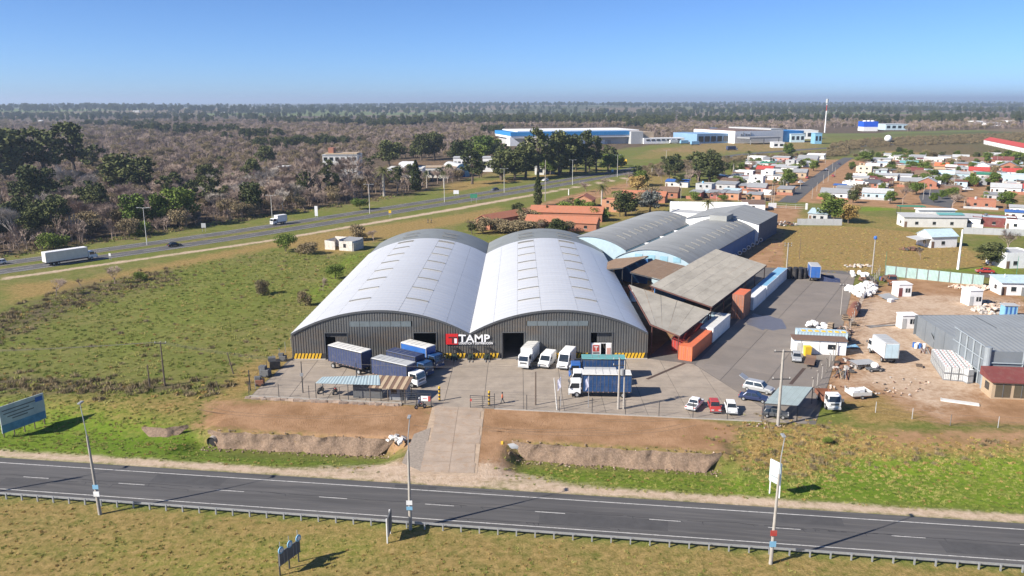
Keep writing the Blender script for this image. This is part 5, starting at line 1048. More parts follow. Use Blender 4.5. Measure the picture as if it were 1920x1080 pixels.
# ------------------------------------------------------------------ containers and yard stores
container('bright orange shipping container, nearest of the container row', -2.44, 0, 12.2, 'orange')
container('dull red shipping container half hidden behind the orange one', -5.2, 4.5, 12.2, 'red', hh=2.5)
container('white refrigerated container right behind the orange one', -2.44, 12.9, 12.2, 'white', hh=2.85, tops='offwhite')
container('pale blue-grey container under the lean-to edge beside the white one', -5.2, 17.2, 9, 'lblue', hh=2.5)
container('rust-red container at the bottom of the stack of two', -1.7, 32.6, 6.06, 'brick')
container('orange-roofed rust-red container on top of the stack of two', -1.7, 32.6, 6.06, 'brick', z=2.68, tops='orange')
container('white long container behind the rust-red stack', -1.6, 41.0, 12.2, 'white', hh=2.85)
container('white long container in the middle of the far container row', -1.7, 54.2, 12.2, 'white', hh=2.85, tops='sky')  # white box; blue shade on its roof is put into the roof colour
container('white long container at the far end of the container row', -1.8, 66.6, 11.2, 'white', hh=2.85, tops='sky')  # roof coloured blue here too, for the shade over a white top
pa, pb = P(1497, 668), P(1572, 672); rz_ = aim(pa, pb)
o = container('blue-grey container with yellow-edged roof behind the white site office', 0, 0, 9.0, 'lblue', loc=P(1537, 646), rz=rz_ + R(90), tops='lblue')
for k in range(7): MB().box(-1.1 + 0, -.2, -4.2 + k * 1.2, -3.5 + k * 1.2, 2.6, 2.68).build('roof_plank', C('yellow'), o)
t = thing('site_office', 'white panel site office with brown flat roof next to the yard fence', 'cabin', P(1532, 662), rz_)
MB().box(-4.6, 4.6, -1.3, 1.3, .06, 2.7).build('wall', C('white'), t); MB().box(-4.8, 4.8, -1.6, 1.5, 2.7, 2.85).build('roof', C('brown'), t)
for x in (-3.2, 0, 3.2): MB().box(x - .03, x + .03, -1.33, -1.29, .1, 2.6).build('panel_joint', C('grey'), t)
MB().box(-3.9, -3.0, -1.36, -1.3, .1, 2.1).build('door', C('lgrey'), t); MB().box(1.4, 2.8, -1.36, -1.3, 1.1, 2.0).build('window', GLASS, t)
t = thing('yellow_bin', 'yellow plastic bin standing by the white site office', 'bin', P(1512, 668)); MB().hexa([(-.5,-.5,.06),(.5,-.5,.06),(.5,.5,.06),(-.5,.5,.06)], [(-.6,-.6,1.7),(.6,-.6,1.7),(.6,.6,1.7),(-.6,.6,1.7)]).build('tub', C('yellow'), t); MB().box(-.62,.62,-.62,.62,1.7,1.8).build('lid', C('yellow'), t)
def pile(name, label, px, py, n, r, s, mats, cat='pile', h=.8, stretch=1.0, rot=0.):
    """loose heap: every bag or block is a part"""
    p = P(px, py); t = thing(name, label, cat, (p.x, p.y, .04), rot); part = {'bag_heap': 'bag', 'rubble_heap': 'block', 'scrap_heap': 'scrap'}.get(name, 'piece')
    mesh = []
    for k, mm in enumerate(mats):
        b = MB()
        if part == 'bag': b.blob((0,0,.5), .6, 7, 5, .22, .85)
        else: b.hexa([(-.5,-.35,0),(.5,-.4,0),(.45,.35,0),(-.5,.3,0)], [(-.4,-.3,.5),(.45,-.3,.4),(.4,.35,.55),(-.45,.25,.45)])
        mesh.append(b.mesh(part, mm))
    for i in range(n):
        a = rng.uniform(0, 6.28); q = math.sqrt(rng.random()); z = max(0, (1 - q) * h * rng.uniform(.3, 1)); k = s * rng.uniform(.7, 1.25)
        inst(part, mesh[i % len(mesh)], t, (q*r*math.cos(a), q*r*stretch*math.sin(a), z), (rng.uniform(-.4,.4), rng.uniform(-.4,.4), rng.uniform(0, 6.28)), (k, k, k*rng.uniform(.7,1.1)))
    return t
BAG = mt('bulk_bag', (.75,.74,.72), .8, var=.12, scale=2, bump=.5, bscale=4); PINKB = mt('broken_brick', (.55,.42,.33), .95, var=.25, scale=2, rnd=.15); GREYB = mt('broken_block', (.42,.39,.36), .95, var=.25, rnd=.15)
RST = mt('rusty_scrap', (.16,.085,.055), .9, var=.35, scale=2, rnd=.3); DRK = mt('dark_scrap', (.06,.055,.05), .9, var=.3, rnd=.3)
fa = aim(P(1590, 600), P(1640, 520))
pile('bag_heap', 'long heap of white bulk bags along the yard fence', 1622, 548, 60, 8.5, 1.15, [BAG], h=1.3, stretch=.26, rot=fa)
pile('bag_heap', 'small stack of white bulk bags at the yard corner', 1611, 520, 9, 2.2, 1.1, [BAG], h=.8, rot=fa)
pile('bag_heap', 'white bags beside the dark crates at the yard corner', 1595, 548, 8, 1.6, 1.1, [BAG], h=1.2)
pile('bag_heap', 'white bags lying behind the yellow-edged container', 1530, 616, 10, 2.6, .9, [BAG], h=.8, stretch=.6)
pile('rubble_heap', 'pale rubble strip in the dry meadow', 1607, 501, 26, 4.0, .8, [PINKB, GREYB], h=.4, stretch=.4)
pile('rubble_heap', 'long heap of pale broken bricks at the green fence', 1828, 543, 70, 6.0, .9, [PINKB], h=.7, stretch=.35, rot=-.2)
pile('rubble_heap', 'big heap of pale broken bricks beside the blue kiosk', 1860, 586, 80, 4.0, .9, [PINKB, GREYB], h=1.8, stretch=.7)
pile('scrap_heap', 'tangled scrap heap at the corner of the old yard road', 1470, 423, 46, 5.0, 1.0, [RST, DRK, GREYB], h=1.2, stretch=.6)
pile('scrap_heap', 'rusty scrap along the fence behind the container', 1583, 625, 30, 4.0, .8, [RST, DRK, PINKB], h=.8, stretch=.35, rot=fa)
pile('scrap_heap', 'scattered planks and rubbish outside the fence', 1585, 690, 34, 4.5, .8, [RST, GREYB, DRK], h=.3, stretch=.5, rot=fa)
pile('scrap_heap', 'rusty engine scrap beside the bag heap', 1625, 528, 14, 2.0, 1.0, [RST, DRK], h=1.2)
pile('scrap_heap', 'dark junk in front of the metal garden shed', 1708, 470, 26, 3.6, 1.0, [RST, DRK], h=.9, stretch=.5)
pile('rubble_heap', 'stones tipped at the end of the left bank', 741, 826, 12, 1.2, .7, [BAG, GREYB], h=.8)
t = thing('rusty_tank', 'rust-brown cylindrical tank lying along the yard fence', 'tank', P(1600, 590), fa); MB().tube([(-3.2,0,1.1),(3.2,0,1.1)], 1.05, 18).build('shell', C('rust'), t, smooth=False)
for x in (-2, 2): MB().box(x - .15, x + .15, -.9, .9, .03, .35).build('cradle', DSTEEL, t)
for x in (-3.2, 3.2): MB().disc((x,0,1.1), (1,0,0), .9, .12, 16).build('end_cap', C('rust'), t)
# dark crate stack, drums
t = thing('tank_cluster', 'cluster of upright black plastic drums at the far end of the yard', 'drums', P(1492, 524))
for i, (x, y) in enumerate([(-2,0),(-.6,-.4),(.8,-.3),(2.1,0),(-1.4,1.1),(0,1.0),(1.4,1.1)]): MB().tube([(x,y,.06),(x,y,2.6),(x,y,2.9)], .62, 12).build('drum', C('black'), t)
t = thing('loading_ramp', 'dark blue steel loading ramp beside the blue lorry', 'ramp', P(1552, 528), R(-20)); MB().hexa([(-2.8,-1.4,.06),(2.8,-1.4,.06),(2.8,1.4,.06),(-2.8,1.4,.06)], [(-2.8,-1.4,1.3),(2.8,-1.4,.16),(2.8,1.4,.16),(-2.8,1.4,1.3)]).build('deck', C('navy'), t)
for y in (-1.4, 1.4): MB().hexa([(-2.8,y-.05,1.3),(2.8,y-.05,.16),(2.8,y+.05,.16),(-2.8,y+.05,1.3)], [(-2.8,y-.05,1.7),(2.8,y-.05,.5),(2.8,y+.05,.5),(-2.8,y+.05,1.7)]).build('side_rail', C('navy'), t)
t = thing('flat_trailer', 'small rusty flat trailer behind the silver hatchback', 'trailer', P(1517, 685), R(-115)); MB().box(-2, 2, -.85, .85, .62, .75).build('deck', C('brown'), t); MB().tube([(2,0,.6),(3.2,0,.5)], .05, 5).build('drawbar', DSTEEL, t); MB().box(-2, -1.9, -.85, .85, .75, 1.2).build('tailboard', C('brown'), t)
for s in (-1, 1): wheel(t, -.3, s*.95, .31, .2)
t = thing('small_cart', 'low cart loaded with a white bag in the dirt lot', 'cart', P(1637, 697), .1); MB().box(-1.2, 1.2, -.7, .7, .35, .55).build('deck', C('dgrey'), t); MB().blob((.1,.1,1.0), .7, 8, 6, .15, .75).build('bag', BAG, t)
for x in (-.8, .8):
    for s in (-1, 1): wheel(t, x, s*.6, .31, .2)
t = thing('loaded_pallet_cart', 'white crate trailer loaded with boxes right of the flatbed lorry', 'trailer', P(1607, 745), .15); MB().box(-1.6, 1.6, -1.2, 1.2, .4, .55).build('deck', C('brown'), t)
for x in (-1.6, 1.55): MB().box(x, x + .06, -1.2, 1.2, .55, 1.2).build('side_board', C('offwhite'), t)
for y in (-1.2, 1.14): MB().box(-1.6, 1.6, y, y + .06, .55, 1.1).build('side_board', C('offwhite'), t)
for x, y, s in ((-.9,-.5,.8),(.1,-.4,.9),(.9,.5,.7),(-.7,.5,.7)): MB().box(x - s/2, x + s/2, y - s/2, y + s/2, .56, .56 + s).build('carton', C('white'), t)
for s in (-1, 1): wheel(t, 0, s*1.25, .31, .2)
# IBC totes
cage = MB(); 
for k in range(5):
    z = .2 + k * .23; 
    for s in (-1, 1): cage.box(-.52, .52, s*.52 - .012, s*.52 + .012, z - .012, z + .012); cage.box(s*.52 - .012, s*.52 + .012, -.52, .52, z - .012, z + .012)
for k in range(5):
    x = -.5 + .25 * k
    for s in (-1, 1): cage.box(x - .012, x + .012, s*.52 - .012, s*.52 + .012, .15, 1.13); cage.box(s*.52 - .012, s*.52 + .012, x - .012, x + .012, .15, 1.13)
cageM = cage.mesh('cage', STEEL); bott = MB().box(-.48, .48, -.48, .48, .16, 1.1).mesh('bottle', mt('tote_plastic', (.74,.75,.72), .5, var=.06, rnd=.05)); pall = MB().box(-.52, .52, -.52, .52, .0, .14).mesh('pallet', C('grey')); capM = MB().tube([(0,0,1.1),(0,0,1.16)], .11, 8).mesh('cap', C('red'))
ib0 = P(1772, 713); e_ = (P(1741, 668) - ib0).normalized(); er = Vector((e_.y, -e_.x, 0)); n = 0
ORD = ['first', 'second', 'third', 'fourth', 'fifth', 'sixth', 'seventh', 'eighth', 'ninth', 'tenth', 'eleventh', 'twelfth']
for i in range(9):
    for j in range(4):
        for k in range(2):
            if (j == 3 and i < 1): continue
            q = ib0 + e_ * (i * 1.14) + er * (j * 1.14)
            if 0 < i < 8 and 0 < j < 3 and k == 0: continue
            t = thing('liquid_tote', 'white caged tote, %s layer, %s row from front, %s column from left' % (('lower', 'upper')[k], ORD[i], ORD[j]), 'tote', (q.x, q.y, .03 + k * 1.19), math.atan2(e_.y, e_.x), 'liquid totes stacked by the grey building')
            inst('bottle', bott, t); inst('cage', cageM, t); inst('pallet', pall, t); inst('cap', capM, t)
for k in range(2):
    q = P(1813, 719); t = thing('liquid_tote', 'white caged liquid tote in the separate pair, %s one' % ('lower', 'upper')[k], 'tote', (q.x, q.y, .03 + k * 1.19), .2, 'liquid totes stacked by the grey building'); inst('bottle', bott, t); inst('cage', cageM, t); inst('pallet', pall, t); inst('cap', capM, t)
# white cabins
for (px, py, w_, d_, h, lb) in ((1695, 558, 3.2, 3.0, 2.9, 'white cabin with dark doorway beside leaning sheet metal in the dirt lot'), (1827, 575, 3.0, 3.2, 3.4, 'taller white cabin with one window in the dirt lot'), (1703, 618, 3.2, 2.2, 2.7, 'white open kiosk against the end of the grey building')):
    p = P(px, py); t = thing('white_cabin', lb, 'cabin', (p.x, p.y, .03), .05); MB().box(-w_/2, w_/2, 0, d_, .0, h).build('wall', C('white'), t); MB().hexa([(-w_/2-.1,-.15,h),(w_/2+.1,-.15,h),(w_/2+.1,d_+.1,h),(-w_/2-.1,d_+.1,h)], [(-w_/2-.1,-.15,h+.12),(w_/2+.1,-.15,h+.12),(w_/2+.1,d_+.1,h+.22),(-w_/2-.1,d_+.1,h+.22)]).build('roof', C('white'), t)
    wn = MB().box(.1, 1.2, -.05, -.01, 1.0, 2.0).build('window', GLASS, t); MB().box(.62, .68, -.08, -.05, 1.0, 2.0).build('mullion', C('white'), wn)
    MB().box(-w_/2 + .1, -w_/2 + .95, -.05, -.01, .05, 2.1).build('door', C('maroon' if px == 1695 else 'lgrey'), t)
t = thing('leaning_sheets', 'grey corrugated sheet slab lying beside the white cabin', 'sheet metal', P(1665, 562), .5); m = MB(); corr(m, (-2,-1.5,.1), (2,-1.5,.1), (2,1.5,.9), (-2,1.5,.9), 20, .06); m.build('sheet', C('grey'), t); MB().box(-2.6, -1.4, -2.6, -1.6, .03, .7).build('white_box', C('white'), t)
t = thing('blue_kiosk', 'blue and white striped kiosk at the right brick heap', 'kiosk', P(1893, 598), -.1); MB().box(-1.3, 1.3, 0, 2, .03, 2.6).build('wall', C('sky'), t)
for k in range(3): MB().box(-1.1 + k*.85, -.75 + k*.85, -.04, -.01, .1, 2.5).build('stripe', C('blue'), t)
MB().box(-1.5, 1.5, -.2, 2.2, 2.6, 2.75).build('roof', C('lgrey'), t)
# grey metal building at the right
t = thing('grey_metal_building', 'large blue-grey metal warehouse with framed panel walls at the right edge', 'warehouse'); GM = mt('grey_cladding', (.2,.225,.245), .6, .15, var=.12, scale=.4, dirt=(.3,.3,.29), dirtamt=.3); GR = mt('grey_roof', (.3,.315,.31), .6, .2, var=.12, scale=.2, dirt=(.24,.25,.25), dirtamt=.5)
wa, wm, wb = Vector((74.6,121.5,0)), Vector((75.9,134,0)), Vector((77.9,151.5,0))
def wall(a, b_, h0, h1, name, mat, th=.12): MB().hexa([a, a + Vector((th,0,0)), b_ + Vector((th,0,0)), b_], [a + Vector((0,0,h0)), a + Vector((th,0,h0)), b_ + Vector((th,0,h1)), b_ + Vector((0,0,h1))]).build(name, mat, t)
for i in range(5):
    a, c = wa.lerp(wm, i/5), wa.lerp(wm, (i+1)/5); wall(a + Vector((.1,0,0)), c + Vector((.1,-.12,0)), 6.6, 6.6, 'wall_panel', GM)
    MB().tube([a, a + Vector((0,0,6.7))], .16, 4).build('wall_post', mt('steel_grey', (.26,.29,.31), .6), t)
for z in (2.2, 4.4, 6.6): MB().tube([wa + Vector((-.05,0,z)), wm + Vector((-.05,0,z))], .12, 4).build('wall_rail', mt('steel_grey'), t)
for i in range(4): wall(wm.lerp(wb, i/4) + Vector((.3,0,0)), wm.lerp(wb, (i+1)/4) + Vector((.3,-.12,0)), 4.6 - .15*i, 4.45 - .15*i, 'wall_panel', GM)
MB().tube([wa, wa + Vector((0,0,6.9))], .55, 14).build('corner_column', mt('steel_grey'), t)
fr_ = wa + Vector((42,-5.5,0))
for i in range(8):
    a, c = wa.lerp(fr_, i/8), wa.lerp(fr_, (i+1)/8); MB().hexa([a, c, c + Vector((0,.15,0)), a + Vector((0,.15,0))], [a + Vector((0,0,6.2)), c + Vector((0,0,6.2)), c + Vector((0,.15,6.2)), a + Vector((0,.15,6.2))]).build('wall_panel', GM, t)
    MB().tube([a + Vector((0,-.1,0)), a + Vector((0,-.1,6.3))], .14, 4).build('wall_post', mt('steel_grey'), t)
for z in (2.2, 4.3): MB().tube([wa + Vector((0,-.15,z)), fr_ + Vector((0,-.15,z))], .12, 4).build('wall_rail', mt('steel_grey'), t)
def quadroof(a, b_, c, d, n, nm='roof_sheet'):
    a, b_, c, d = map(Vector, (a, b_, c, d))
    for k in range(4):
        m = MB(); corr(m, a.lerp(b_, k/4), a.lerp(b_, (k+1)/4 - .003), d.lerp(c, (k+1)/4 - .003), d.lerp(c, k/4), n, .05); m.build(nm, GR, t)
quadroof((74.9,121.6,6.0), (117,116.2,6.0), (118,134,6.5), (76.1,134,6.3), 24)
quadroof((76.2,134.1,4.5), (118,134.1,4.9), (122,152,4.3), (78.2,151.5,3.9), 24)
MB().box(78, 122, 152, 152.1, 0, 3.9).build('rear_wall', GM, t)
t = thing('brick_office', 'small brick office with maroon roof in front of the grey building', 'building', P(1856, 749), -.13)
MB().box(0, 9, 0, 3.6, 0, 2.7).build('wall', C('tan'), t); MB().hexa([(-.3,-.4,2.7),(9.3,-.4,2.7),(9.3,4,2.7),(-.3,4,2.7)], [(-.3,-.4,2.85),(9.3,-.4,2.85),(9.3,4,4.0),(-.3,4,4.0)]).build('roof', C('maroon'), t)
for x in (.5, 3.2, 5.9): o = MB().box(x, x + 2.2, -.06, -.01, .3, 2.4).build('window', mt('brown_glass', (.1,.085,.06), .15), t); MB().box(x + 1.05, x + 1.15, -.1, -.06, .3, 2.4).build('mullion', C('dgrey'), o)
o = MB().box(-.06, -.01, 1.0, 2.4, 1.0, 2.2).build('window', GLASS, t)
t = thing('pale_sheet', 'pale sheet lying on the dirt in front of the totes', 'sheet metal', P(1798, 757), -.45); MB().box(-2.6, 2.6, -.5, .5, .03, .22).build('sheet', C('offwhite'), t); MB().box(-2.6, -2.5, -.5, .5, .22, .3).build('lip', C('offwhite'), t)
p = P(1755, 652); t = thing('leaning_boards', 'grey boards propped against the low wall of the grey building', 'boards', (p.x, p.y, 0), 1.2); m = MB(); m.hexa([(-1.4,0,.03),(1.4,0,.03),(1.4,.1,.03),(-1.4,.1,.03)], [(-1.4,1.2,2.6),(1.4,1.2,2.6),(1.4,1.3,2.6),(-1.4,1.3,2.6)]).build('board', C('grey'), t)

# pallets, drums and offcuts along the yard fence and in the dirt lot
def pallets(label, px, py, n, rz):
    p = P(px, py); t = thing('pallet_stack', label, 'pallets', (p.x, p.y, .05), rz)
    for k in range(n):
        b = MB()
        for j in range(5): b.box(-.6, .6, -.5 + j*.22, -.38 + j*.22, k*.15 + .1, k*.15 + .13)
        for x in (-.55, 0, .55): b.box(x - .05, x + .05, -.5, .5, k*.15, k*.15 + .1)
        b.build('pallet', WOODP if k % 3 else C('tan'), t)
for lb, px, py, n in (('tall stack of worn pallets behind the yellow-edged container', 1556, 620, 10), ('low stack of pallets at the fence bend', 1598, 612, 5), ('stack of pallets beside the rusty tank', 1583, 602, 8), ('two-high pallet stack near the cart', 1618, 690, 4), ('pallet stack next to the bulk bags', 1640, 540, 9), ('lone pallet pile beside the totes', 1722, 690, 3)): pallets(lb, px, py, n, rng.uniform(0, 3))
def drums(label, px, py, n, cols):
    p = P(px, py); t = thing('drum_group', label, 'drums', (p.x, p.y, .05))
    for k in range(n): x, y = (k % 3) * .75, (k // 3) * .75; MB().tube([(x,y,0),(x,y,.3),(x,y,.6),(x,y,.9)], .3, 10).build('drum', C(cols[k % len(cols)]), t)
drums('blue and rusty oil drums at the fence beside the container', 1577, 640, 7, ('blue', 'rust', 'dgrey')); drums('mixed drums near the derelict lorry', 1652, 528, 5, ('rust', 'blue')); drums('white and blue drums at the corner of the grey building', 1716, 655, 5, ('white', 'blue'))
def beams(label, px, py, n, ln, rz, cols):
    p = P(px, py); t = thing('beam_pile', label, 'beams', (p.x, p.y, .04), rz)
    for k in range(n): a = rng.uniform(-.12, .12); y = rng.uniform(-.8, .8); z = .08 + .1 * (k // 4); MB().tube([(-ln/2, y - a*ln, z), (ln/2, y + a*ln, z + .05)], .07, 4).build('beam', C(cols[k % len(cols)]), t)
beams('rusty pipes and planks lying outside the fence', 1578, 705, 12, 4.5, fa, ('rust', 'tan', 'grey')); beams('long planks beside the blue tarpaulin', 1600, 650, 9, 4, .4, ('tan', 'grey')); beams('pale poles lying across the dirt lot', 1660, 612, 5, 9, .25, ('grey', 'brown')); beams('steel sections at the low wall of the grey building', 1735, 660, 8, 4, 1.1, ('grey', 'rust'))
p = P(1590, 652); t = thing('blue_tarpaulin', 'crumpled bright blue tarpaulin on the ground outside the fence', 'tarpaulin', (p.x, p.y, .03)); vs = [(x*.55, y*.55, .12 + .18*rng.random()) for x in range(-3, 4) for y in range(-2, 3)]; MB().add(vs, [(i*5+j, i*5+j+1, (i+1)*5+j+1, (i+1)*5+j) for i in range(6) for j in range(4)]).build('cloth', C('sky'), t)
p = P(1617, 688); t = thing('corrugated_sheets', 'dark corrugated sheets stacked on blocks beside the white lorry', 'sheet metal', (p.x, p.y, .03), .2)
for k in range(4): m = MB(); corr(m, (-2,-1.3,.3 + k*.14), (2,-1.3,.3 + k*.14), (2,1.3,.34 + k*.14), (-2,1.3,.34 + k*.14), 24, .06); m.build('sheet', C('grey' if k % 2 else 'brown'), t)
for lb, px, py, n, r, st in (('litter and clods scattered before the totes', 1690, 720, 16, 6, .5), ('rubbish scattered by the kiosk ruins', 1880, 572, 26, 5, .5), ('crumbled concrete on the lot beside the ramp of earth', 1690, 738, 24, 5, .4), ('rubbish along the foot of the fence', 1560, 730, 22, 3.5, .35), ('small rubble at the yard corner post', 1430, 800, 18, 2.6, .35)): pile('rubble_heap', lb, px, py, n, r, .3, [GREYB, RST, PINKB, DRK], h=.1, stretch=st)
# clods fallen from the earth banks
cl = []
for a, c in BANKS:
    d = (c - a).normalized(); nn = Vector((d.y, -d.x, 0))
    for _ in range(420): q = a.lerp(c, rng.random()) + nn * rng.uniform(-.3, 3.0); cl.append((q.x, q.y, gz(q.x, q.y) + .02))
cp_ = [bpy.data.objects.new('clod', MB().blob((0,0,.1), .22, 6, 4, .3, .7).mesh('clod', SOIL)), bpy.data.objects.new('clod', MB().blob((0,0,.1), .16, 5, 4, .3, .8).mesh('clod', PINKB))]
scatter('soil_clods', 'clods and stones fallen at the foot of the earth banks', 'clods', cl, nrg.uniform(.2, .75, len(cl)), nrg.uniform(0, 6, len(cl)), (nrg.random(len(cl)) < .12).astype(int), cp_)
# ------------------------------------------------------------------ poles, fences, signs
def street_lamp(px, py, top, label, stickers=(), lean=0.0, group='tall road lamps'):
    p = P(px, py); h = ZY(top, p.y); z0 = gz(p.x, p.y); t = thing('street_lamp', label, 'lamp', (p.x, p.y, z0), 0, group)
    MB().tube([(0,0,-.2), (lean*.3,0,h*.72)], .2, 10, r1=.11).build('pole', CONC, t)
    MB().tube([(lean*.3,0,h*.7), (lean*.5,.1,h*.85), (lean*.9+.1,.35,h-.05)], .06, 6, r1=.045).build('arm', STEEL, t)
    MB().box(lean*.9 - .15, lean*.9 + .2, .2, 1.0, h - .1, h + .08).build('lamp_head', C('grey'), t, bevel=.05)
    for z, c, s in stickers: MB().box(-.32, .32, -.24, -.2, z, z + s).build('poster', C(c), t)
street_lamp(186, 963, 757, 'leftmost tall lamp post beside the guardrail', ((3.2,'sky',.5),(2.3,'white',.6)), -1.0)
street_lamp(-128, 942, 738, 'tall lamp post just beyond the left picture edge', ((8.2,'white',2.0),), 0)
street_lamp(768, 992, 785, 'middle tall lamp post beside the guardrail', ((3.0,'white',.5),(2.4,'sky',.4)), .2)
street_lamp(1443, 1058, 822, 'right tall lamp post beside the guardrail', ((3.2,'red',.6),(2.0,'sky',.6)), .5)
HWN = ORD
for i, (px, py, tp) in enumerate(((275,458,388),(510,408,365),(693,400,345),(833,379,334),(945,361,316),(1073,347,300),(1157,333,291),(1248,318,282))):
    p = P(px, py); h = ZY(tp, p.y); t = thing('highway_lamp', 'slim grey highway lamp, %s from the left' % HWN[i], 'lamp', p, 0, 'highway lamps'); MB().tube([(0,0,-.2),(0,0,h)], .13, 6, r1=.07).build('pole', C('offwhite'), t); MB().tube([(-1.6,0,h),(0,0,h-.1),(1.6,0,h)], .06, 5).build('arm', STEEL, t)
    for s in (-1, 1): MB().box(s*1.7 - .4, s*1.7 + .4, -.14, .14, h - .04, h + .1).build('lamp_head', C('lgrey'), t)
def upole(px, py, top, label, r=.14, mat=None, arms=(), name='utility_pole', top_dx=0., cat='pole', extra=None, wide=1.9):
    p = P(px, py); h = ZY(top, p.y); t = thing(name, label, cat, (p.x, p.y, gz(p.x, p.y)), 0); MB().tube([(0,0,-.2),(top_dx,0,h)], r, 8, r1=r*.68).build('pole', mat or CONC, t)
    for k in arms:
        a = MB(); a.box(-wide/2, wide/2, -.06, .06, h - k - .06, h - k + .06); ar = a.build('cross_arm', DSTEEL, t)
        for x in (-wide*.45, 0, wide*.45): MB().tube([(x,0,h - k + .05),(x,0,h - k + .3)], .05, 5).build('insulator', C('offwhite'), ar)
    if extra: extra(t, h)
    return p, h
def transformer(t, h):
    MB().tube([(.45,-.25,h - 2.6),(.45,-.25,h - 1.7)], .32, 10).build('transformer', C('grey'), t); MB().tube([(.8,0,-.1),(.8,0,h - .4)], .15, 8, r1=.1).build('pole', CONC, t)
def crossbox(t, h): MB().box(-.25, .25, -.25, -.1, h*.55, h*.55 + .5).build('junction_box', C('grey'), t)
pL, hL = upole(308, 722, 640, 'wooden power pole with crossarm in the weedy field', .15, WOODP, (.2,))
upole(280, 727, 683, 'short bare wooden post left of the field power pole', .13, WOODP)
upole(437, 700, 660, 'leaning wooden post at the field edge', .12, WOODP, top_dx=-.8); upole(410, 730, 713, 'short leaning fence post at the dirt platform', .08, WOODP, top_dx=-.4)
upole(567, 736, 677, 'dark steel pole in the yard left of the carport roof', .1, DSTEEL, extra=crossbox); upole(669, 741, 680, 'dark steel pole standing through the blue-grey shelter front', .1, DSTEEL); upole(468, 731, 693, 'dark steel post at the left yard corner', .12, DSTEEL)
upole(1003, 760, 697, 'tall dark wooden pole right of the gate', .13, WOODP); upole(1043.6, 769, 709, 'leaning red and white banded pole near the flags', .11, C('offwhite'), top_dx=-.5)
upole(1158, 768, 671, 'paired concrete utility poles carrying a transformer', .19, CONC, (.3, 1.2), extra=transformer); upole(1457, 800, 658, 'thick concrete utility pole at the carport corner', .24, CONC, (.2, 4.2), wide=2.6)
upole(1473, 518, 456, 'lattice utility pole at the far yard corner', .2, CONC, (.3, .9)); upole(1575, 592, 535, 'slim yard lamp pole by the fence', .1, CONC, (.1,), wide=1.4); upole(1634, 515, 445, 'concrete pole at the meadow corner with blue top', .2, CONC, extra=lambda t, h: MB().blob((0,0,h - .3), .5, 8, 5, .2).build('tarp_wrap', C('blue'), t))
upole(1795, 507, 432, 'thick white pylon post in the garden meadow', .35, C('white')); upole(1659, 505, 473, 'green thin post behind the green fence', .07, C('green')); upole(1904, 522, 482, 'green thin post beside the red car', .07, C('green')); upole(1498, 487, 448, 'thin wooden pole in the dry meadow', .09, WOODP)
upole(1879, 548, 515, 'white short post at the lane', .1, C('white')); upole(1022, 377, 300, 'concrete pole beside the solitary cypress', .2, CONC); upole(1066, 366, 355, 'short white post on the slip road', .3, C('white'))
SP = ((1276,374,345),(1315,372,352),(1384,378,357),(1446,382,345),(1450,385,348),(1468,356,336),(1434,380,362),(1500,356,322),(1522,374,352),(1531,360,343),(1543,345,327),(1552,342,318),(1565,330,315),(1400,332,318),(1730,376,345),(1742,372,350),(1788,352,300),(1807,388,375),(1600,372,347),(1673,350,332),(1888,393,370),(1560,322,305),(1547,308,285),(1685,330,310),(1868,312,290),(1910,300,285))
for i, (px, py, tp) in enumerate(SP):
    p = P(px, py); h = ZY(tp, p.y); t = thing('village_pole', 'thin village utility pole, %s' % ['by the red houses at far left', 'beside the grey block house', 'before the orange houses', 'left of the pair at the street gate', 'right of the pair at the street gate', 'at the kerb by the round tree', 'in front of the scrub wall', 'across from the red car', 'at the right kerb near the gate', 'on the right kerb, second from gate', 'on the right kerb, third from gate', 'on the right kerb, fourth from gate', 'on the right kerb, fifth from gate', 'behind the white block', 'on the path beside the parking court', 'left of the parking court', 'tall white one by the brick house', 'right of the parking court', 'beside the pale blue house', 'among the central roofs', 'green one by the red house', 'far up the street', 'at the far end of the street', 'behind the cream house', 'among the right-hand roofs', 'near the terrace houses'][i], 'pole', p, 0, 'village poles'); MB().tube([(0,0,-.2),(0,0,h)], .13, 6, r1=.09).build('pole', CONC if i != 20 else C('green'), t); MB().box(-.7,.7,-.05,.05,h-.35,h-.25).build('cross_arm', DSTEEL, t)
# wires
t = thing('power_line', 'slack overhead wires crossing the weedy field to the yard', 'cable'); WIRE = mt('wire', (.12,.11,.1), .7); pts0, pts2 = P(-60, 660, 0), P(668, 741)
for k in (-.8, 0, .8):
    a, b_, c = Vector((pL.x - 62, pL.y - 4, hL - .5)), Vector((pL.x + k*.6, pL.y + k*.2, hL)), Vector((P(668,741).x, P(668,741).y, 5.2 + k*.4))
    for p, q in ((a + Vector((0, k, 0)), b_), (b_, c)): MB().tube([p.lerp(q, i/8) - Vector((0,0,1.2*(1-(2*i/8-1)**2)*.6)) for i in range(9)], .018, 3).build('wire', WIRE, t)
q0 = Vector((P(668,741).x, P(668,741).y, 5.2))
for k in (0, .5): MB().tube([q0.lerp(Vector((P(1158,768).x, P(1158,768).y, 8.2 + k)), i/10) - Vector((0,0,1.0*(1-(2*i/10-1)**2))) for i in range(11)], .016, 3).build('wire', WIRE, t)
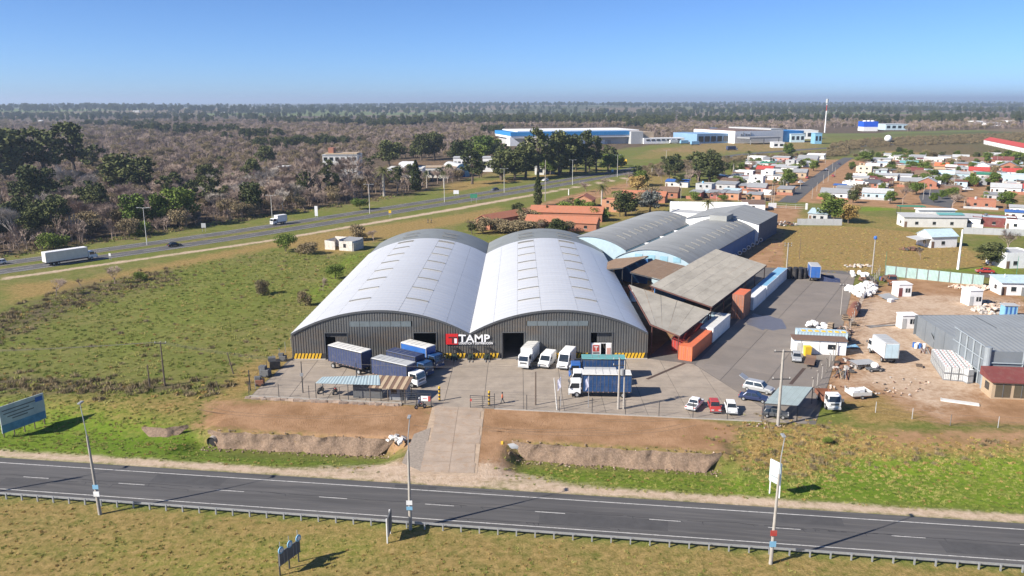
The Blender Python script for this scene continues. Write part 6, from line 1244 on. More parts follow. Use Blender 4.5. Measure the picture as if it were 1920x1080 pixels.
# guardrail
t = thing('guardrail', 'long galvanised roadside guardrail with short posts', 'guardrail'); gn = NLOW - 2.1; ga = math.atan2(RU.y, RU.x)
pm = MB().box(-.07, .07, -.08, .08, -.3, .72).mesh('post', STEEL); bm_ = MB(); prof = [(.1,.42),(.16,.47),(.1,.53),(.1,.58),(.16,.63),(.1,.68),(.07,.68),(.07,.42)]
bm_.add([(-1, -y, z) for y, z in prof] + [(1, -y, z) for y, z in prof], [(i, (i+1) % 8, 8 + (i+1) % 8, 8 + i) for i in range(8)]); bme = bm_.mesh('beam', STEEL)
for k in range(-12, 86):
    inst('post', pm, t, S(k*2.0, gn, .0), ga); inst('beam', bme, t, S(k*2.0 + 1, gn + .2, .0), ga + R(180))
# billboard and roadside signs
def board(name, label, a, b_, z0, z1, mat, posts, pmat=DSTEEL, cat='sign', th=.12, back=None):
    t = thing(name, label, cat, ((a.x+b_.x)/2, (a.y+b_.y)/2, gz((a.x+b_.x)/2, (a.y+b_.y)/2)), aim(a, b_)); L_ = (b_ - a).length/2
    MB().box(-L_, L_, -th/2, th/2, z0, z1).build('panel', mat, t)
    for i in range(posts): x = -L_*.92 + 1.84*L_*i/max(1, posts-1); MB().tube([(x, .14, -.3), (x, .14, z1 - .1)], .08, 5).build('post', pmat, t)
    return t, L_
bb = mt('billboard_print', (.42,.47,.47), .6, var=.2, scale=.5, dirt=(.2,.3,.36), dirtamt=.6)
a, b_ = P(3, 812), P(78, 785); b_ = a + (b_ - a).normalized() * 6.4
t, L_ = board('billboard', 'faded blue-white roadside billboard on posts at the left edge', a, b_, 1.0, 4.9, bb, 5, WOODP, 'billboard')
MB().box(-L_ + .06, L_ - .06, -.075, -.065, 1.05, 2.2).build('printed_band', mt('faded_blue', (.1,.25,.36), .7, var=.3, scale=1.2), t); MB().box(L_ - 1.3, L_ - .2, -.08, -.07, 3.9, 4.6).build('logo_patch', C('blue'), t)
for z, x0, x1 in ((4.1, -.9, .6), (3.6, -.85, .3), (3.1, -.7, .5), (2.7, -.5, .2)): MB().box(L_*x0, L_*x1, -.08, -.07, z, z + .16).build('text_line', C('dgrey'), t)
t, L_ = board('road_sign', 'tall pale two-post sign seen edge-on at the right verge', P(1439, 925), P(1449, 931) + Vector((.4,-.6,0)), 1.7, 4.4, mt('sign_pale', (.55,.66,.66), .6), 2, C('white')); MB().box(-L_*.8, L_*.8, -.08, -.06, 2.4, 2.55).build('printed_line', C('grey'), t); MB().box(-L_*.8, L_*.8, -.08, -.06, 3.1, 3.6).build('printed_line', C('white'), t)
t, L_ = board('road_sign', 'dark-backed road sign on white posts at the guardrail', P(727, 1019), P(733, 999), .8, 2.9, C('dgrey'), 2, C('white'))
t, L_ = board('notice_rack', 'low dark lattice board topped by blue round discs in the foreground grass', P(524, 1080), P(562, 1052), 1.1, 2.5, C('dgrey'), 3)
for k in (-.85, 0, .85): o = MB().disc((k*L_, -.1, 2.75), (0,1,0), .36, .08, 14).build('round_disc', C('sky'), t); MB().disc((k*L_, -.16, 2.75), (0,1,0), .2, .04, 10).build('emblem', C('white'), o); MB().tube([(k*L_, 0, 2.5), (k*L_, 0, 3.6)], .04, 5).build('rod', STEEL, t)
for x in (-.6,-.3,.3,.6): MB().box(L_*x - .03, L_*x + .03, -.1, -.06, 1.15, 2.45).build('batten', C('grey'), t)
for lb, px, py, dx, z0, z1, c in (('white two-post highway sign beside the wood, left',382,433,1.6,1.4,3.0,'lgrey'),('pair of white tall plates beside the highway, before the white box truck',593,407,1.2,.6,4.6,'white'),('green direction sign on the near highway verge',888,380,3.2,2.2,4.0,'green'),('white sign near the school gate',855,368,2.6,1.2,3.0,'white'),('small white marker sign on the near highway verge',206,486,.6,1.2,2.0,'white'),('yellow diamond warning sign on the highway median',731,407,1.0,1.7,2.8,'yellow'),('small blue-white marker at the highway far bend',1148,325,1.4,1.0,2.4,'sky')):
    p = P(px, py); t = thing('highway_sign', lb, 'sign', p, 0); MB().box(-dx/2, dx/2, -.05, .05, z0, z1).build('panel', C(c), t)
    for s in (-1, 1): MB().tube([(s*dx*.35, .08, -.2), (s*dx*.35, .08, z1 - .1)], .06, 5).build('post', STEEL, t)
# perimeter fence
FM = mt('chain_link', (.1,.1,.1), .6, .3)
def fence(name, label, pts, step, h, mat, wires=4, r=.045, arm=0., kerb=0., r_w=.012):
    t = thing(name, label, 'fence')
    for a, c in zip(pts, pts[1:]):
        n = max(1, round((c - a).length / step))
        for i in range(n + 1):
            p = a.lerp(c, i/n); q = MB(); q.tube([(0,0,-.1),(0,0,h)] + ([(-arm*.7,-arm*.7,h+.4)] if arm else []), r, 6); q.build('post', mat, t, loc=p)
        for k in range(wires): z = .15 + (h - .2) * k / max(1, wires - 1); MB().tube([a + Vector((0,0,z)), c + Vector((0,0,z))], r_w, 3).build('wire', FM, t)
        if kerb: d = (c - a).normalized(); n_ = Vector((-d.y, d.x, 0)) * .12; MB().hexa([a - n_, c - n_, c + n_, a + n_], [v + Vector((0,0,kerb)) for v in (a - n_, c - n_, c + n_, a + n_)]).build('kerb', CONC, t)
    return t
gA, gB = P(831, 752), P(904, 757)
def onF(px): return FL.lerp(FR, (px - 466) / (1528 - 466))
fence('front_fence', 'dark wire fence on a broken stone kerb left of the gate', [FL, onF(772)], 4.6, 2.4, DSTEEL, 6, .05, kerb=.32)
fence('front_fence', 'dark wire fence along the yard front right of the gate', [onF(950), onF(1435)], 4.6, 2.5, DSTEEL, 6, .05, kerb=.15)
fence('side_fence', 'thin wire fence climbing beside the left warehouse', [FL, P(500, 700), P(545, 650)], 4.0, 2.2, C('grey'), 4)
fence('rear_fence', 'pale angled-top concrete post fence along the dirt lot', [P(1522, 738), P(1548, 700), P(1590, 625), P(1620, 560), P(1648, 518)], 3.4, 2.3, CONC, 5, .08, arm=.5)
fence('roadside_fence', 'low post fence right of the yard along the bank', [P(1640, 775), P(1780, 800), P(1960, 808)], 5.5, 1.7, C('lgrey'), 3, .05)
# broken stones under the left fence
t = thing('stone_edging', 'row of broken concrete lumps under the left front fence', 'edging'); sm_ = MB().hexa([(-.5,-.3,0),(.5,-.25,0),(.45,.25,0),(-.5,.3,0)], [(-.4,-.2,.4),(.42,-.22,.34),(.4,.2,.42),(-.45,.22,.36)]).mesh('stone', mt('edging_stone', (.3,.23,.18), .95, var=.3, rnd=.2, scale=2))
for i in range(46): p = FL.lerp(onF(775), i/46); inst('stone', sm_, t, (p.x + rng.uniform(-.1,.1), p.y - .55 + rng.uniform(-.15,.15), -.05), rng.uniform(-.3,.3), rng.uniform(.6,1.1))
# green sheet fence
t = thing('green_sheet_fence', 'pale green corrugated sheet fence along the dirt lot', 'fence'); a, c = P(1658, 518), P(1843, 538); GF = mt('pale_green_sheet', (.36,.5,.47), .6, .1, var=.12, rnd=.08, dirt=(.3,.33,.3), dirtamt=.4)
for i in range(9):
    m = MB(); p, q = a.lerp(c, i/9), a.lerp(c, (i+1)/9 - .004); corr(m, p, q, q + Vector((0,0,2.7)), p + Vector((0,0,2.7)), 16, .06); m.build('panel', GF, t); MB().tube([p - Vector((0,.1,0)), p + Vector((0,-.1,2.8))], .07, 5).build('post', C('grey'), t)
# gates
for lb, pa, pc, sign in (('grey barred gate leaf with white and red sign at the left of the drive', onF(772), onF(829), True), ('grey barred gate leaf at the right of the drive', onF(904), onF(950), False)):
    t = thing('yard_gate', lb, 'gate', pa, aim(pa, pc)); W_ = (pc - pa).length; 
    for z in (.2, .5, .8, 1.1, 1.4, 1.7): MB().tube([(0,0,z),(W_,0,z)], .03, 4).build('bar', DSTEEL, t)
    for x in (0, W_*.5, W_): MB().tube([(x,0,0),(x,0,2.0)], .05, 5).build('upright', DSTEEL, t)
    MB().box(0, W_, -.03, .03, 1.95, 2.03).build('top_rail', DSTEEL, t)
    if sign: s_ = MB().box(W_*.66, W_*.98, -.1, -.06, .8, 1.6).build('sign_plate', C('white'), t); MB().box(W_*.9, W_*.98, -.13, -.1, .8, 1.6).build('red_end', C('red'), s_); MB().box(W_*.72, W_*.86, -.12, -.1, 1.15, 1.25).build('red_line', C('red'), s_)
    else: MB().box(-.02, .25, -.1, -.06, 1.1, 1.5).build('red_plate', C('red'), t)
for lb, px, py in (('left yellow and black banded gate bollard', 823, 752), ('right yellow and black banded gate bollard', 916, 761)):
    p = P(px, py); t = thing('gate_bollard', lb, 'bollard', p)
    for k in range(8): MB().tube([(0,0,k*.3),(0,0,k*.3+.3)], .16, 8).build('band', YEL if k % 2 else mt('band_black'), t)
# shelter and guard hut
t = thing('bike_shelter', 'blue-grey sheet shelter roof behind the front fence', 'shelter'); a, b_, c, d_ = P(590, 718, 2.7), P(712, 722, 2.7), P(712, 703, 3.1), P(603, 706, 3.1)
for k in range(5):
    m = MB(); corr(m, a.lerp(b_, k/5), a.lerp(b_, (k+1)/5 - .004), d_.lerp(c, (k+1)/5 - .004), d_.lerp(c, k/5), 8, .05); m.build('roof_sheet', mt('shelter_sheet', (.36,.45,.47), .6, .15, var=.1, dirt=(.25,.3,.3), dirtamt=.4), t)
for p in (a, b_, c, d_, a.lerp(b_, .5)): MB().tube([(p.x, p.y, 0), p], .06, 5).build('post', DSTEEL, t)
wl, wr2 = a.lerp(b_, .55), b_; MB().hexa([Vector((wl.x, wl.y+1.2, .05)), Vector((wr2.x, wr2.y+1.2, .05)), Vector((wr2.x, wr2.y+1.35, .05)), Vector((wl.x, wl.y+1.35, .05))], [Vector((wl.x, wl.y+1.2, 2.5)), Vector((wr2.x, wr2.y+1.2, 2.5)), Vector((wr2.x, wr2.y+1.35, 2.5)), Vector((wl.x, wl.y+1.35, 2.5))]).build('back_wall', C('dgrey'), t)
t = thing('guard_hut', 'small guard hut with rusty striped corrugated roof beside the gate', 'hut', P(733, 748), aim(FL, FR)); m = MB()
for k in range(11): x = -3 + k*.55; m2 = MB().hexa([(x,-2.0,2.45),(x+.53,-2.0,2.45),(x+.53,2.0,3.05),(x,2.0,3.05)], [(x,-2.0,2.5 + .04*(k%2)),(x+.53,-2.0,2.5 + .04*(k%2)),(x+.53,2.0,3.1 + .04*(k%2)),(x,2.0,3.1 + .04*(k%2))]).build('roof_sheet', C('tan' if k % 2 else 'brown'), t)
for x, y in ((-2.8,-1.8),(0,-1.8),(2.7,-1.8),(-2.8,1.8),(2.7,1.8)): MB().tube([(x,y,0),(x,y,2.5 if y < 0 else 3.0)], .07, 5).build('post', WOODP, t)
MB().box(-.2, 2.6, -.4, 1.6, .05, 2.5).build('cabin_wall', C('grey'), t); MB().box(.1, 1.0, -.46, -.4, 1.1, 2.0).build('window', GLASS, t); MB().box(1.5, 2.3, -.46, -.4, .1, 2.1).build('door', C('dgrey'), t)
t = thing('carport', 'pale blue-green sheet carport roof over the parked cars', 'carport'); q = [P(1432, 757, 2.5), P(1495, 762, 2.4), P(1523, 727, 2.7), P(1462, 724, 2.7)]
for k in range(5):
    m = MB(); corr(m, q[0].lerp(q[1], k/5), q[0].lerp(q[1], (k+1)/5 - .004), q[3].lerp(q[2], (k+1)/5 - .004), q[3].lerp(q[2], k/5), 8, .05); m.build('roof_sheet', mt('carport_sheet', (.4,.47,.45), .6, .1, var=.1, dirt=(.28,.32,.3), dirtamt=.4), t)
for p in q: MB().tube([(p.x, p.y, 0), p], .07, 5).build('post', DSTEEL, t)
for i in range(4): MB().tube([q[i] - Vector((0,0,.08)), q[(i+1) % 4] - Vector((0,0,.08))], .06, 4).build('beam', DSTEEL, t)
# flags
for lb, px, py, tp in (('left flagpole with a limp white and blue flag', 1050, 763, 703), ('right flagpole with a limp white and blue flag', 1102, 765, 702)):
    p = P(px, py); h = ZY(tp, p.y); t = thing('flagpole', lb, 'flagpole', p); MB().tube([(0,0,0),(0,0,h)], .055, 6, r1=.035).build('pole', STEEL, t); vs = []
    for i in range(5):
        for j in range(6): vs.append((-.12*i - .03*math.sin(j*1.3), .06*math.sin(i*2 + j), h - .25 - j*.34 - i*.16))
    MB().add(vs, [(i*6+j, i*6+j+1, (i+1)*6+j+1, (i+1)*6+j) for i in range(4) for j in range(5)]).build('flag', mt('flag_cloth', (.55,.56,.68), .8, var=.35, scale=3), t, smooth=True)
# forklifts
for i, px in enumerate((851, 882, 913)):
    p = P(px, 674); t = thing('forklift', 'dark green forklift against the hazard band, %s' % ('left', 'middle', 'right')[i], 'forklift', (p.x, p.y, .06), R(-90), 'forklifts at the warehouse wall'); g_ = C('green')
    MB().hexa([(-1.2,-.55,.3),(.6,-.55,.3),(.6,.55,.3),(-1.2,.55,.3)], [(-1.1,-.5,1.05),(.5,-.5,.85),(.5,.5,.85),(-1.1,.5,1.05)]).build('body', mt('forklift_dark', (.03,.05,.035), .5), t, bevel=.06)
    MB().box(-1.3, -.8, -.55, .55, .3, 1.1).build('counterweight', C('black'), t); MB().box(-.5, -.1, -.3, .3, 1.0, 1.12).build('seat', C('black'), t)
    for sx in (-.85, .35):
        for s in (-1, 1): MB().tube([(sx,s*.48,.95),(sx + (.1 if sx < 0 else -.15),s*.45,2.1)], .04, 5).build('guard_post', C('black'), t)
    MB().box(-.85, .3, -.5, .5, 2.08, 2.15).build('overhead_guard', C('black'), t)
    for s in (-1, 1): MB().box(.72, .82, s*.35 - .05, s*.35 + .05, .1, 2.3).build('mast', DSTEEL, t); MB().box(.85, 1.95, s*.3 - .06, s*.3 + .06, .1, .16).build('fork', STEEL, t)
    for x in (-.85, .35):
        for s in (-1, 1): wheel(t, x, s*.5, .31, .2)
# old pallets and junk at the left fence
for lb, px, py, c, s in (('dark machine block by the left fence, nearest the gate corner', 487, 722, 'rust', 1.3), ('dark machine block second along the left fence', 497, 705, 'dgrey', 1.6), ('dark machine block third along the left fence', 515, 690, 'black', 1.8), ('dark machine block nearest the left warehouse', 530, 676, 'dgrey', 1.2)):
    p = P(px, py); t = thing('old_machine', lb, 'machine', (p.x, p.y, .05), rng.uniform(-.4,.4), 'machines along the left fence'); MB().box(-s*.5, s*.5, -s*.4, s*.4, .1, s*.8).build('housing', C(c), t, bevel=.06); MB().box(-s*.6, s*.1, -s*.3, s*.3, s*.8, s*1.15).build('hood', C('dgrey'), t)
    for x in (-.35, .35): MB().tube([(x*s,-s*.45,.22),(x*s,s*.45,.22)], .2, 8).build('roller', RUBBER, t)
# culvert pipes
for lb, px, py, z in (('dark culvert mouth in the left earth bank', 398, 826, -1.3), ('pale concrete culvert pipe with yellow ring at the right bank', 952, 842, -.9)):
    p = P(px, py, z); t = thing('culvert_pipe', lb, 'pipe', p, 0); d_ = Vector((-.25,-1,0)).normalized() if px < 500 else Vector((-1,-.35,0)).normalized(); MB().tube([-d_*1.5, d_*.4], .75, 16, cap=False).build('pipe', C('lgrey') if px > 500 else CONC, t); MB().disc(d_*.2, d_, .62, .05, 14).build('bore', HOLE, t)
    if px > 500: MB().box(-1.0, -.7, -.5, .4, -.3, 1.0).build('marker_board', C('yellow'), t)
# ------------------------------------------------------------------ people and motorbikes
def person(label, px, py, rz, jacket, trousers, sit=False, z=0.05, stride=.0, name='person', loc=None, helmet=None):
    p = loc or P(px, py); t = thing(name, label, 'person', (p.x, p.y, z), rz)
    hip = .92 if not sit else .82
    def skin(nm, V, E, rad, mat):
        me = bpy.data.meshes.new(nm); me.from_pydata(V, E, []); o = bpy.data.objects.new(nm, me); COL.objects.link(o); o.parent = t; me.materials.append(mat)
        o.modifiers.new('skin', 'SKIN')
        for i, r in enumerate(rad): me.skin_vertices[0].data[i].radius = (r, r)
        me.skin_vertices[0].data[0].use_root = True; sb = o.modifiers.new('smooth', 'SUBSURF'); sb.levels = 1; sb.render_levels = 1; return o
    k = stride; sk = mt('skin_tone', (.34,.2,.14), .6)
    if sit: L_ = [(0,0,hip),(0,.1,hip-.02),(.42,.17,hip-.1),(.36,.2,.38),(0,-.1,hip-.02),(.42,-.17,hip-.1),(.36,-.2,.38)]
    else: L_ = [(0,0,hip),(0,.1,hip-.06),(k*.5,.11,.5),(k*.9 - .04,.11,.09),(0,-.1,hip-.06),(-k*.3,-.11,.5),(-k*.9 - .08,-.11,.09)]
    lean = .18 if sit else .02; T_ = [(lean*.0,0,hip),(lean*.5,0,hip+.28),(lean,0,hip+.52),(lean,.19,hip+.5),(lean+.02,.25,hip+.22),(lean+(.32 if sit else .1),.26,hip+.02),(lean,-.19,hip+.5),(lean+.02,-.25,hip+.22),(lean+(.32 if sit else .1),-.26,hip+.02)]
    ar = Vector(T_[5]); al = Vector(T_[8])
    V = [(lean,0,hip+.52),(lean+.01,0,hip+.62),(lean+.03,0,hip+.74),(lean+.02,0,hip+.84)]; n0 = len(V)
    V += [T_[5], tuple(ar + Vector((.05,0,-.1))), T_[8], tuple(al + Vector((.05,0,-.1)))]
    skin('body', V[:4], [(0,1),(1,2),(2,3)], [.06,.055,.1,.07], sk)
    for q in (ar, al):
        m = MB(); m.box(q.x - .02, q.x + .03, q.y - .045, q.y + .045, q.z - .1, q.z + .02)
        for f_ in range(4): m.box(q.x - .015, q.x + .015, q.y - .043 + f_*.024, q.y - .026 + f_*.024, q.z - .17 + abs(f_-1.5)*.012, q.z - .1)
        m.box(q.x + .03, q.x + .05, q.y - .01, q.y + .012, q.z - .1, q.z - .03); m.build('hand', sk, t)
    skin('trousers', L_, [(0,1),(1,2),(2,3),(0,4),(4,5),(5,6)], [.13,.105,.08,.065,.105,.08,.065], C(trousers, .85)); skin('jacket', T_, [(0,1),(1,2),(2,3),(3,4),(4,5),(2,6),(6,7),(7,8)], [.14,.15,.13,.085,.065,.05,.085,.065,.05], C(jacket, .85))
    for i in (3, 6): x, y, zz = L_[i]; MB().box(x - .1, x + .17, y - .05, y + .05, zz - .09, zz + .03).build('shoe', C('black'), t, bevel=.02)
    hc = (lean + .0, 0, hip + .82); MB().blob(hc, .125 if not helmet else .16, 8, 6, .02, 1.0).build('helmet' if helmet else 'hair', C(helmet or 'black', .5), t, smooth=True)
    return t
person('person in bright orange jacket walking by the right gate leaf', 941, 757, R(180), 'orange', 'dgrey', stride=.28)
person('person in dark clothes standing in front of the shelter', 683, 741, R(-90), 'navy', 'navy'); person('person standing in the shade of the guard hut', 707, 744, R(-80), 'dgrey', 'navy')
person('left of two dark figures walking beside the highway', 802, 418, R(30), 'black', 'dgrey', stride=.2); person('right of two dark figures walking beside the highway', 808, 418, R(30), 'dgrey', 'black', stride=.2)
def moto(label, px, py, rz, col='black'):
    p = P(px, py); t = thing('motorcycle', label, 'motorcycle', (p.x, p.y, .05), rz)
    for x in (-.62, .66): o = MB().tube([(x,-.06,.31),(x,.06,.31)], .31, 16).build('wheel', RUBBER, t); MB().tube([(x,-.065,.31),(x,.065,.31)], .18, 10).build('rim', STEEL, o)
    MB().tube([(-.6,0,.35),(-.1,0,.5),(.3,0,.75),(.45,0,.9),(.64,0,.35)], .06, 6).build('frame', DSTEEL, t); MB().blob((.15,0,.78), .22, 8, 6, .03, .7).build('fuel_tank', C(col, .3), t, smooth=True); MB().box(-.75, -.02, -.13, .13, .74, .84).build('seat', C('black'), t, bevel=.04)
    MB().box(-.25, .25, -.14, .14, .3, .6).build('engine', DSTEEL, t); MB().tube([(.45,-.36,1.02),(.42,0,.98),(.45,.36,1.02)], .025, 5).build('handlebar', DSTEEL, t); MB().blob((.6,0,.88), .1, 8, 5, .02).build('headlight', CHROME, t); return t
moto('red motorcycle ridden towards the gate', 787, 766, R(25), 'red'); pm_ = P(787, 766); person('motorcycle rider in dark jacket and pale helmet', 0, 0, R(25), 'navy', 'dgrey', sit=True, z=.06, loc=pm_ + Vector((-.25,-.1,0)), helmet='lgrey')
moto('motorcycle parked under the left end of the shelter', 600, 736, R(70), 'black'); moto('motorcycle parked under the middle of the shelter', 627, 738, R(80), 'red')
# ------------------------------------------------------------------ village houses
def house(label, px, py, w_, d_, h, wall, roof, kind='flat', rz=None, name='house', cat='house', nw=2, group=None, fdoor='brown', z2=0, loc=None):
    """front middle of the base stands at px, py; local -y faces the viewer's side"""
    p = loc or P(px, py); z0 = gz(p.x, p.y); t = thing(name, label, cat, (p.x, p.y, z0), -A2 if rz is None else rz, group); W = C({'red': 'rwall', 'orange': 'owall'}.get(wall, wall), .85, dirt=(.3,.27,.23), dirtamt=.3); RM = C({'offwhite': 'lgrey'}.get(roof, roof), .75, dirtamt=.5, scale=.9)
    x0, x1 = -w_/2, w_/2
    if kind == 'gable':
        rg_ = h + d_ * .24; m = MB(); m.box(x0, x1, 0, d_, -.2, h); m.add([(x0,0,h),(x0,d_,h),(x0,d_/2,rg_),(x1,0,h),(x1,d_,h),(x1,d_/2,rg_)], [(0,2,1),(3,4,5)]); m.build('wall', W, t)
        for s in (0, 1):
            y = -.4 if s == 0 else d_ + .4; ze = h - .4*.48
            MB().hexa(*(lambda q: (q, [(a, b_, c + .14) for a, b_, c in q]))([(x0-.3,y,ze),(x1+.3,y,ze),(x1+.3,d_/2,rg_+.02),(x0-.3,d_/2,rg_+.02)] if s == 0 else [(x0-.3,d_/2,rg_+.02),(x1+.3,d_/2,rg_+.02),(x1+.3,y,ze),(x0-.3,y,ze)])).build('roof_slope', RM, t)
        MB().box(x0 - .3, x1 + .3, d_/2 - .12, d_/2 + .12, rg_ + .1, rg_ + .2).build('ridge', RM, t)
    elif kind == 'gablex':
        rg_ = h + w_ * .24; m = MB(); m.box(x0, x1, 0, d_, -.2, h); m.add([(x0,0,h),(x1,0,h),(0,0,rg_),(x0,d_,h),(x1,d_,h),(0,d_,rg_)], [(0,1,2),(4,3,5)]); m.build('wall', W, t)
        for s in (-1, 1): q = [(0,-.4,rg_+.02),(0,d_+.4,rg_+.02),(s*(w_/2+.4),d_+.4,h-.2),(s*(w_/2+.4),-.4,h-.2)][::(-1 if s > 0 else 1)]; MB().hexa(q, [(a, b_, c + .14) for a, b_, c in q]).build('roof_slope', RM, t)
    elif kind == 'shed':
        MB().hexa([(x0,0,-.2),(x1,0,-.2),(x1,d_,-.2),(x0,d_,-.2)], [(x0,0,h),(x1,0,h),(x1,d_,h+d_*.1),(x0,d_,h+d_*.1)]).build('wall', W, t)
        n = max(2, int(w_ / 2.5))
        for k in range(n): xa, xb = x0 - .3 + (w_ + .6)*k/n, x0 - .3 + (w_ + .6)*(k+1)/n - .03; q = [(xa,-.4,h+.0),(xb,-.4,h+.0),(xb,d_+.2,h+d_*.1+.06),(xa,d_+.2,h+d_*.1+.06)]; MB().hexa(q, [(a, b_, c + .1) for a, b_, c in q]).build('roof_sheet', RM, t)
    else:
        MB().box(x0, x1, 0, d_, -.2, h).build('wall', W, t); MB().box(x0 + .2, x1 - .2, .2, d_ - .2, h, h + .05).build('roof', RM, t)
        m = MB(); m.box(x0, x1, 0, .2, h, h + .35); m.box(x0, x1, d_ - .2, d_, h, h + .35); m.box(x0, x0 + .2, .2, d_ - .2, h, h + .35); m.box(x1 - .2, x1, .2, d_ - .2, h, h + .35); m.build('parapet', W, t)
        if rng.random() < .5: MB().tube([(x0 + w_*.3, d_*.6, h + .05), (x0 + w_*.3, d_*.6, h + 1.1)], .5, 10).build('water_tank', C(rng.choice(('lgrey','sky','dgrey'))), t)
    floors = 2 if h > 4.6 else 1
    for fl in range(floors):
        zb = 1.0 + fl * 2.7
        for k in range(nw):
            x = x0 + w_ * (k + .65) / (nw + .6); o = MB().box(x, x + 1.1, -.07, -.01, zb, zb + 1.05).build('window', GLASS, t); MB().box(x - .08, x + 1.18, -.1, -.0, zb - .12, zb - .02).build('sill', C('offwhite'), o)
        o = MB().box(x0 - .07, x0 - .01, d_*.35, d_*.35 + 1.1, zb, zb + 1.0).build('window', GLASS, t)
    MB().box(x0 + .3, x0 + 1.15, -.06, -.01, 0, 2.05).build('door', C(fdoor), t)
    return t
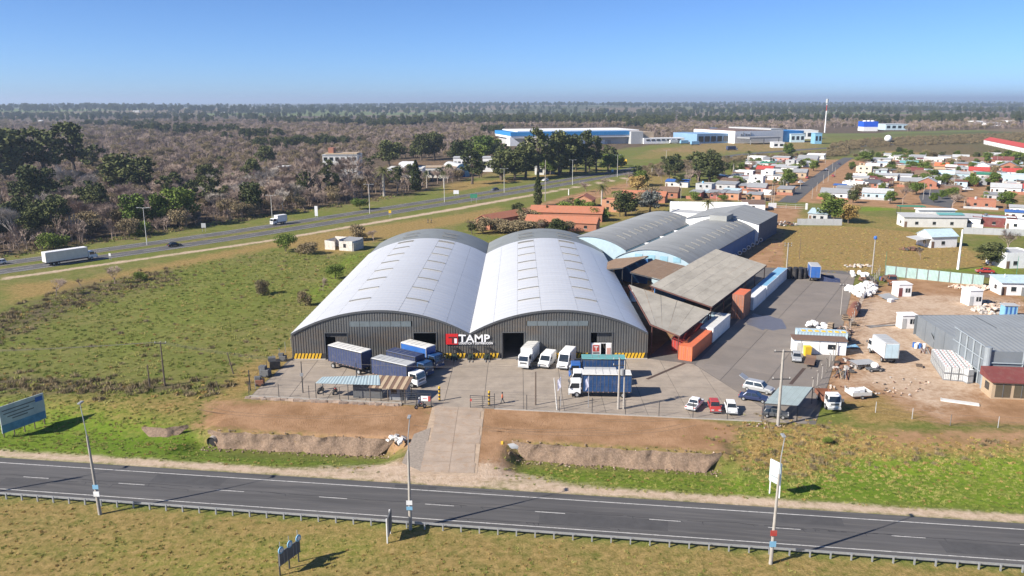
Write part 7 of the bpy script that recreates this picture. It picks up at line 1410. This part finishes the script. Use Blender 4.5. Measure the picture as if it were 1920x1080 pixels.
HS = ( # label, px, py, width, depth, height, wall, roof, kind
('blue-grey two-storey block with a white panel at the village left edge',1318,366,8,7,5.2,'lgrey','grey','flat'),('small red-walled house at the left end of the front row',1303,373,5.5,6,2.9,'red','grey','shed'),('red-walled house right of the smallest red one',1340,373,8,6,2.8,'red','grey','shed'),
('orange-walled cottage with pale windows, left of the pair',1372,375,6,5.5,3,'orange','grey','shed'),('orange-walled cottage with dark gate, right of the pair',1412,378,6.5,6,3,'orange','grey','shed'),('pink-walled house with grey roof behind the orange pair',1417,363,9,7,3,'pink','grey','gable'),('long grey sheet roof behind the red houses',1358,357,11,8,3,'lgrey','grey','shed'),
('tall plain white cube house left of the street',1416,350,7.5,6,5.2,'white','offwhite','flat'),('second white cube house behind the tall one',1437,338,7,6,5,'white','offwhite','flat'),('low long shed roof left of the white cubes',1386,345,13,7,2.8,'offwhite','lgrey','shed'),('low brown-roofed house left of the white cubes',1365,348,9,6,2.8,'tan','brown','shed'),('wide white house with flat roof near the dark palms',1392,331,12,7,3,'white','lgrey','flat'),('red-roofed house beyond the white cubes',1432,327,10,7,3,'white','red','gable'),
('white-walled house facing the street bend',1478,325,9,7,3.2,'white','lgrey','shed'),('tan house with grey roof at the left kerb',1498,334,8,7,3.2,'tan','grey','gable'),('pale house with green porch in the rear left block',1437,315,9,6,3,'offwhite','green','shed'),('tall narrow grey house in the rear left block',1480,316,6,6,5,'lgrey','grey','flat'),('white flat house at the far left of the rear row',1417,302,13,7,3,'white','offwhite','flat'),('pinkish house in the rear left row',1463,304,12,7,3,'pink','lgrey','shed'),
('wide grey roof at the rear right of the left block',1513,306,14,9,3,'offwhite','grey','gable'),('white roofed hall at the end of the left block',1528,299,13,8,3,'offwhite','white','shed'),('white roofs behind the narrow grey house',1504,314,11,7,3,'white','offwhite','shed'),('low red wall house mid left block',1457,320,9,6,2.8,'red','lgrey','shed'),('white house with dark porch at the rear left',1440,308,8,6,3,'white','grey','shed'),('cluttered grey roofs along the left kerb',1470,366,7,8,2.7,'tan','grey','shed'),
('white garage row with long grey roof right of the street gate',1562,374,12,7,2.9,'white','grey','gable'),('low grey roofed annex behind the garage row',1585,364,9,6,2.7,'offwhite','grey','shed'),('wide plain white house right of the street',1597,357,10,8,3.6,'white','offwhite','flat'),('pale blue house with grey gable roof on the green lawn',1643,375,13,7,3,'lblue','lgrey','gable'),('cream two-storey house at the right kerb',1618,330,9,8,5.2,'cream','offwhite','flat'),('white house with blue side behind the cream one',1635,319,9,7,3.4,'white','lgrey','flat'),
('white low house at the far right kerb',1652,308,12,7,3,'white','offwhite','shed'),('long grey roofs right of the cream house',1658,340,13,7,3,'offwhite','lgrey','shed'),('red sheet roofed lean-to behind the pale blue house',1646,351,9,6,2.8,'tan','maroon','shed'),('brown flat-roofed house in the middle right block',1680,322,11,8,3,'tan','brown','flat'),('teal fronted house with white band',1703,313,12,7,3.2,'teal','offwhite','flat'),('white house in the rear middle row',1690,302,12,7,3,'white','lgrey','shed'),('white sheet roof right of the round village tree',1748,307,12,8,3,'offwhite','white','shed'),
('orange tile roofed house right of the round village tree',1764,321,8,7,3,'brick','orange','gable'),('white house with an orange square on its wall',1782,323,7,6,3.6,'white','offwhite','flat'),('dark red house behind the orange-square one',1800,318,8,6,3.4,'maroon','grey','shed'),('brick house with white window frame facing the court',1737,354,9,8,3.2,'brick','lgrey','gablex'),('blue-grey roofed house behind the brick one',1764,338,13,8,3,'offwhite','lblue','gable'),('brown roofed house with white edge left of the court',1735,338,12,8,3,'tan','brown','gable'),('pale sheet roof right of the tall white pole',1798,337,10,7,3,'lblue','lgrey','shed'),
('red roofed house in the right block',1834,331,11,8,3,'tan','red','gable'),('grey flat house behind the white pickup pair',1826,348,12,8,3,'grey','lgrey','flat'),('green roofed house in the right block',1848,339,10,7,3,'offwhite','green','shed'),('brown roofed bungalow at the rear right',1822,310,14,8,3,'tan','brown','gable'),('white gabled house in the right block',1840,322,9,7,3.4,'white','lgrey','gablex'),('red and brown roofed house at the rear right',1880,309,13,8,3,'brick','maroon','gable'),('wide grey gable house at the right',1890,324,13,9,3.2,'brick','grey','gablex'),('red roof behind the white-blue hall',1896,333,10,7,3,'white','red','gable'),
('white and pale blue hall at the right edge',1902,346,14,9,4.6,'lblue','offwhite','flat'),('white gable roofed house near the round right tree',1884,365,13,7,3,'white','lgrey','gable'),('bright red roof at the right edge',1914,366,9,7,3,'white','red','gable'),('brick-red house with carport left of the round right tree',1838,392,11,8,3.2,'brick','tile','flat'),('small white shack at the right edge above the red house',1906,404,5.5,5,2.8,'white','lgrey','shed'),
('white house beside the long metal shed',1816,426,7,7,3,'white','lgrey','shed'),('dark red house with white parapet and blue-white roof',1862,428,14,9,3.2,'maroon','lblue','flat'),('white house cut by the right edge below the small shack',1914,433,10,8,3.2,'white','offwhite','flat'),('blue-roofed lean-to at the right edge',1908,414,9,4,2.8,'offwhite','blue','shed'),
('brown roofed house left of the parking court',1705,352,10,7,3,'tan','grey','gable'),('white roofed house between the cream house and the court',1690,340,10,6,2.9,'white','offwhite','shed'),('olive thatched-looking roof in the central block',1655,326,9,6,2.8,'olive','olive','shed'),('grey house at the rear centre',1720,304,10,7,3,'lgrey','grey','gable'),('white row house under the wood edge',1670,298,11,6,3,'white','offwhite','shed'),('tan house at the rear right corner',1800,304,11,7,3,'tan','lgrey','gable'),('pink house at the rear right',1860,300,11,7,3,'pink','lgrey','gable'),('white house left of the meadow corner',1770,302,9,6,3,'white','grey','shed'),
('white cottage below the cream house',1610,344,9,6,2.8,'offwhite','lgrey','shed'),('grey roofed cottage right of the wide white house',1632,352,8,6,2.8,'white','dgrey','shed'),('blue tarpaulin roofed shack at the right kerb',1573,358,6,4,2.5,'tan','blue','shed'),('long tan house in the middle of the left block',1450,332,11,6,2.9,'tan','lgrey','gable'),('white shed behind the tan house of the left block',1462,340,8,6,2.8,'white','grey','shed'),('brown roofed shed beside the dark palms',1395,320,9,6,2.8,'tan','brown','shed'),('white shed between palm and white house',1410,313,10,6,2.8,'white','lgrey','shed'),('maroon roofed house in the centre right',1712,330,10,6,2.9,'offwhite','maroon','gable'),('white house facing the parking court',1790,348,9,6,2.9,'white','grey','gable'),('grey shed right of the brick-red house',1862,378,8,6,2.7,'lgrey','grey','shed'))
for r in HS: house(*r, nw=max(1, int(r[3] / 4)))
# special plots
t = house('long corrugated white shed wall with white and teal upper roofs at the meadow',1752,428,22,7,3.6,'offwhite','lgrey','shed',rz=-.1,nw=3,name='metal_shed',cat='shed')
o = MB().box(-4, 9, 6, 9, 3.4, 5.6).build('upper_storey', C('offwhite'), t); MB().box(-4.4, 9.4, 5.4, 9.4, 5.6, 5.9).build('upper_roof', C('white'), o)
MB().hexa([(2,2.6,4.2),(11,2.6,4.2),(11,5.3,4.6),(2,5.3,4.6)], [(2,2.6,4.4),(11,2.6,4.4),(11,5.3,4.8),(2,5.3,4.8)]).build('awning', C('teal'), t)
p = P(1706, 405); t = thing('green_canopy', 'green flat canopy on posts left of the long white shed', 'canopy', p, -.1); MB().box(-5, 5, -2, 2, 3.6, 3.8).build('roof', C('green'), t)
for x in (-4.7, 4.7):
    for y in (-1.8, 1.8): MB().tube([(x,y,0),(x,y,3.6)], .1, 5).build('post', DSTEEL, t)
t = house('pale metal garden barn with low lean-to in the meadow',1768,466,9,7,3.6,'white','lblue','gable',rz=.15,name='metal_barn',cat='shed',nw=1); MB().hexa([(-9,0,2.5),(-4.6,0,2.9),(-4.6,6,3.1),(-9,6,2.7)], [(-9,0,2.6),(-4.6,0,3.0),(-4.6,6,3.2),(-9,6,2.8)]).build('lean_to_roof', C('lgrey'), t)
for x in (-8.8, -6.5): MB().tube([(x,.2,0),(x,.2,2.6)], .09, 5).build('lean_to_post', WOODP, t)
house('white house at the right edge behind the broad low tree',1912,505,9,8,4,'white','offwhite','flat',rz=.1); house('white cabin with dark fence at the right edge of the dirt lot',1912,556,9,6,3,'white','lblue','shed',rz=-.1)
def lowwall(label, pts, h, mat, name='garden_wall', th=.2):
    t = thing(name, label, 'wall'); t['kind'] = 'thing'
    for a, c in zip(pts, pts[1:]):
        n = max(1, int((c - a).length / 3)); d = (c - a).normalized(); nn = Vector((-d.y, d.x, 0)) * th/2
        for i in range(n):
            p, q = a.lerp(c, i/n), a.lerp(c, (i+1)/n - .004); z = Vector((0,0,h + rng.uniform(-.03,.03))); MB().hexa([p - nn, q - nn, q + nn, p + nn], [p - nn + z, q - nn + z, q + nn + z, p + nn + z]).build('panel', mat, t)
lowwall('grey block garden wall under the large rounded tree', [P(1494, 423), P(1578, 424)], 2.4, C('lgrey')); lowwall('grey plot wall below the dark red house', [P(1805, 440), P(1880, 443), P(1960, 446)], 2.3, C('lgrey')); lowwall('dark board fence at the right edge of the dirt lot', [P(1876, 556), P(1882, 545), P(1960, 572)], 2.0, C('dgrey'), 'board_fence'); lowwall('brown wall along the parking court', [P(1745, 354), P(1800, 355)], 1.8, C('brown'))
lowwall('white gate wall left at the end of the street', [P(1440, 391), P(1455, 391)], 2.2, C('white')); lowwall('white gate post right at the end of the street', [P(1510, 394), P(1513, 394)], 2.6, C('white'), 'gate_post', .8)
t = thing('street_gate', 'long wire gate closing the street', 'gate'); 
for z in (.3, 1.1, 1.9): MB().tube([P(1455, 391) + Vector((0,0,z)), P(1510, 394) + Vector((0,0,z))], .05, 4).build('bar', C('lgrey'), t)
for f_ in (0, .33, .66, 1): q = P(1455, 391).lerp(P(1510, 394), f_); MB().tube([q, q + Vector((0,0,2))], .06, 4).build('upright', C('lgrey'), t)
for lb, px, py, rz_, c, k in (('red car at the left kerb of the street',1513,336,R(60),'red','sedan'),('white car parked at the left kerb near the round tree',1502,345,R(15),'white','hatch'),('white car far down the street',1549,321,R(60),'white','hatch'),('red car at the right kerb of the street',1562,333,R(60),'red','hatch'),('white pickup on the parking court, left of two',1800,358,R(0),'white','pickup'),('white car on the parking court, right of two',1814,359,R(0),'white','suv'),('dark car under the carport of the brick-red house',1855,392,R(-90),'dgrey','sedan'),('dark car far up the street',1573,310,R(60),'navy','hatch')): car(lb, px, py, rz_, c, k, metal=0)
# ------------------------------------------------------------------ houses with orange tile roofs, long white building, ruin
house('long orange tiled house nearest the arched warehouse, gable overgrown',905,430,6.5,24,3.6,'brick','tile','gablex',rz=-R(38),nw=1); house('long orange tiled house with white door behind the curved warehouse',1060,415,28,8,3.4,'brick','tile','gable',rz=-R(12),nw=6); house('orange tiled house in front of the long one, gable to the right',1050,432,26,7,3,'brick','tile','gable',rz=-R(16),nw=5)
house('orange brick gable house beside the shaggy palm',1092,390,8,9,3.4,'orange','tile','gablex',rz=-R(15)); house('orange tiled cube house right of the shaggy palm',1145,398,8,7,4.8,'orange','tile','flat',rz=-R(20)); house('orange tiled long house behind the silver tree',1205,380,20,7,3.2,'brick','tile','gable',rz=-R(20),nw=4); house('brown round-roofed hut behind the silver tree',1252,372,9,8,3,'brick','brown','gable',rz=-R(20)); house('blue-roofed garage at the village entrance',1268,352,12,7,3,'offwhite','blue','shed',rz=-R(20))
house('long white building with white sheet roof behind the palm',1330,408,30,9,3.2,'white','white','gable',rz=-R(6),nw=7,name='white_building',cat='building'); house('white annex with flat grey roof left of the stout palm',1282,416,12,12,3,'white','offwhite','flat',rz=-A2,nw=3,name='white_building',cat='building'); house('small white and grey store at the right end of the long white building',1413,396,9,7,3,'white','brown','shed',rz=-R(10),nw=1,name='white_building',cat='building'); house('grey shack beside the large rounded tree',1532,416,7,9,2.9,'lgrey','lblue','shed',rz=-A2)
t = thing('ruined_cottage', 'roofless whitewashed cottage ruin beside the weedy field', 'ruin', P(640, 469), -.35); RW = mt('ruin_plaster', (.6,.56,.5), .95, var=.25, scale=1, dirt=(.22,.18,.15), dirtamt=.7)
for (x0, x1, y0, y1, h0, h1) in ((-6,-2.4,0,.3,2.9,2.6),(-.6,4,-.2,.1,2.9,3.1),(4,4.3,0,6,3.0,2.4),(-6,-5.7,.3,6,2.9,2.2),(-6,4,6,6.3,3.2,3.3),(-1,-.7,.2,6,3.4,2.8)): MB().hexa([(x0,y0,-.2),(x1,y0,-.2),(x1,y1,-.2),(x0,y1,-.2)], [(x0,y0,h0),(x1,y0,h1),(x1,y1,h1),(x0,y1,h0)]).build('wall', RW, t)
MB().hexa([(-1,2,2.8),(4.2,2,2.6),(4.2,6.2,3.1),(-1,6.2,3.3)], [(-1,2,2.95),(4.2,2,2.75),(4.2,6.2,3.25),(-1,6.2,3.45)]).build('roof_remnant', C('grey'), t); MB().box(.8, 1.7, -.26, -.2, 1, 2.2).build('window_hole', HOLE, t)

# lean-tos and sheds crammed between the houses
SHW, SHR = ('tan','offwhite','lgrey','brick','white','grey','brown','lblue'), ('lgrey','grey','grey','brown','offwhite','dgrey','maroon','lblue','tile','rust')
for (x, y) in np.concatenate([pts_px(64, [(1300,374),(1440,378),(1530,302),(1440,302),(1350,335)]), pts_px(124, [(1600,366),(1712,368),(1730,352),(1930,380),(1930,304),(1625,302)])]):
    p = Vector((x, y, 0)); wc, rc = rng.choice(SHW), rng.choice(SHR); house('small %s lean-to with %s roof crammed between village houses' % ({'lgrey': 'grey', 'offwhite': 'pale', 'lblue': 'pale blue', 'brick': 'brick'}.get(wc, wc), {'lgrey': 'light grey', 'offwhite': 'pale', 'lblue': 'bluish', 'dgrey': 'dark grey', 'tile': 'orange', 'rust': 'rusty'}.get(rc, rc)), 0, 0, rng.uniform(3, 8), rng.uniform(3, 6), rng.uniform(2.1, 2.8), wc, rc, 'shed', rz=-A2 + rng.choice((0, R(90), R(180), 0)) + rng.uniform(-.05, .05), name='lean_to', cat='shed', nw=1, loc=p, group='lean-tos between village houses')
for i, q in enumerate(rng.sample(HS[:70], 34)):
    p = P(q[1], q[2]); e1 = Vector((math.sin(A2), math.cos(A2), 0)); e2 = Vector((math.cos(A2), -math.sin(A2), 0)); a = p - e1 * rng.uniform(2, 4) - e2 * (q[3]/2 + 1)
    lowwall('low %s plot wall before %s' % (('pale', 'grey', 'brick')[i % 3], ' '.join(q[0].split()[:9])), [a, a + e2 * (q[3] + 2)], rng.uniform(.9, 1.6), C(('offwhite', 'lgrey', 'brick')[i % 3]), 'plot_wall')
# ------------------------------------------------------------------ distant buildings
def block(label, pxl, pxr, pyb, depth, h, mat, roofm=None, name='building', cat='building', wins=0, rows=1, roofh=.4, rz=None, wmat=GLASS):
    a, b_ = P(pxl, pyb), P(pxr, pyb if rz is None else rz); L_ = (b_ - a).length; t = thing(name, label, cat, (a.x, a.y, gz(a.x, a.y)), aim(a, b_)); MB().box(0, L_, 0, depth, -1, h).build('wall', mat, t); MB().box(-.3, L_ + .3, -.3, depth + .3, h, h + roofh).build('roof', roofm or mat, t)
    for r in range(rows):
        for k in range(wins): x = L_*(k + .2)/wins; MB().box(x, x + L_*.6/wins, -.12, -.02, h*(r + .3)/rows, h*(r + .75)/rows).build('window', wmat, t)
    return t, L_
# long blue and white depot
a = P(963, 273); b_ = P(1180, 270); h = ZY(247, a.y); t = thing('logistics_depot', 'very long white and blue depot with overhanging roof beyond the grove', 'depot', a, aim(a, b_)); L_ = (b_ - a).length
MB().box(0, L_, 6, 70, -1, h*.8).build('wall', C('lgrey'), t); MB().box(-3, L_, 1, 74, h*.52, h*.68).build('white_band', C('white'), t); MB().box(-3.2, L_ + .3, .5, 74.5, h*.68, h*.95).build('blue_band', mt('depot_blue', (.03,.22,.5), .5), t); MB().box(6, L_ + 14, 8, 76, h*.96, h*1.03).build('roof', C('white'), t)
MB().box(L_, L_ + 14, -4, 12, -1, h*.92).build('end_tower', C('lgrey'), t); MB().box(L_ + 14, L_ + 30, 4, 60, -1, h*.85).build('rear_wing', C('tan'), t)
o = MB().box(L_ + 14, L_ + 62, -6, 6, -1, 6).build('office_wing', C('white'), t)
for k in range(7): MB().box(L_ + 17 + k*6, L_ + 21 + k*6, -6.3, -6.02, 3.2, 4.8).build('window', GLASS, o)
for k in range(14): MB().box(14 + k*(L_-30)/14, 14 + (k + .55)*(L_-30)/14, 5.7, 5.98, 0, 4.2).build('dock_door', C(('white','grey','sky')[k % 3]), t)
MB().box(14, 34, -10, 4, -1, 6.5).build('yellow_annex', C('cream'), t); MB().hexa([(-6,-8,-1),(10,-8,-1),(10,6,-1),(-6,6,-1)], [(-6,-8,9),(-4,-8,9),(-4,6,9),(-6,6,9)]).build('sloped_end', C('white'), t)
# store with brown roof
a = P(1377, 270); b_ = P(1467, 268); h = ZY(247, a.y); t = thing('white_store', 'big white factory store with brown roof and grey letters beyond the highway', 'building', a, aim(a, b_)); L_ = (b_ - a).length
MB().box(0, L_, 0, 80, -1, h).build('wall', C('white'), t); MB().box(1, L_*.75, 1, 79, h, h + .6).build('roof', C('brown'), t); MB().box(L_*.75, L_ + 1, 1, 79, h, h + 2).build('roof_plant', C('lgrey'), t); MB().box(L_, L_ + 30, 2, 60, -1, h*.96).build('blue_end', mt('depot_blue'), t)
for k, ch in enumerate((1.2, 1.9, 1.2, 1.0, 1.9)): MB().box(7 + k*3.2, 7 + k*3.2 + (1 if k in (1, 4) else 2.2), -.4, -.05, h*.6, h*.6 + ch*2).build('letter', C('grey'), t)
MB().box(0, L_*.62, -26, -4, 6, 7.5).build('canopy', C('grey'), t)
for x in (2, L_*.3, L_*.6): MB().tube([(x,-25,0),(x,-25,6)], .4, 5).build('canopy_post', C('grey'), t)
MB().box(-40, -.5, 12, 60, -1, h*.8).build('side_hall', mt('pale_blue_hall', (.2,.33,.5), .6), t)
for k in range(5): MB().box(-38 + k*8, -32 + k*8, 11.7, 11.98, 2, h*.6).build('window', GLASS, t)
block('pale blue shed right of the white store', 1482, 1508, 268, 20, 9, C('lblue'), wins=3); block('white hall behind the pale blue shed', 1490, 1533, 262, 30, 10, C('white'), wins=4); block('small pale blue tower building beside the white hall', 1527, 1540, 271, 12, 11, C('sky'), wins=2); block('white kiosk building in front of the store', 1449, 1470, 278, 10, 5, C('white'), wins=2); block('small grey gatehouse right of the depot', 1273, 1293, 259, 14, 7, C('grey'), C('dgrey'), wins=3); block('pale flat building left of the store', 1306, 1330, 258, 14, 5, C('offwhite'), wins=4); block('blue corner portal of the store', 1334, 1345, 260, 10, 12, mt('depot_blue'), wins=1)
block('low pale hall right of the blue silo building', 1660, 1702, 245, 40, 9, C('lblue'), C('lgrey'), wins=4); block('white factory row at the far right', 1828, 1848, 235, 30, 7, C('white'), wins=4); block('white factory row at the far right, second block', 1856, 1880, 237, 25, 6, C('white'), C('lgrey'), wins=5); block('white factory at the right edge of the skyline', 1892, 1930, 234, 30, 7, C('white'), C('offwhite'), wins=5)
a = P(1618, 247); t = thing('blue_silo_building', 'bright blue building on a white base with round tank tops', 'building', a, 0); MB().box(0, 22, 0, 20, -1, 6).build('base', C('white'), t); MB().box(0, 22, 0, 20, 6, 14).build('upper', mt('vivid_blue', (.01,.09,.6), .5), t)
for x in (5, 11, 17): MB().blob((x, 9, 14), 3.4, 10, 6, .02, .6).build('tank_dome', C('offwhite'), t, smooth=True)
a = P(1546, 250); h = ZY(188, a.y); t = thing('radio_mast', 'tall slender red and white mast on the skyline', 'mast', a)
for k in range(6): MB().tube([(0,0,h*k/6),(0,0,h*(k+1)/6)], 1.0 - .1*k, 8).build('section', C('white' if k != 4 else 'red'), t)
MB().tube([(0,0,h - 5),(0,0,h + 1)], 1.9, 8).build('antenna_ring', C('lgrey'), t)
p = P(1664, 270); t = thing('white_sphere_tank', 'white ball tank beside the branch road', 'tank', p); MB().blob((0,0,5), 3.8, 14, 10, .0).build('ball', C('white'), t, smooth=True); MB().tube([(0,0,0),(0,0,3)], .9, 8).build('stem', C('lgrey'), t)
for k in range(9):
    a, b_ = P(1845, 272), P(1925, 290); q = a.lerp(b_, k/9 + .03); house('red-roofed terrace house, %s from the left in the terrace at the right edge' % ORD[k], 0, 0, (b_ - a).length/9 - .4, 11, 4.4, 'white', 'red', 'gable', rz=aim(a, b_), loc=q, group='terrace houses', nw=1)
# school, pavilion, tower ruin, hall, lodges
t, L_ = block('white two-storey school with rows of windows among bare trees', 727, 792, 341, 16, 7.5, C('white'), C('offwhite'), wins=12, rows=2, name='school', cat='school'); MB().box(L_*.3, L_*.75, 4, 18, 7.8, 10.5).build('upper_storey', C('white'), t)
block('white wing of the school with brown band', 795, 855, 333, 14, 6, C('offwhite'), C('tan'), wins=8); block('white flat-roofed house behind the barrel-roofed hall', 850, 880, 322, 12, 9, C('white'), C('lgrey'), wins=4); block('white building right of the dark tree', 905, 927, 322, 12, 9, C('white'), C('lgrey'), wins=3); block('white lodge with slanted roof inside the grove, left', 1003, 1020, 328, 9, 5, C('white'), C('lgrey'), wins=1); block('grey-roofed lodge inside the grove', 1022, 1040, 326, 9, 5, C('lgrey'), C('lgrey'), wins=2); block('tan pavilion hidden in the bare wood', 524, 540, 338, 8, 8, C('tan'), C('offwhite'), wins=2)
t, L_ = block('pale ruined tower block with red machinery on its roof', 607, 672, 345, 14, 16, C('offwhite'), C('lgrey'), wins=6, rows=4, name='tower_block'); MB().box(L_*.15, L_*.3, 2, 8, 16.4, 20).build('roof_house', C('brick'), t); MB().box(L_*.05, L_*.98, 1, 12, 16.6, 17.2).build('roof_slab', C('tan'), t)
a, b_ = P(855, 332), P(880, 331); t = thing('barrel_hall', 'blue-grey barrel-roofed hall among the trees', 'hall', a, aim(a, b_)); L_ = (b_ - a).length; g = [(L_/2 - L_/2*math.cos(math.pi*i/12), 0, 4 + 4*math.sin(math.pi*i/12)) for i in range(13)]
MB().add([(0,0,-1)] + g + [(L_,0,-1)], [tuple(range(15))[::-1]]).build('front_wall', C('sky'), t); vs = [p for q in g for p in (q, (q[0], 24, q[2]))]; MB().add(vs, [(2*i, 2*i+1, 2*i+3, 2*i+2) for i in range(12)]).build('barrel_roof', C('lgrey'), t); MB().box(L_*.35, L_*.65, -.15, -.02, 0, 4).build('door', C('blue'), t)
p = P(1165, 311); t = thing('yellow_tanker', 'yellow tank trailer parked at the edge of the grove', 'tank', p, .2); MB().tube([(-3.5,0,2.6),(3.5,0,2.6)], 2.0, 12).build('tank', C('yellow'), t)
for x in (-2, 2): MB().box(x - .3, x + .3, -1, 1, 0, 1).build('leg', DSTEEL, t)
for lb, px, py, c in (('blue box lorry on the depot yard, right one',1304,273,'sky'),('blue box lorry on the depot yard, middle one',1284,271,'sky'),('white box lorry on the depot yard, left one',1264,270,'white'),('dark coach on the road before the store',1372,283,'navy')): truck(lb, px, py, R(20), (9, 2.6, 3), 'white', c, c, tarp=False)
for lb, px, py, w_, c in (('tiny white house on the far left fields',165,205,12,'white'),('tiny white barn on the green far field',75,228,9,'white'),('pale farmhouse on the skyline fields, left',255,212,24,'offwhite'),('tiny white house near the far wood edge',418,213,10,'white'),('pink house in the far trees, centre left',700,210,12,'pink'),('pale houses on the skyline right of centre',1240,197,40,'offwhite'),('white barn far behind the mast',1575,207,16,'white')): house(lb, px, py, w_, 9, 5, c, 'lgrey', 'gable', rz=0)
# ------------------------------------------------------------------ haze
hz = bpy.data.materials.new('haze_air'); hz.use_nodes = True; n_ = hz.node_tree; n_.nodes.remove(n_.nodes['Principled BSDF']); pv = n_.nodes.new('ShaderNodeVolumePrincipled'); pv.inputs['Color'].default_value = (.62,.76,.95,1); pv.inputs['Density'].default_value = HAZE_D; pv.inputs['Anisotropy'].default_value = .2
n_.links.new(pv.outputs[0], n_.nodes['Material Output'].inputs['Volume'])
hb = MB().box(-17000, 17000, -500, 27000, -60, 130).build('haze', hz); hb['kind'] = 'stuff'; hb['label'] = 'thin blue air haze over the whole landscape'
